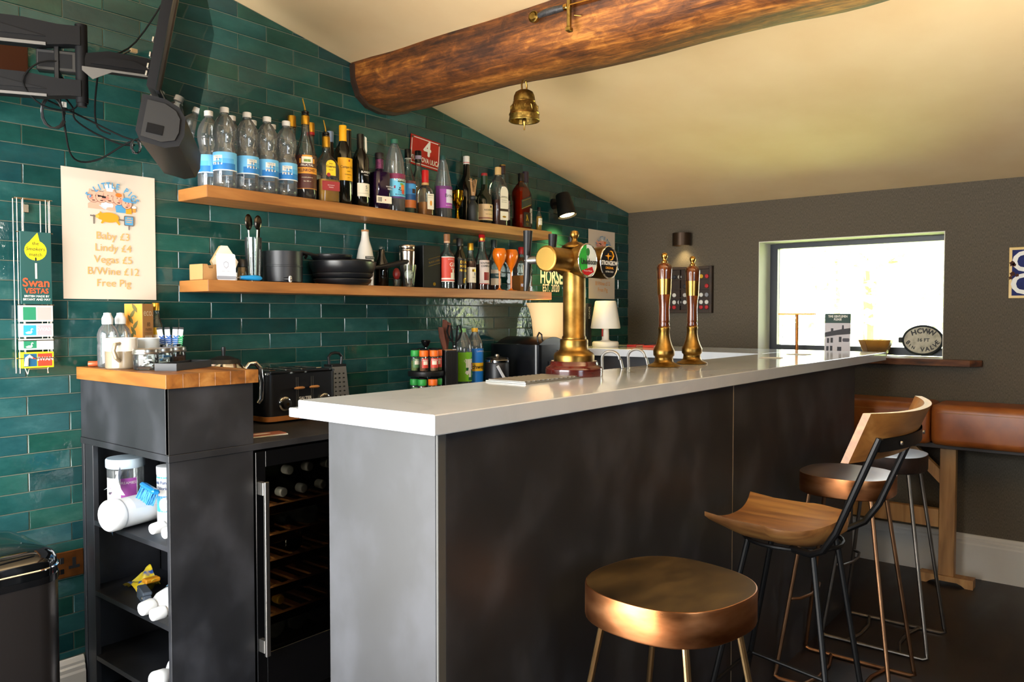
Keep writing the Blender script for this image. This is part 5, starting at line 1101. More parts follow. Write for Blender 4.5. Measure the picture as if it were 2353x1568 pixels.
# power adapter, plate and cables
t = thing('power_adapter', 'black power adapter block with white sticker behind the bracket', 'adapter', (-.01, -.3, 2.0)); t.rotation_euler = (0, 0, R(-31))
MB().bev(-.05, .07, -.016, .016, .025, .085, .003).ob('case', M_BLACK, t, 0); MB().bev(.055, .066, -.0172, -.0162, .032, .07, .0003).ob('sticker', W_, t, 0); MB().bev(-.005, .008, -.02, .02, -.03, .15, .002).ob('strap', M_BLACKM, t, 0); MB().bev(-.045, .04, -.0168, -.0162, .035, .075, .0002).ob('rating_label', M_DKGREY, t, 0)
o = MB().bev(-.11, .02, -.012, -.0055, 2.08, 2.17, .002).ob('socket_plate', mat('dark_copper_plate', '#3d1e10', .45, .6), None, 0); tag(o, 'copper socket plate on the tiles behind the television bracket', 'socket')
def cable(pts, label, r=.0028, smooth=4):
    P = [Vector(p) for p in pts]; out = []
    for i in range(len(P)-1):
        p0, p1, p2, p3 = P[max(i-1, 0)], P[i], P[i+1], P[min(i+2, len(P)-1)]
        for k in range(smooth): s_ = k/smooth; out.append(.5*((2*p1) + (-p0+p2)*s_ + (2*p0-5*p1+4*p2-p3)*s_*s_ + (-p0+3*p1-3*p2+p3)*s_**3))
    out.append(P[-1])
    o = MB().tube(out, r, 6).ob('cable', mat('black_rubber', '#0a0a0a', .8, spec=.15), None); tag(o, label, 'cable'); return o
cable([(.275, -.4, 2.32), (.2, -.33, 2.16), (.12, -.32, 2.1), (.02, -.32, 2.06), (-.06, -.31, 2.04), (-.1, -.3, 1.98), (-.05, -.3, 1.925), (.03, -.3, 1.93), (.04, -.3, 1.98), (-.02, -.3, 2.03)], 'thin grey cable looping from above the television round the arm', .0024)
cable([(.0, -.27, 1.99), (.02, -.25, 1.94), (.03, -.24, 1.9), (.06, -.2, 1.825), (.1, -.18, 1.805), (.15, -.2, 1.82), (.2, -.25, 1.865), (.24, -.3, 1.89)], 'black cable hanging in a deep loop above the poster')
cable([(.03, -.22, 1.99), (.07, -.2, 1.96), (.085, -.18, 1.93), (.14, -.18, 1.9), (.2, -.22, 1.87), (.225, -.26, 1.865)], 'black cable running down to the knot below the speaker')
cable([(-.04, -.24, 1.965), (.05, -.22, 1.945), (.12, -.2, 1.93), (.2, -.24, 1.89), (.245, -.28, 1.875)], 'black cable slanting from the lower arm to the speaker')
cable([(.12, -.26, 2.07), (.135, -.2, 1.98), (.15, -.18, 1.92), (.18, -.2, 1.9)], 'short cable dropping from the forearm')
cl = []
for k in range(70):
    a = 2*pi*k/14; cl.append((.0+.032*cos(a)+.004*sin(k*.4), -.24+.004*sin(k*.9), 1.925+.045*sin(a)))
o = MB().tube(cl, .0026, 6).ob('cable_coil', M_BLACK, None); tag(o, 'coiled black cable hanging under the bracket arm', 'cable'); MB().bev(.022, .034, -.2485, -.244, 1.945, 1.96, .0004).ob('cable_tag', W_, o, 0)
kn = []
for k in range(60):
    a = 2*pi*k/9; kn.append((.225+.014*cos(a), -.27+.008*cos(k*1.7), 1.86+.022*sin(a)))
o = MB().tube(kn, .0018, 5).ob('cable_bundle', M_BLACK, None); tag(o, 'small tied bundle of cable beside the speaker bar', 'cable')
t = thing('network_plug', 'grey cable ending in a clear plug above the bracket arm', 'cable', (.14, -.3, 2.13))
MB().tube([(0, 0, -.05), (.03, 0, -.01), (.06, 0, .012)], .0025, 6).ob('lead', M_BLACK, t); MB().bev(.058, .078, -.006, .006, .006, .018, .001).ob('plug', K('#c9b089', .3), t, 0)

# ================================================================== on the oak top
ZT = 1.171
t = thing('stoneware_mug', 'white topped stoneware mug with beige lower half', 'mug', (.196, -.215, ZT), R(-28))
MB().lathe([(0, 0), (.044, 0), (.047, .004), (.047, .055)], 32).ob('lower_glaze', mat('beige_glaze', '#8f8068', .2, coat=.4), t)
MB().lathe([(.047, .055), (.0475, .094), (.046, .096), (.044, .094), (.043, .01), (0, .008)], 32).ob('upper_glaze', M_CERAMIC, t)
MB().tube([(-.046, 0, .078), (-.062, 0, .076), (-.07, 0, .056), (-.064, 0, .036), (-.046, 0, .026)] if False else [(-.003, -.046, .08), (-.014, -.061, .078), (-.018, -.068, .058), (-.012, -.062, .036), (-.004, -.046, .026)], [.006, .0065, .0065, .0065, .006], 10).ob('handle', mat('beige_glaze', ''), t)
t = thing('tea_mug', 'pale blue white mug behind the jars', 'mug', (.293, -.165, ZT), R(-60))
MB().lathe([(0, 0), (.04, 0), (.043, .004), (.047, .09), (.045, .092), (.041, .01), (0, .008)], 32).ob('cup', mat('pale_blue_glaze', '#cfd8dc', .18, coat=.4), t)
MB().tube([(-.044, -.02, .075), (-.058, -.03, .074), (-.064, -.034, .056), (-.058, -.03, .034), (-.042, -.018, .026)], .006, 10).ob('handle', mat('pale_blue_glaze', ''), t)
def water(loc, lab):
    t = thing('water_bottle', lab, 'bottle', loc, group='sports cap water bottles')
    MB().lathe([(0, .001), (.028, .001), (.031, .006), (.031, .07), (.029, .078), (.031, .088), (.031, .105), (.026, .122), (.015, .137), (.013, .142)], 28).ob('bottle_body', M_PET, t)
    MB().lathe([(.0165, .138), (.0172, .152), (.0165, .158), (.0115, .168), (.011, .174), (0, .176)], 22).ob('sports_cap', mat('translucent_white_plastic', '#dfe3e6', .35), t)
water((.197, -.12, ZT), 'small clear water bottle with white sports cap, left of two'); water((.252, -.09, ZT), 'small clear water bottle with white sports cap, right of two')
t = thing('straw_box', 'brown card box of paper straws with leaf pattern side', 'box', (.333, -.065, ZT), R(33))
MB().bev(-.045, .02, -.032, .032, 0, .205, .0008).ob('carton', M_CARD, t, 0)
LFO, LFG = K('#d98f2f', .8), K('#5f5a2a', .8)
letter('eco.', CR, t, .034, TF(-.012, -.0328, .175)); letter('80', K('#4a3b22'), t, .02, TF(-.01, -.0328, .135)); letter('PAPER', K('#4a3b22'), t, .0135, TF(-.011, -.0328, .118)); letter('STRAWS', K('#8a6a42'), t, .012, TF(-.011, -.0328, .105))
for k in range(6): MB().box(-.03+k*.007, -.0265+k*.007, -.0326, -.0321, .078, .098).ob('straw_print', CR, t, 0)
fo = MB().box(-.0455, -.0451, -.031, .031, .002, .203).ob('leaf_side', LFO, t, 0)
for k in range(10):
    a = R(60 if k % 2 else 120); c0 = (-.012+.024*((k*37) % 10)/10, .02+.019*k)
    T = Matrix.Translation((-.0457-.0001*k, c0[0], c0[1])) @ Matrix.Rotation(a, 4, 'X')
    MB().prism([(-.018, 0), (-.006, .006), (.006, .005), (.018, 0), (.006, -.005), (-.006, -.006)], -.0001, .0001, 'yz', T).ob('leaf_print', LFG, t, 0)
bottle('oil_bottle', 'clear oil bottle with gold cap behind the straw box', 'bottle', (.392, -.05, ZT), [(.02, 0), (.0225, .003), (.0225, .12), (.021, .135), (.012, .16), (.0105, .175), (.0105, .19)], M_CLEAR, -60, cap=(M_GOLD, [(.012, .183), (.0125, .207), (.0115, .209)]), liquid=.12, lm=mat('pale_oil', '#9a8a4a', .1), labels=[dict(r=.0227, z=(.07, .125), a=70, m=W_, bands=[(K('#c9a81c'), .1, .125, 10, 40)], text=[('OLIVE', .007, .09, BK, {}), ('OIL', .007, .08, BK, {})])])
t = thing('small_glass', 'clear tumbler holding milk sachets', 'glass', (.385, -.155, ZT))
MB().lathe([(0, .003), (.028, .003), (.03, 0), (.034, .07), (.0325, .07), (.0285, .006), (0, .006)], 24).ob('tumbler', M_CLEAR, t)
for k, (dx, dy, tx, colr, lab) in enumerate([(-.02, -.005, -8, '#1c4f9c', 'blue printed milk stick leaning at left'), (-.006, -.008, -3, '#2a5fae', 'white milk stick with blue letters, second from left'), (.008, -.006, 4, '#2f6cb5', 'white milk stick with blue letters, third from left'), (.02, -.008, 7, '#1f9a5a', 'white milk stick with green letters at right')]):
    t = thing('milk_sachet', lab, 'sachet', (.385+dx, -.155+dy, ZT+.008), rot=(0, R(tx), R(-30)), group='milk sachets in the tumbler')
    MB().bev(-.0085, .0085, -.002, .002, 0, .112, .001).ob('stick', mat('sachet_white', '#dfe4ea', .35), t, 0); MB().bev(-.0088, .0088, -.0012, .0012, .112, .119, .0005).ob('crimp', BK, t, 0)
    letter('milk', K(colr), t, .03, TF(.001, -.0026, .066) @ Matrix.Rotation(R(90), 4, 'Z'), bold=.04)
def mason(loc, lab, fill):
    t = thing('mason_jar', lab, 'jar', loc, group='small lidded glass jars')
    MB().lathe([(0, .001), (.033, .001), (.0355, .005), (.0365, .04), (.0355, .047), (.038, .05)], 30).ob('glass', M_CLEAR, t)
    MB().lathe([(.0385, .049), (.039, .053), (.037, .054), (.037, .062), (.035, .064), (0, .0645)], 30).ob('lid', mat('tin_lid', '#bdbab2', .28, 1.0), t)
    fill(t)
def f_paper(cols):
    def f(t):
        for k in range(9):
            a = rnd.uniform(0, 6.28); r_ = rnd.uniform(0, .018)
            T = Matrix.Translation((r_*cos(a), r_*sin(a), .012+.0035*k)) @ Matrix.Rotation(rnd.uniform(0, 3), 4, 'Z') @ Matrix.Rotation(rnd.uniform(-.5, .5), 4, 'X')
            MB().bev(-.014, .014, -.005, .005, -.002, .002, .001, T).ob('sachet', K(cols[k % len(cols)]), t, 0)
    return f
def f_granules(t):
    o = MB().lathe([(0, .003), (.031, .003), (.0345, .012), (.0345, .034), (.02, .038), (0, .037)], 28).ob('granules', noisy('coffee_granules', ['#2d170c', '#6b4226'], (500, 500, 500), 2, .8, bump=.8, bdist=.003), t); o['kind'] = 'stuff'
mason((.214, -.335, ZT), 'small lidded jar of white paper sachets, left of three', f_paper(['#e4e4e2'])); mason((.286, -.29, ZT), 'small lidded jar of blue and white sachets, middle of three', f_paper(['#e4e4e2', '#3f8fc8', '#cfe0ea'])); mason((.352, -.245, ZT), 'small lidded jar of coffee granules, right of three', f_granules)
t = thing('black_tray', 'narrow black tray at the front edge of the oak top', 'tray', (.315, -.375, ZT), R(32))
MB().box(-.105, .105, -.035, .035, 0, .003).box(-.105, .105, -.035, -.032, .003, .022).box(-.105, .105, .032, .035, .003, .022).box(-.105, -.102, -.032, .032, .003, .022).box(.102, .105, -.032, .032, .003, .022).ob('tray_body', mat('tray_black', '#121112', .4), t, 0)
o = MB().lathe([(0, -.016), (.008, -.016), (.009, -.014), (.009, .014), (.008, .016), (0, .016)], 16, T=Matrix.Translation((.178, -.06, ZT+.0095)) @ Matrix.Rotation(R(60), 4, 'Z') @ Matrix.Rotation(R(90), 4, 'X')).ob('lighter', K('#c25a34', .3), None); tag(o, 'small orange cylinder lying at the back corner of the oak top', 'lighter')

# ================================================================== on the back worktop
ZW = .9405
t = thing('kettle', 'polished steel kettle with black knob behind the end cabinet', 'kettle', (.535, -.235, ZW))
MB().lathe([(0, 0), (.082, 0), (.085, .01), (.085, .12), (.083, .15), (.078, .17)], 36).ob('kettle_body', M_CHROME, t)
MB().lathe([(.08, .168), (.079, .19), (.07, .215), (.055, .235), (.04, .243)], 36).ob('dome', M_CHROME, t); MB().lathe([(.058, .232), (.05, .245), (.02, .256), (0, .258)], 30).ob('lid', M_BLACK, t)
MB().lathe([(.006, .256), (.0065, .268), (.008, .28), (.0075, .287), (0, .289)], 16).ob('knob', M_BLACK, t)
MB().tube([(.07, -.02, .205), (.085, -.024, .226), (.105, -.03, .228), (.12, -.034, .21), (.125, -.036, .16), (.122, -.036, .1), (.112, -.033, .085)], [.008, .009, .0095, .0095, .009, .009, .007], 12).ob('handle', M_CHROME, t)
t = thing('toaster', 'black four slice toaster with wooden levers and base', 'toaster', (.86, -.125, ZW))
M_TB = mat('satin_black_toaster', '#101217', .36)
def rbox(mb, x0, x1, y0, y1, z0, z1, r, n=6):
    p = []
    for cx, cy_, a in ((x1-r, y0+r, -90), (x1-r, y1-r, 0), (x0+r, y1-r, 90), (x0+r, y0+r, 180)): p += [(cx+r*cos(R(a+90*i/n)), cy_+r*sin(R(a+90*i/n))) for i in range(n+1)]
    return mb.prism(p, z0, z1)
rbox(MB(), -.16, .16, -.118, .118, .008, .026, .03).ob('wooden_base', M_OAK, t, 30); rbox(MB(), -.158, .158, -.116, .116, .026, .18, .03).ob('body', M_TB, t, 30)
rbox(MB(), -.16, .16, -.118, .118, .18, .186, .03).ob('chrome_band', M_CHROME, t, 30); rbox(MB(), -.15, .15, -.108, .108, .186, .19, .025).ob('top_plate', M_TB, t, 30)
for x in (-.105, -.035, .035, .105): MB().bev(x-.013, x+.013, -.075, .075, .1895, .194, .002).ob('slot', M_CHROME, t, 0); MB().box(x-.008, x+.008, -.07, .07, .1935, .1945).ob('slot_gap', BK, t, 0)
for x in (-.028, .04):
    MB().box(x-.002, x+.002, -.1175, -.116, .04, .165).ob('lever_slot', BK, t, 0)
    for s_ in (-1, 1): MB().box(x+s_*.0045-.0008, x+s_*.0045+.0008, -.1172, -.116, .04, .165).ob('slot_trim', M_STEEL, t, 0)
    MB().tube([(x-.022, -.13, .125), (x-.012, -.133, .126), (x+.012, -.133, .126), (x+.022, -.13, .125)], [.003, .0055, .0055, .003], 10).ob('lever', M_OAK, t); MB().tube([(x, -.116, .125), (x, -.13, .125)], .004, 8).ob('lever_arm', M_BLACK, t)
for x in (-.085, .095):
    T = Matrix.Translation((x, -.116, .07)) @ Matrix.Rotation(R(90), 4, 'X')
    MB().lathe([(.026, 0), (.026, .006), (.022, .008), (0, .008)], 24, T=T).ob('dial_ring', M_CHROME, t); MB().lathe([(.02, .008), (.018, .022), (.008, .024), (0, .024)], 20, T=T).ob('dial', M_BLACK, t); MB().lathe([(0, .0242), (.006, .0242), (.006, .025), (0, .025)], 14, T=T).ob('dial_cap', M_BRASS_LT, t)
letter('SALTER', W_, t, .017, TF(.008, -.1176, .084), bold=.04)
t = thing('box_grater', 'steel box grater with black handle behind the toaster', 'grater', (1.13, -.09, ZW))
sq4 = lambda r, z: [(-r, -r*.7, z), (r, -r*.7, z), (r, r*.7, z), (-r, r*.7, z)]
MB().add(sq4(.052, 0)+sq4(.036, .185), [(0, 1, 5, 4), (1, 2, 6, 5), (2, 3, 7, 6), (3, 0, 4, 7)]).ob('grating_faces', M_STEEL, t, 0)
MB().bev(-.038, .038, -.027, .027, .184, .194, .002).ob('top_cap', M_BLACK, t, 0)
for k in range(24):
    z = .03+.018*(k//3); x = -.024+.024*(k % 3)
    MB().prism(ell(x*(1-z*.8), z, .0042, .003, 8), -.0364+z*.059-.002, -.036+z*.059, 'xz').ob('tooth', BK, t, 0)
MB().tube([(-.03, 0, .19), (-.034, 0, .225), (-.02, 0, .238), (0, 0, .241), (.02, 0, .238), (.034, 0, .225), (.03, 0, .19)], .006, 10).ob('handle', M_BLACK, t)
# rotating spice rack
t = thing('spice_rack', 'two tier spice carousel with steel post and black ball top', 'spice rack', (1.548, -.2, ZW))
MB().lathe([(0, 0), (.078, 0), (.08, .006), (.08, .018), (0, .02)], 30).ob('lower_tray', M_BLACK, t); MB().lathe([(0, .126), (.078, .126), (.08, .13), (.08, .146), (.078, .148), (0, .147)], 30).ob('upper_tray', M_BLACK, t)
MB().tube([(0, 0, .02), (0, 0, .262)], .0055, 12).ob('post', M_CHROME, t); MB().lathe([(.004, .25), (.014, .262), (.02, .275), (.021, .282), (.018, .286), (0, .286)], 20).ob('knob', M_BLACKG, t)
SPC = {'g': ('#2a9a3e', 'green'), 'o': ('#ea6a14', 'orange'), 'r': ('#c8281e', 'red')}
angs = [-205, -152, -100, -50, 0, 60]
nm = {0: 'far left', 1: 'left', 2: 'right', 3: 'far right', 4: 'rear right', 5: 'rear'}
for tier, cols_, z in ((0, 'ggogro', .0205), (1, 'gooorg', .1485)):
    for k, c_ in enumerate(cols_):
        a = R(angs[k]+(8 if tier else 0)); hx, nme = SPC[c_]
        s = thing('spice_jar', '%s capped glass spice jar at the %s of the %s rack tier' % (nme, nm[k], ('lower', 'upper')[tier]), 'spice jar', (1.548+.053*cos(a), -.2+.053*sin(a), ZW+z), R(-10 if k < 2 else -30), 'glass spice jars in the carousel')
        MB().lathe([(0, .001), (.018, .001), (.0195, .004), (.0195, .062), (.017, .068)], 18).ob('glass', M_CLEAR, s)
        MB().lathe([(0, .003), (.0175, .003), (.0175, .045), (0, .046)], 16).ob('spice', noisy('spice_%d' % (k % 3), [['#5a6a2a', '#8a9a50'], ['#6a3a1c', '#9a5a2c'], ['#8a5a34', '#b98a5c']][k % 3], (300, 300, 300), 2, .8), s)
        MB().lathe([(.0195, .066), (.0205, .07), (.0205, .09), (.0185, .0935)], 18).ob('cap', K(hx), s); MB().lathe([(.0185, .092), (.016, .099), (0, .1)], 18).ob('flip_lid', M_DKGREY, s)
        lb = MB().patch(.0198, .016, .058, -150, -40, 8).ob('label', K('#c8402e') if c_ != 'g' else K('#4f7a4a'), s); MB().patch(.02, .03, .046, -130, -70, 5).ob('print', CR, lb); letter('PAPRIKA' if c_ != 'g' else 'BASIL', W_, lb, .0075, wrap=(.0203, .05, -95), bold=.03)
# knife block with knives and scissors
t = thing('knife_block', 'ribbed black knife block on the back worktop', 'knife block', (1.665, -.225, ZW), R(-20))
rbox(MB(), -.034, .034, -.04, .04, 0, .238, .012).ob('block', mat('block_black', '#1a1b20', .45), t, 30)
for k in range(11): MB().box(-.029+k*.0058-.0012, -.029+k*.0058+.0012, -.0415, -.0395, .004, .232).ob('rib', M_BLACK, t, 0)
rbox(MB(), -.031, .031, -.037, .037, .238, .2395, .01).ob('top_rim', M_CARD, t, 30)
M_KH = noisy('rosewood', ['#3a1c14', '#6b3a2a'], (40, 40, 8), 5, .5)
for (dx, dy, l, tx, ty, lab) in ((-.022, .0, .1, 0, -14, 'rosewood handled knife leaning out at the left of the block'), (-.004, .015, .13, 0, -2, 'tall rosewood handled knife at the back of the block'), (.006, .02, .12, 0, 5, 'wide rosewood handled knife beside the scissors')):
    k_ = thing('kitchen_knife', lab, 'knife', (1.665+dx, -.225+dy, ZW+.241), rot=(R(tx), R(ty), R(-25)))
    MB().prism([(-.008, 0), (.009, 0), (.012, l*.5), (.014, l), (-.004, l+.006), (-.01, l*.6)], -.006, .006, 'xz').ob('handle', M_KH, k_, 0); MB().prism([(-.006, -.16), (.006, -.14), (.007, 0), (-.006, 0)], -.0008, .0008, 'xz').ob('blade', M_STEEL, k_, 0)
sc_ = thing('kitchen_scissors', 'black handled kitchen scissors standing in the knife block', 'scissors', (1.672, -.258, ZW+.243), rot=(0, 0, R(-38)))
for s_ in (-1, 1):
    MB().tube([(s_*.004, 0, .0), (s_*.006, 0, .03), (s_*.024, 0, .05), (s_*.034, 0, .08), (s_*.026, 0, .108), (s_*.014, 0, .105), (s_*.012, 0, .075), (s_*.008, 0, .035)], .0042, 8).ob('handle', mat('black_rubber', ''), sc_)
    MB().prism([(s_*.001, -.1), (s_*.008, 0), (-s_*.002, 0)], -.001, .001, 'xz').ob('blade', M_STEEL, sc_, 0)
MB().lathe([(0, -.003), (.004, -.003), (.004, .003), (0, .003)], 12, T=Matrix.Translation((0, -.002, .012)) @ Matrix.Rotation(R(90), 4, 'X')).ob('pivot', M_STEEL, sc_)
# two big soft drink bottles
BIG = [(.038, 0), (.0435, .006), (.044, .03), (.044, .225), (.043, .245), (.036, .272), (.024, .298), (.0145, .312), (.0135, .32)]
LM_ = K('#8fd01c')
bottle('lemonade_bottle', 'large clear bottle with lime green label and green cap', 'bottle', (1.808, -.185, ZW), BIG, M_PET, 10, cap=(K('#7fb86a'), [(.0155, .316), (.016, .332), (.015, .334)]), labels=[dict(r=.0442, z=(.085, .222), a=100, m=K('#7ac51e'), bands=[(K('#1f8a3c'), .09, .2, 44, 40), (W_, .15, .19, -12, 26), (W_, .105, .152, -8, 10), (K('#0e5a34'), .135, .15, -28, 8), (K('#0e5a34'), .09, .105, 0, 20), (M_RED, .135, .17, 20, 16)], text=[('7', .095, .15, W_, dict(da=-18, bold=.06, skew=.2)), ('UP', .03, .152, W_, dict(da=21, bold=.05)), ('ZERO', .011, .118, W_, dict(da=24))])])
bottle('lemonade_bottle', 'large clear bottle with blue label, yellow band and yellow cap', 'bottle', (1.905, -.175, ZW), [(r*.93, z) for r, z in BIG], M_PET, 4, cap=(K('#e0a516'), [(.0155, .316), (.016, .332), (.015, .334)]), labels=[dict(r=.0412, z=(.06, .236), a=105, m=K('#1470c8'), bands=[(K('#edb81a'), .128, .168, 0, 75)], text=[('Schweppes', .028, .148, BK, dict(da=-6, skew=.25, bold=.02)), ('Lemonade', .014, .224, W_, dict(da=0)), ])])
# coffee pod container, air fryer, bright lamp behind
t = thing('ice_bucket', 'black lidded canister with chrome ring and pale handle', 'canister', (2.0, -.235, ZW), R(-20))
MB().lathe([(0, 0), (.058, 0), (.06, .004), (.06, .16), (.058, .165)], 32).ob('body', mat('canister_black', '#15161a', .4), t); MB().lathe([(.058, .165), (.061, .168), (.061, .178), (.058, .181)], 32).ob('chrome_ring', M_CHROME, t); MB().lathe([(.059, .181), (.055, .19), (.02, .196), (0, .197)], 30).ob('lid', M_BLACKG, t); MB().lathe([(0, .195), (.012, .197), (.01, .205), (0, .206)], 14).ob('lid_knob', M_STEEL, t)
MB().bev(-.007, .007, -.068, -.061, -.045, .045, .002, Matrix.Translation((-.01, 0, .115)) @ Matrix.Rotation(R(-32), 4, 'Y')).ob('clip_handle', mat('pale_handle', '#d8d8da', .4), t, 0)
t = thing('coffee_machine', 'large black pod coffee machine on the back worktop', 'coffee machine', (2.27, -.25, ZW))
rbox(MB(), -.14, .14, -.14, .18, 0, .25, .03).ob('body', mat('machine_black', '#0d0e11', .25), t, 30)
MB().grid(lambda u, v: (-.12+.24*u, -.13+.28*v, .252+.035*sin(pi*u)), 12, 4).ob('curved_top', mat('machine_black', ''), t, 60)
MB().prism([(-.12, .25), (-.07, .275), (0, .287), (.07, .275), (.12, .25)], -.13, -.128, 'xz').ob('front_crown', mat('machine_black', ''), t, 0)
MB().tube([(-.09, -.1, .255), (-.095, -.1, .29), (-.08, -.1, .31), (-.06, -.1, .3), (-.055, -.1, .262)], .004, 8).ob('lever', M_BLACK, t)
MB().lathe([(.018, 0), (.0185, .17), (0, .171)], 18, c=(-.1, -.19, 0)).ob('water_tube', mat('satin_black', ''), t); MB().bev(-.145, .06, -.2, -.141, 0, .012, .003).ob('drip_tray', M_BLACK, t, 0); MB().bev(.02, .03, -.147, -.141, .1, .22, .002).ob('control_strip', M_STEEL, t, 0)
t = thing('glowing_lamp', 'warm glowing cream lamp with flared shade behind the coffee machine', 'lamp', (2.515, -.17, ZW))
MB().lathe([(0, 0), (.07, 0), (.07, .015), (.012, .03), (.012, .26)], 28).ob('base', M_BLACKM, t)
MB().lathe([(.083, .25), (.086, .3), (.093, .37), (.108, .43), (.124, .458), (.126, .462), (.122, .462), (.104, .43), (.089, .37), (.082, .3), (.08, .25)], 44).ob('shade', mat('lit_cream_shade', '#e8cfa0', .7, emit=.4, emit_color=(1.0, .58, .22)), t, 60)
light('glowing_lamp_bulb', 'POINT', (2.515, -.17, ZW+.36), 1.6, (1.0, .68, .32), shadow_soft_size=.03)
# open booklet at the front of the worktop
t = thing('folded_leaflet', 'small folded leaflet lying at the front edge of the worktop', 'leaflet', (.535, -.46, ZW), R(-8))
MB().bev(-.1, .08, -.025, .03, 0, .004, .0005).ob('pages', W_, t, 0); MB().bev(-.1, .075, -.023, .028, .004, .0075, .0005).ob('cover', K('#9a5a48'), t, 0); MB().prism(ell(.0, .0, .03, .01), .0075, .0078, 'xy').ob('print', W_, t, 0)
# ================================================================== on the bar
ZB = 1.1505
def RX(x, y, z, a='X', d=90): return Matrix.Translation((x, y, z)) @ Matrix.Rotation(R(d), 4, a)
t = thing('beer_font', 'tall brass T shaped beer font with badge lenses on a mahogany base', 'beer font', (1.072, -1.33, ZB))
M_MAHOG = noisy('mahogany', ['#3d0f0b', '#571912'], (8, 8, 60), 4, .18, coat=.5)
MB().lathe([(0, 0), (.088, 0), (.089, .004), (.0885, .008), (.089, .012), (.0885, .016), (.089, .02), (.0875, .026), (.078, .031), (.075, .034), (.0745, .041), (.071, .046), (0, .046)], 44).ob('wooden_base', M_MAHOG, t, 50)
MB().lathe([(.063, .046), (.0635, .062), (.06, .07), (.05, .076), (.0445, .082), (.0435, .098), (.044, .108), (.0425, .112), (.038, .114), (.0375, .12), (.0347, .124), (.0347, .335)], 40).ob('column', M_BRASS, t, 40)
MB().lathe([(.04, .395), (.038, .402), (.026, .409), (.022, .412), (.012, .414), (.009, .418), (.0085, .424), (.013, .43), (.0145, .438), (.011, .447), (0, .451)], 28).ob('finial', M_BRASS, t, 40)
MB().lathe([(0, 0), (.034, 0), (.0385, .003), (.039, .01), (.036, .012), (.036, .27), (0, .27)], 36, T=RX(-.15, 0, .355, 'Y', 90)).ob('crossbar', M_BRASS, t, 40)
MB().lathe([(0, -.0012), (.0335, -.001), (.0335, 0), (0, 0)], 32, T=RX(-.15, 0, .355, 'Y', 90)).ob('end_disc', M_BRASS_LT, t, 40)
DR = [(0, -.05), (.04, -.05), (.046, -.04), (.048, -.01), (.0515, .02), (.052, .05), (.049, .05)]
def lens(x):
    MB().lathe(DR, 36, T=RX(x, 0, .355)).ob('drum', M_BRASS, t, 40)
    MB().tube([(x+.0505*cos(2*pi*k/36), -.05, .355+.0505*sin(2*pi*k/36)) for k in range(36)], .0022, 8, True).ob('bezel', M_CHROME, t)
    return x
ldn = [0]
def LD(poly, m, k, par):
    ldn[0] += 1; q = -.0502-.0001*k-.00003*ldn[0]
    return MB().prism([(x, z+.355) for x, z in poly], q, q-.0002, 'xz').ob('print', m, par, 0)
x0 = lens(0.0); ln = MB().prism(ell(0, .355, .049, .049, 36), -.048, -.0502, 'xz').ob('badge', mat('badge_white', '#dfe5df', .15, coat=1.), t, 0)
LD([(-.0, -.049)] + ell(0, 0, .049, .049, 18, 100, 265), K('#2f9a3a', .25), 1, ln); LD(ell(.0, .026, .01, .012, 14), K('#1f6a2c'), 2, ln); LD([(-.0015, .005), (.0015, .005), (.001, .02), (-.001, .02)], K('#1f6a2c'), 2, ln)
letter('Lindeboom', BK, ln, .0245, TF(.006, -.0518, .355-.004), sx=.8, bold=.02); LD([(-.034, -.032), (.024, -.018), (.033, -.034), (.0, -.047), (-.022, -.043)], K('#b01f24', .25), 2, ln); letter('Premium Pilsener', W_, ln, .0065, TF(-.002, -.0522, .355-.032), skew=.2)
x1 = lens(.122); ln = MB().prism(ell(.122, .355, .049, .049, 36), -.048, -.0502, 'xz').ob('badge', mat('badge_black', '#0b0b10', .12, coat=1.), t, 0)
letter('STRONGBOW', W_, ln, .019, TF(.122, -.0518, .355-.003), sx=.78, bold=.03); letter('ORIGINAL', K('#e59a18'), ln, .0105, TF(.122, -.0518, .355-.018), bold=.02); letter('EXTRA COLD', W_, ln, .0075, TF(.122, -.0518, .355-.03))
bowp = [(.098+.0, .022), (.103, .026), (.122, .022), (.14, .032), (.15, .022), (.14, .012), (.122, .018), (.103, .018)]
MB().tube([(.128, -.052, .355+.036), (.138, -.052, .355+.034), (.146, -.052, .355+.022), (.138, -.052, .355+.01), (.128, -.052, .355+.008)], .0018, 6).ob('print', K('#e59a18'), ln); LD([(.096, .02), (.112, .023), (.116, .03), (.12, .022), (.143, .0215), (.12, .0185), (.116, .006), (.112, .018)], K('#e59a18'), 2, ln)
# taps on the serving side
for x in (-.11, .02, .13):
    MB().tube([(x, .034, .355), (x, .1, .355)], .012, 14).ob('tap_body', M_STEEL, t); zn = .262 if x < -.1 else .325; MB().tube([(x, .095, .37), (x, .1, zn+.03), (x, .104, zn)], [.013, .011, .007], 12).ob('tap_nozzle', M_BLACK, t)
    MB().lathe([(.008, 0), (.011, .02), (.0125, .05), (.0145, .085), (.015, .094), (0, .096)], 12, T=Matrix.Translation((x, .1, .352)) @ Matrix.Rotation(R(3), 4, 'Y')).ob('tap_handle', M_BLACKM, t, 30)
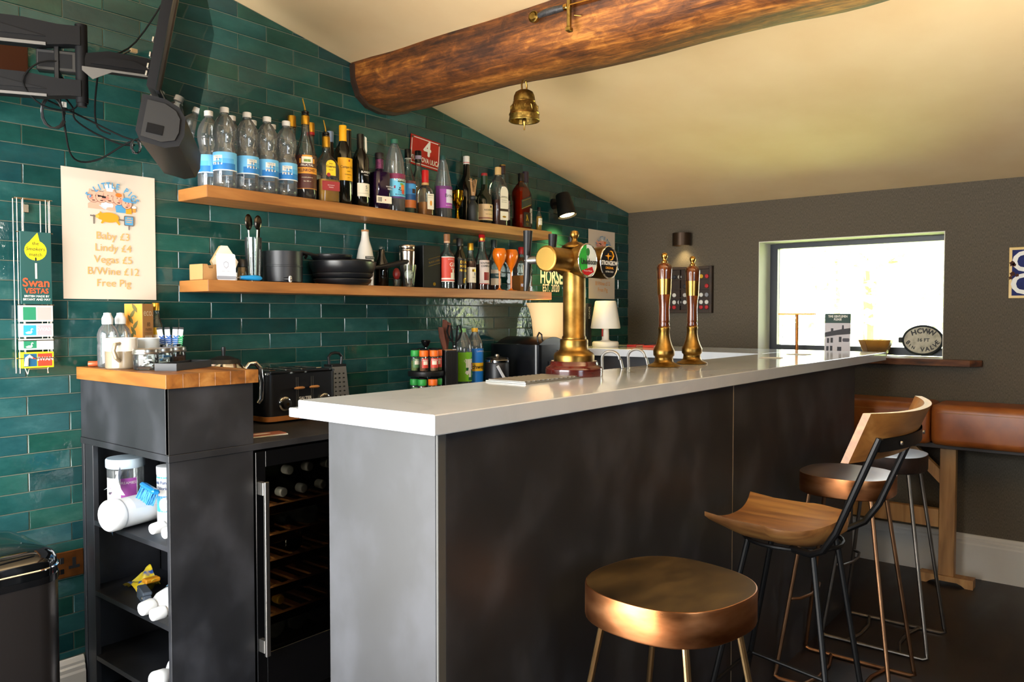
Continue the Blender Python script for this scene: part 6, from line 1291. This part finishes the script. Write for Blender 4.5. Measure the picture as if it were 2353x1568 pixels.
# hand pumps
M_PUMPW = noisy('pump_walnut', ['#2a0f06', '#5e2c10', '#7d431a'], (60, 60, 7), 5, .16, coat=.6)
def pump(loc, lab):
    t = thing('hand_pump', lab, 'hand pump', loc, group='brass and walnut beer engine handles')
    MB().lathe([(0, 0), (.058, 0), (.06, .003), (.055, .007), (.04, .013), (.034, .02), (.0325, .03), (.0325, .036), (.0375, .041), (.0385, .046), (.0385, .06), (.036, .064), (.031, .075), (.024, .095), (.0205, .115), (.0195, .13), (.0215, .137), (.0215, .142), (.019, .145)], 36).ob('brass_base', M_BRASS, t, 50)
    MB().lathe([(.0185, .144), (.0205, .152), (.018, .158), (.0195, .163), (.0195, .17), (.0185, .21), (.0205, .24), (.0235, .262)], 30).ob('lower_grip', M_PUMPW, t, 50)
    MB().lathe([(.0238, .262), (.0262, .318)], 30).ob('brass_band', M_BRASS_LT, t, 50)
    MB().lathe([(.026, .318), (.0275, .345), (.0275, .36), (.024, .37), (.014, .377), (.01, .378)], 30).ob('upper_grip', M_PUMPW, t, 50)
    MB().lathe([(.0115, .377), (.012, .381), (.0075, .385), (.007, .39), (.0105, .396), (.0118, .403), (.009, .411), (0, .415)], 22).ob('finial', M_BRASS_LT, t, 50)
pump((1.625, -1.345, ZB), 'brass and dark walnut beer pump handle nearer the brass font'); pump((1.85, -1.345, ZB), 'brass and dark walnut beer pump handle farther from the font')
for x, lab in ((1.43, 'curved steel swan neck spout next to the font'), (1.61, 'curved steel swan neck spout beside the pump handles')):
    t = thing('swan_neck_spout', lab, 'spout', (x, -1.2, ZB), group='steel swan neck spouts')
    pts = [(.015, -.08, .0), (.015, -.072, .03)] + [(.01*cos(q), -.04-.03*cos(q), .034+.026*sin(q)) for q in [pi*k/10 for k in range(11)]] + [(-.01, -.012, -.01), (-.01, -.012, -.12)]
    MB().tube(pts, .0048, 10).ob('pipe', M_STEEL, t)
t = thing('drip_tray', 'perforated steel drip tray beside the beer font', 'tray', (.86, -1.335, ZB))
MB().box(-.13, .13, -.072, .072, 0, .004).ob('pan', M_STEEL, t, 0)
for k in range(12): MB().bev(-.12+k*.0218-.006, -.12+k*.0218+.006, -.066, .066, .004, .0075, .001).ob('slat', M_STEEL, t, 0)
for x, y, r_, lab in ((2.44, -1.43, 12, 'pale square beer mat on the counter, left of two near the window'), (2.82, -1.42, -8, 'pale square beer mat on the counter, right of two near the window')):
    o = MB().bev(-.045, .045, -.045, .045, 0, .0015, .0004).ob('beer_mat', mat('pale_mat', '#cfc6ba', .8), None, 0, loc=(x, y, ZB), rz=R(r_)); tag(o, lab, 'beer mat')
# things on the return
t = thing('table_lamp', 'small white plastic table lamp on the return counter', 'lamp', (2.985, -.235, ZB))
M_LAMPW = mat('white_lamp_plastic', '#e6e1d6', .45)
MB().lathe([(0, 0), (.072, 0), (.077, .006), (.077, .026), (.071, .033), (.03, .036), (.021, .044), (.02, .11)], 36).ob('base', M_LAMPW, t, 50); MB().lathe([(.084, .108), (.087, .112), (.062, .262), (.057, .269), (0, .27), ], 36).ob('shade', M_LAMPW, t, 50); MB().lathe([(0, .11), (.083, .11)], 30).ob('shade_floor', M_LAMPW, t)
MB().bev(-.044, -.032, -.004, -.002, .062, .106, .0004).ob('tag', M_RED, t, 0)
t = thing('speaker_tube', 'slim black upright speaker with white lettering in the corner', 'speaker', (3.03, -.075, ZB))
MB().lathe([(0, 0), (.03, 0), (.032, .004), (.032, .25), (.028, .256), (0, .257)], 28, ax=(1, .8)).ob('body', mat('speaker_black', '#15171c', .5), t); letter('SONOS', W_, t, .022, TF(-.012, -.0262, .2) @ Matrix.Rotation(R(90), 4, 'Z'), bold=.03)
t = thing('paper_roll', 'white paper roll standing between font and slim speaker', 'paper roll', (2.90, -.09, ZB)); MB().lathe([(.012, 0), (.045, 0), (.045, .175), (.012, .175)], 28).ob('roll', M_PAPER, t, 40); MB().lathe([(.012, .0), (.0125, .18), (0, .181)], 12).ob('core', M_CARD, t)
for (x, y, z, w_, d_, h_, c_, lab) in ((3.1, -.37, 0, .1, .06, .014, '#a3211c', 'flat red box lying at left on the return counter'), (3.12, -.475, 0, .12, .07, .012, '#b32a22', 'flat red box lying at right on the return counter'), (3.22, -.42, 0, .09, .16, .019, '#17171c', 'black notebook lying behind the red boxes')):
    t = thing('card_box', lab, 'box', (x, y, ZB+z), R(0)); MB().bev(-w_/2, w_/2, -d_/2, d_/2, 0, h_, .001).ob('carton', K(c_, .4), t, 0); MB().box(-w_/2+.005, w_/2-.005, -d_/2-.0004, -d_/2, h_*.3, h_*.7).ob('print', K('#e0b8a0'), t, 0)

# ================================================================== wine fridge
fr_ = thing('wine_fridge', 'black built in wine fridge with steel bar handle and wooden shelves', 'wine fridge', (.434, -.57, 0))
def fp(m_, n_, mm, s=0): return m_.ob(n_, mm, fr_, s, loc=(-.434, .57, 0))
M_FBLK = mat('fridge_black', '#060607', .35)
FX0, FX1 = .436, 1.03
for a in ((FX0, FX0+.02, -.54, -.03, .1, .915), (FX1-.02, FX1, -.54, -.03, .1, .915), (FX0+.02, FX1-.02, -.05, -.03, .1, .915), (FX0+.02, FX1-.02, -.54, -.05, .1, .14), (FX0+.02, FX1-.02, -.54, -.05, .88, .915)): fp(MB().box(*a), 'cabinet_wall', M_FBLK)
fp(MB().box(FX0+.03, FX1-.03, -.5, -.05, 0, .099), 'plinth', M_FBLK)
for a in ((FX0, FX0+.035, .105, .912), (FX1-.035, FX1, .105, .912), (FX0+.035, FX1-.035, .105, .27), (FX0+.035, FX1-.035, .862, .912)): fp(MB().bev(a[0], a[1], -.574, -.5415, a[2], a[3], .001), 'door_frame', M_BLACKG)
fp(MB().box(FX0+.035, FX1-.035, -.568, -.563, .27, .862), 'glass_pane', glass('smoked_glass', '#a9aaa6', .02, 1.3))
hd = fp(MB().bev(.443, .458, -.612, -.602, .275, .822, .001), 'handle', M_STEEL)
for z in (.285, .78): MB().bev(.441, .456, -.603, -.574, z, z+.04, .001).ob('handle_mount', M_STEEL, hd, 0)
M_FW = wood('fridge_shelf_wood', ['#4a2c14', '#6b4320', '#86592c'], 0)
for z in (.712, .618, .535, .448, .356):
    sh_ = fp(MB().bev(FX0+.036, FX1-.036, -.545, -.525, z-.014, z+.014, .001), 'shelf_front', M_FW)
    for k in range(7): MB().bev(FX0+.05+k*.072, FX0+.075+k*.072, -.524, -.08, z-.006, z+.002, .001).ob('slat', M_FW, sh_, 0)
    MB().box(.62, .655, -.5458, -.545, z-.008, z+.008).ob('shelf_tag', BK, sh_, 0)
M_BG1 = glass('fridge_green_glass', '#4a5a2a', add=.05); M_BG2 = mat('fridge_dark_glass', '#10140c', .1); M_FOIL = mat('silver_foil', '#a9a9ab', .4, .6)
WL = [(0, 0), (.034, 0), (.037, .004), (.037, .19), (.034, .21), (.017, .235), (.0135, .25), (.0135, .295), (.0148, .297), (.0148, .303), (0, .304)]
nbt = 0
def lying(x, z, neck_out, m, capm, lab):
    o = thing('wine_bottle', lab, 'bottle', (x, -.2 if neck_out else -.49, z), rot=(R(90) if neck_out else R(-90), 0, 0), group='wine bottles in the fridge')
    MB().lathe(WL, 20).ob('bottle_body', m, o, 40); MB().lathe([(.0152, .275), (.0155, .303), (.012, .306), (0, .3062)], 16).ob('cap', capm, o, 40)
for k, x in enumerate((.505, .585, .665, .745)): lying(x, .752, True, M_BG1 if k % 2 else M_BG2, M_FOIL, 'wine bottle with silver cap, lower row on the top fridge shelf, %s from handle' % ('first', 'second', 'third', 'fourth')[k])
for k, x in enumerate((.61, .69, .77)): lying(x, .822, True, M_BG2, M_FOIL, 'wine bottle with silver cap stacked above the lower row, %s from handle' % ('first', 'second', 'third')[k])
lying(.525, .658, False, M_BG1, M_GOLD, 'bottle with amber base facing out on the second fridge shelf'); lying(.6, .658, True, M_BG2, M_BLACKG, 'bottle with dark red neck on the second fridge shelf'); lying(.7, .658, False, M_CLEAR, M_FOIL, 'clear bottle base at the right of the second fridge shelf')
lying(.635, .575, False, M_GREENG, M_GOLD, 'green bottle base on the third fridge shelf'); lying(.57, .397, True, M_BG2, M_GOLD, 'bottle with gold cap on the fifth fridge shelf')
lying(.56, .305, False, M_CLEAR, M_FOIL, 'clear bottle base at the fridge floor, left'); lying(.65, .305, False, M_CLEAR, M_FOIL, 'clear bottle base at the fridge floor, middle'); lying(.74, .305, False, M_CLEAR, M_FOIL, 'clear bottle base at the fridge floor, right')

light('fridge_led', 'AREA', (.478, -.535, .57), 1.6, (1.0, .88, .66), (.75, -.47, .55), shape='RECTANGLE', size=.012, size_y=.56)
# ================================================================== inside the open cabinet
S1, S2, S3 = .6755, .4455, .2325
t = thing('plastic_jar', 'clear jar with white screw lid and pink label on top cabinet shelf', 'jar', (.24, -.134, S1))
MB().lathe([(0, .001), (.052, .001), (.055, .006), (.055, .165), (.05, .172)], 30).ob('jar_body', M_PET, t); MB().lathe([(.057, .17), (.059, .173), (.059, .195), (.056, .2), (0, .2)], 30).ob('lid', mat('pale_lid', '#b5c4cc', .45), t); MB().patch(.0553, .03, .14, -190, -80, 10).ob('label', W_, t); lb = MB().patch(.0557, .06, .14, -130, -80, 6).ob('print', K('#a0489a'), t); letter('DREAMIES', W_, lb, .012, wrap=(.0562, .125, -110)); MB().patch(.0557, .06, .12, -170, -140, 4).ob('print', K('#e89ac8'), t)
t = thing('tablet_tub', 'white tub with blue printed label beside the jar', 'tub', (.285, -.332, S1))
MB().lathe([(0, 0), (.036, 0), (.037, .004), (.037, .17), (.035, .175), (0, .175)], 30).ob('tub_body', M_WHITE, t); MB().lathe([(.038, .165), (.0385, .19), (0, .192)], 28).ob('lid', M_WHITE, t)
lb = MB().patch(.0373, .05, .16, -220, -60, 10).ob('label', K('#3f9ad0'), t); MB().patch(.0376, .1, .155, -200, -80, 8).ob('print', W_, lb); letter('Multi Function', K('#1c3f7a'), lb, .014, wrap=(.0381, .142, -150), bold=.02); letter('Chlorine', K('#1c3f7a'), lb, .014, wrap=(.0381, .124, -150), bold=.02)
t = thing('scrub_brush', 'blue dustpan brush wedged over the white bottles', 'brush', (.19, -.39, S1+.135), rot=(R(18), 0, R(78)))
M_BB = mat('blue_plastic', '#1277b8', .4)
MB().bev(-.07, .07, -.012, .012, 0, .014, .005).ob('brush_block', M_BB, t, 0)
bt = MB()
for k in range(120): x = rnd.uniform(-.066, .066); y = rnd.uniform(-.01, .01); bt.tube([(x, y, 0), (x+rnd.uniform(-.004, .004), y+rnd.uniform(-.006, .006), -.035)], .0012, 4)
o = bt.ob('bristles', mat('blue_bristle', '#1c86cc', .6), t, 0); o['kind'] = 'stuff'
t = thing('wipes_canister', 'white wipes canister lying with its round lid facing out', 'canister', (.305, -.232, S1+.0495), rot=(R(90), 0, R(-79)))
MB().lathe([(0, 0), (.044, 0), (.046, .004), (.046, .15), (.048, .152), (.049, .156), (.049, .182), (.045, .188), (.03, .192), (0, .194)], 32).ob('canister', M_WHITE, t, 40); 
MB().patch(.0464, .04, .12, 20, 110, 8).ob('label', mat('soft_white_label', '#d3d6d8', .5), t); MB().tube([(.041*cos(2*pi*k/24), .041*sin(2*pi*k/24), .189) for k in range(24)], .0015, 6, True).ob('lid_ridge', M_WHITE, t)
o = MB().grid(lambda u, v: (.165+.03*v+.015*sin(6*u), -.145-.09*u, S1+.106+.075*v*(1-abs(2*u-1))+.008*sin(9*u+2*v)), 10, 6).ob('tissue', mat('white_tissue', '#e4e8ec', .8), None, 60); tag(o, 'crumpled white tissue poking up over the wipes canister', 'tissue')
o = MB().grid(lambda u, v: (.152+.01*sin(5*u), -.19-.06*u, S1-.034*v*(1-abs(2*u-1))+.008), 6, 4).ob('cloth', mat('pale_blue_cloth', '#9cc6e4', .8), None, 60); tag(o, 'pale blue cloth corner hanging off the top cabinet shelf', 'cloth')
SP = [(0, 0), (.04, 0), (.043, .005), (.043, .11), (.036, .14), (.019, .165), (.0165, .17), (.0165, .178)]
def cleaner(loc, rot, lab, capr=.02, label_=True):
    t = thing('cleaner_bottle', lab, 'bottle', loc, rot=rot, group='white cleaning bottles in the cabinet')
    MB().lathe(SP, 28, ax=(1, .8)).ob('bottle_body', M_WHITE, t, 50); MB().lathe([(capr*.95, .174), (capr, .178), (capr*.9, .208), (capr*.85, .211), (0, .212)], 24).ob('cap', M_WHITE, t, 50)
    MB().tube([(capr*.6*cos(2*pi*k/16), capr*.6*sin(2*pi*k/16), .212) for k in range(16)], .0012, 5, True).ob('cap_ring', mat('soft_white_label', ''), t)
    if label_: MB().patch(.0432, .03, .1, 60, 140, 6).ob('label', K('#9fcbe6'), t)
cleaner((.37, -.415, S1+.035), (R(90), 0, R(-78)), 'white cleaning bottle lying on the top shelf, cap facing out, lower left', .018); cleaner((.372, -.502, S1+.035), (R(90), 0, R(-82)), 'white cleaning bottle lying on the top shelf, cap facing out, lower right', .018)
cleaner((.378, -.46, S1+.105), (R(88), 0, R(-76)), 'white cleaning bottle lying on top of the other two', .022)
t = thing('crisp_packet', 'crumpled yellow and blue packet on the middle cabinet shelf', 'packet', (.26, -.2, S2))
MB().grid(lambda u, v: (-.04+.08*v, -.055+.11*u+.01*sin(8*v), .004+.055*abs(sin(2.6*u+3*v))*(.5+.5*v)+.012*sin(11*u)*v), 12, 8).ob('foil', noisy('yellow_packet', ['#2b4f9c', '#e2c01a', '#ecd24a'], (28, 28, 28), 2, .3, stops=[.38, .46, .6]), t, 60); MB().bev(-.02, .03, -.06, -.03, .035, .05, .004).ob('corner', K('#e8991c'), t, 0)
o = MB().grid(lambda u, v: (.34+.06*v, -.40+.16*u, S2+.012+.1*(v**.6)*(.55+.45*sin(4*u+1))+.012*sin(15*u+5*v)), 14, 8).ob('black_cloth', mat('black_cloth', '#14161b', .85), None, 60); tag(o, 'bundled black cloth at the back of the middle cabinet shelf', 'cloth')
t = thing('red_cap_bottle', 'white bottle with red flip cap on the middle cabinet shelf', 'bottle', (.376, -.455, S2)); MB().lathe([(0, 0), (.03, 0), (.032, .004), (.032, .075), (.03, .087)], 26).ob('bottle_body', M_WHITE, t); MB().lathe([(.031, .083), (.033, .088), (.032, .1), (0, .103)], 26).ob('cap', M_RED, t); MB().patch(.0323, .01, .06, -230, -100, 8).ob('label', K('#e9b58a'), t)
t = thing('clamp', 'grey folding clamp with rivet on the middle cabinet shelf', 'tool', (.215, -.3, S2), R(75)); MB().bev(-.05, .05, -.013, .013, 0, .03, .004).ob('jaw', mat('blue_grey_metal', '#56606c', .5, .3), t, 0); MB().bev(-.05, .04, -.014, .014, .031, .042, .003).ob('jaw', mat('blue_grey_metal', ''), t, 0); MB().lathe([(0, -.015), (.006, -.015), (.006, -.013)], 12, T=RX(-.03, 0, .02)).ob('rivet', M_STEEL, t)
cleaner((.338, -.41, S2+.035), (R(90), 0, R(-78)), 'rounded white bottle lying on the middle shelf, bright in the daylight', .022); cleaner((.338, -.505, S2+.035), (R(90), 0, R(-85)), 'slim white bottle lying beside the bright one on the middle shelf', .019, False)
t = thing('spray_bottle', 'white bottle lying on the bottom cabinet shelf', 'bottle', (.35, -.44, S3+.045), rot=(R(90), 0, R(-72))); MB().lathe(SP, 28).ob('bottle_body', M_WHITE, t, 50); MB().lathe([(.02, .174), (.024, .18), (.03, .215), (.028, .218), (0, .218)], 24).ob('cap', M_WHITE, t, 50); MB().patch(.0432, .03, .1, 50, 150, 6).ob('label', K('#9fcbe6'), t)

# ================================================================== stools
def stool(loc, rz, label, r, seat_m, top_m, rod_m, h=.76, th=.072, ax=(1, 1), rod=.0075, by=.22):
    t = thing('bar_stool', label, 'bar stool', loc, rz, 'round seated bar stools')
    n = 56; e = 2.5
    pts = []
    for k in range(n):
        a = 2*pi*k/n; q = (abs(cos(a))**e + abs(sin(a))**e)**(-1/e); q *= 1+.012*sin(3*a+rz*5)+.01*cos(2*a)
        pts.append((r*q*cos(a)*ax[0], r*q*sin(a)*ax[1]))
    v = []; prof = [(.97, h-th), (.995, h-th+.003), (1.0, h-th+.006), (1.0, h-.004), (.996, h-.0015), (.985, h-.001)]
    for s_, z in prof: v += [(x*s_, y*s_, z) for x, y in pts]
    f = [(j*n+k, j*n+(k+1) % n, (j+1)*n+(k+1) % n, (j+1)*n+k) for j in range(len(prof)-1) for k in range(n)] + [tuple(range(n-1, -1, -1))]
    MB().add(v, f).ob('seat_rim', seat_m, t, 28)
    mb = MB(); rings = [(.985, h-.001), (.9, h), (.6, h-.0006), (.3, h-.001)]
    v = []
    for s_, z in rings: v += [(x*s_, y*s_, z) for x, y in pts]
    v.append((0, 0, h-.001)); f = [(j*n+k, j*n+(k+1) % n, (j+1)*n+(k+1) % n, (j+1)*n+k) for j in range(len(rings)-1) for k in range(n)] + [(3*n+k, 3*n+(k+1) % n, 4*n) for k in range(n)]
    mb.add(v, f).ob('seat_top', top_m, t, 60)
    zt = h-th
    # two bent rod frames: each is two legs joined by a runner on the floor
    bx = .165
    for s_ in (-1, 1):
        tx = s_*.075
        for q in (-1, 1): MB().tube([(tx*1.0+s_*.02, q*.105, zt+.002), (s_*bx*.98, q*(by-.004), .03)], rod, 10).ob('leg', rod_m, t)
        P = []
        for q in (-1, 1):
            run = [(s_*bx*.98, q*(by-.004), .03), (s_*bx, q*(by-.001), .016), (s_*bx, q*(by-.016), rod+.0005)]
            P += run if q < 0 else run[::-1]
        MB().tube(P, rod, 10).ob('runner', rod_m, t)
    # curved foot rest between the frames
    fz = .30
    k_ = (zt-fz)/(zt-.03); X = .095+(.16-.095)*k_; Yq = .105+(by-.004-.105)*k_
    MB().tube([(-X, Yq, fz), (-X*.8, Yq-.03, fz), (-X*.3, Yq-.045, fz), (X*.3, Yq-.045, fz), (X*.8, Yq-.03, fz), (X, Yq, fz)], rod*.75, 8).ob('foot_rest', rod_m, t)
    for q in (-1, 1): MB().tube([(-.165, q*.1, rod+.0005), (-.06, q*.075, rod+.0005), (.06, q*.075, rod+.0005), (.165, q*.1, rod+.0005)], rod*.9, 8).ob('cross_tie', rod_m, t)
    return t
M_GOLDROD = noisy('brass_rod', ['#8a6a45', '#b39468'], (20, 20, 8), 4, .3, 1.0)
M_DKSEAT = noisy('dark_hammered_rim', ['#1c1310', '#33231b'], (30, 30, 30), 4, .5, .5)
M_DKTOP = noisy('worn_dark_wood_top', ['#2a231f', '#4a4039', '#5e5249'], (7, 30, 7), 6, .3, .2, rrange=(.22, .42))
M_COPTOP = noisy('worn_copper_top', ['#3f2a1b', '#5d4330', '#6f5a48'], (7, 18, 7), 6, .32, .5, rrange=(.22, .45))
stool((.577, -1.925, 0), R(-8), 'nearest copper rimmed round bar stool at the bar front', .172, M_COPPER, M_COPPER_TOP, M_GOLDROD, .76, .076)
stool((2.04, -1.872, 0), R(0), 'copper rimmed round bar stool behind the wooden chair stool', .16, M_COPPER, M_COPTOP, M_COPPER_ROD, .768, .072, by=.2)
stool((2.55, -1.878, 0), R(0), 'dark rimmed round bar stool nearest the leather bench', .152, M_DKSEAT, M_DKTOP, M_STEEL_ROD, .774, .066, by=.2)
# wooden seated stool with backrest
t = thing('backrest_stool', 'black framed bar stool with carved wooden seat and curved backrest', 'bar stool', (1.285, -1.92, 0))
M_TEAK = noisy('worn_teak', ['#5c3a1e', '#83582f', '#a0753f'], (24, 3.4, 24), 6, .42, bump=.12, dist=.7, rrange=(.3, .5))
def seat(u, v, top):
    # v: 0 front (towards bar) .. 1 back ; u: -1..1 across
    y = .165-.335*v
    w = .178*(1-.08*(1-v)) if v < .55 else .178*math.sqrt(max(0, 1-((v-.55)/.45)**2.2))+.004
    y -= 0 if v > .15 else -.02*abs(u)**2*(1-v/.15)+.012*(1-v/.15)
    edge = abs(u)**3
    zt = .752+.02*edge*(1-.35*v)+.022*max(0, (v-.72)/.28)**2*(1)-.006*(1-u*u)*(1-abs(v-.5))+.008*abs(u)**2*max(0, 1-v/.2)
    zb = zt-.012-.034*(1-abs(u)**4)*min(1, .35+v*2.5)*min(1, .3+(1-v)*4)
    return (w*u, y, zt if top else zb)
mb = MB(); NU, NV = 20, 20
vt = [seat(-1+2*i/NU, j/NV, True) for j in range(NV+1) for i in range(NU+1)]; vb = [seat(-1+2*i/NU, j/NV, False) for j in range(NV+1) for i in range(NU+1)]
f = []; o2 = len(vt); W1 = NU+1
for j in range(NV):
    for i in range(NU): k = j*W1+i; f += [(k, k+1, k+W1+1, k+W1), (o2+k, o2+k+W1, o2+k+W1+1, o2+k+1)]
for i in range(NU): f += [(i, o2+i, o2+i+1, i+1), (NV*W1+i, NV*W1+i+1, o2+NV*W1+i+1, o2+NV*W1+i)]
for j in range(NV): a, b = j*W1, (j+1)*W1; f += [(a, b, o2+b, o2+a), (a+NU, o2+a+NU, o2+b+NU, b+NU)]
mb.add(vt+vb, f).ob('seat', M_TEAK, t, 60)
MR = .0085
def rodp(pts, n_, r=MR, m=M_BLACKM): return MB().tube(pts, r, 10).ob(n_, m, t)
ring = [(.135*cos(R(a)), -.02+.135*sin(R(a)), .705) for a in range(0, 360, 15)]
MB().tube(ring, .006, 8, True).ob('seat_ring', M_BLACKM, t)
for sx in (-1, 1):
    rodp([(sx*.1, .07, .705), (sx*.16, .21, .006)], 'leg'); rodp([(sx*.1, -.11, .705), (sx*.165, -.21, .006)], 'leg')
    rodp([(sx*.12, -.06, .706), (sx*.16, -.125, .712), (sx*.185, -.165, .735), (sx*.2, -.2, .79), (sx*.205, -.3, 1.04)], 'back_post', .0095)
    rodp([(sx*.137, .155, .28), (sx*.143, -.155, .24)], 'side_brace', .006)
rodp([(-.137, .155, .28), (.137, .155, .28)], 'foot_rest', .006); rodp([(-.143, -.155, .24), (.143, -.155, .24)], 'rear_brace', .006)
rodp([(-.14, .15, .27), (.0, 0, .2), (.143, -.155, .24)], 'cross_brace', .005)
MB().grid(lambda u, v: (-.205+.41*u, -.296-.04*(1-(2*u-1)**2), 1.005+.032*v), 12, 1).grid(lambda u, v: (-.205+.41*u, -.301-.04*(1-(2*u-1)**2), 1.037-.032*v), 12, 1).ob('back_bar', M_BLACKM, t, 60)
def brest(u, v, front):
    x = .262*u; c = .066*(abs(u)**2.2)
    y = -.318+c+ (0 if front else -.018) - .05*(v-.5); z = .985+.115*v-.01*(u*u)*(0.5-v)
    return (x, y, z)
mb = MB(); NU, NV = 18, 6; W1 = NU+1
vt = [brest(-1+2*i/NU, j/NV, True) for j in range(NV+1) for i in range(NU+1)]; vb = [brest(-1+2*i/NU, j/NV, False) for j in range(NV+1) for i in range(NU+1)]; o2 = len(vt); f = []
for j in range(NV):
    for i in range(NU): k = j*W1+i; f += [(k, k+W1, k+W1+1, k+1), (o2+k, o2+k+1, o2+k+W1+1, o2+k+W1)]
for i in range(NU): f += [(i, i+1, o2+i+1, o2+i), (NV*W1+i, o2+NV*W1+i, o2+NV*W1+i+1, NV*W1+i+1)]
for j in range(NV): a, b = j*W1, (j+1)*W1; f += [(a, o2+a, o2+b, b), (a+NU, b+NU, o2+b+NU, o2+a+NU)]
mb.add(vt+vb, f).ob('backrest', noisy('teak_back', ['#70451f', '#97632f', '#b28045'], (3.4, 24, 24), 6, .4, bump=.12, dist=.7), t, 50)
for s_ in (-.12, .12): MB().lathe([(0, 0), (.006, 0), (.005, .004), (0, .005)], 12, T=RX(s_, -.329, 1.021)).ob('bolt', M_STEEL, t)

# ================================================================== leather bench on trestle legs
def pad(x0, x1, y0, y1, z0, z1, r=.035):
    mb = MB(); sec = []
    for cx, cz, a in ((x1-r, z0+r, -90), (x1-r, z1-r, 0), (x0+r, z1-r, 90), (x0+r, z0+r, 180)): sec += [(cx+r*cos(R(a+90*i/5)), cz+r*sin(R(a+90*i/5))) for i in range(6)]
    n = len(sec); cx, cz = (x0+x1)/2, (z0+z1)/2
    ys = [(y0, .86), (y0+.006, .94), (y0+.02, .985), (y0+.06, 1), (y0*.75+y1*.25, 1.012), ((y0+y1)/2, 1.015), (y0*.25+y1*.75, 1.012), (y1-.06, 1), (y1-.02, .985), (y1-.006, .94), (y1, .86)]
    v = [(cx+(x-cx)*s_, y, cz+(z-cz)*s_) for y, s_ in ys for x, z in sec]
    f = [(j*n+k, j*n+(k+1) % n, (j+1)*n+(k+1) % n, (j+1)*n+k) for j in range(len(ys)-1) for k in range(n)] + [tuple(range(n-1, -1, -1)), tuple((len(ys)-1)*n+k for k in range(n))]
    return mb.add(v, f)
t = thing('leather_bench', 'tan leather padded bench on pale wooden trestle along the wall', 'bench', (3.44, -1.95, 0))
def bp2(m_, n_, mm, s=50): return m_.ob(n_, mm, t, s, loc=(-3.44, 1.95, 0))
for y0, y1 in ((-1.885, -.95), (-2.83, -1.893)):
    c_ = bp2(pad(3.295, 3.585, y0, y1, .705, .905), 'cushion', M_LEATHER)
    MB().tube([(3.2935, y0+.03, .868), (3.2935, y1-.03, .868)], .0014, 5).ob('stitching', mat('stitch_thread', '#b07a44', .7), c_, 0)
M_PINE = noisy('pale_pine', ['#8a6237', '#a87b48', '#bb9058'], (26, 26, 3), 6, .5, bump=.08, dist=.5)
bp2(MB().bev(3.39, 3.49, -2.8, -.98, .68, .706, .002), 'support_board', M_DKW, 0)
for yb_ in (-1.95, -2.7):
    bp2(MB().bev(3.415, 3.465, yb_-.035, yb_+.035, .045, .68, .002), 'post', M_PINE, 0)
    bp2(MB().prism([(yb_-.12, 0), (yb_-.085, 0), (yb_-.07, .012), (yb_-.05, .02), (yb_+.05, .02), (yb_+.07, .012), (yb_+.085, 0), (yb_+.12, 0), (yb_+.12, .045), (yb_-.12, .045)], 3.405, 3.475, 'yz'), 'foot', M_PINE, 0)
    bp2(MB().prism([(yb_+.035, .5), (yb_+.035, .57), (yb_+.15, .68), (yb_+.21, .68)], 3.42, 3.46, 'yz'), 'brace', M_PINE, 0)
bp2(MB().bev(3.42, 3.46, -1.913, -1.05, .28, .37, .002), 'stretcher', M_PINE, 0)
# ================================================================== pedal bin
t = thing('pedal_bin', 'dark steel pedal bin with domed black lid at the left edge', 'bin', (-.235, -.30, 0), R(0))
M_BIN = mat('dark_brushed_steel', '#4d4846', .32, .9)
rbox(MB(), -.15, .15, -.19, .19, .012, .635, .07, 10).ob('body', M_BIN, t, 30)
rbox(MB(), -.147, .147, -.187, .187, 0, .012, .07, 10).ob('base', M_BLACK, t, 30); rbox(MB(), -.152, .152, -.192, .192, .635, .652, .071, 10).ob('collar', M_BLACKG, t, 30)
p = []
def rr2(s_, z, n=8):
    out = []
    for cx, cy_, a in ((.08, -.12, -90), (.08, .12, 0), (-.08, .12, 90), (-.08, -.12, 180)): out += [((cx+.07*cos(R(a+90*i/n)))*s_, (cy_+.07*sin(R(a+90*i/n)))*s_, z) for i in range(n+1)]
    return out
v = []; lev = [(1.0, .652), (1.0, .675), (.985, .693), (.94, .707), (.8, .719), (.5, .727), (.2, .729)]
for s_, z in lev: v += rr2(s_, z)
n = 36; f = [(j*n+k, j*n+(k+1) % n, (j+1)*n+(k+1) % n, (j+1)*n+k) for j in range(len(lev)-1) for k in range(n)] + [tuple((len(lev)-1)*n+k for k in range(n))]
MB().add(v, f).ob('lid', mat('lid_black', '#0c0d0e', .1, .3, coat=.6), t, 40)
MB().tube([(x*1.004, y*1.004, .673) for x, y, z in rr2(1.0, 0)], .003, 6, True).ob('lid_trim', M_CHROME, t)
MB().bev(-.04, .04, -.23, -.19, .012, .03, .004).ob('pedal', M_STEEL, t, 0)
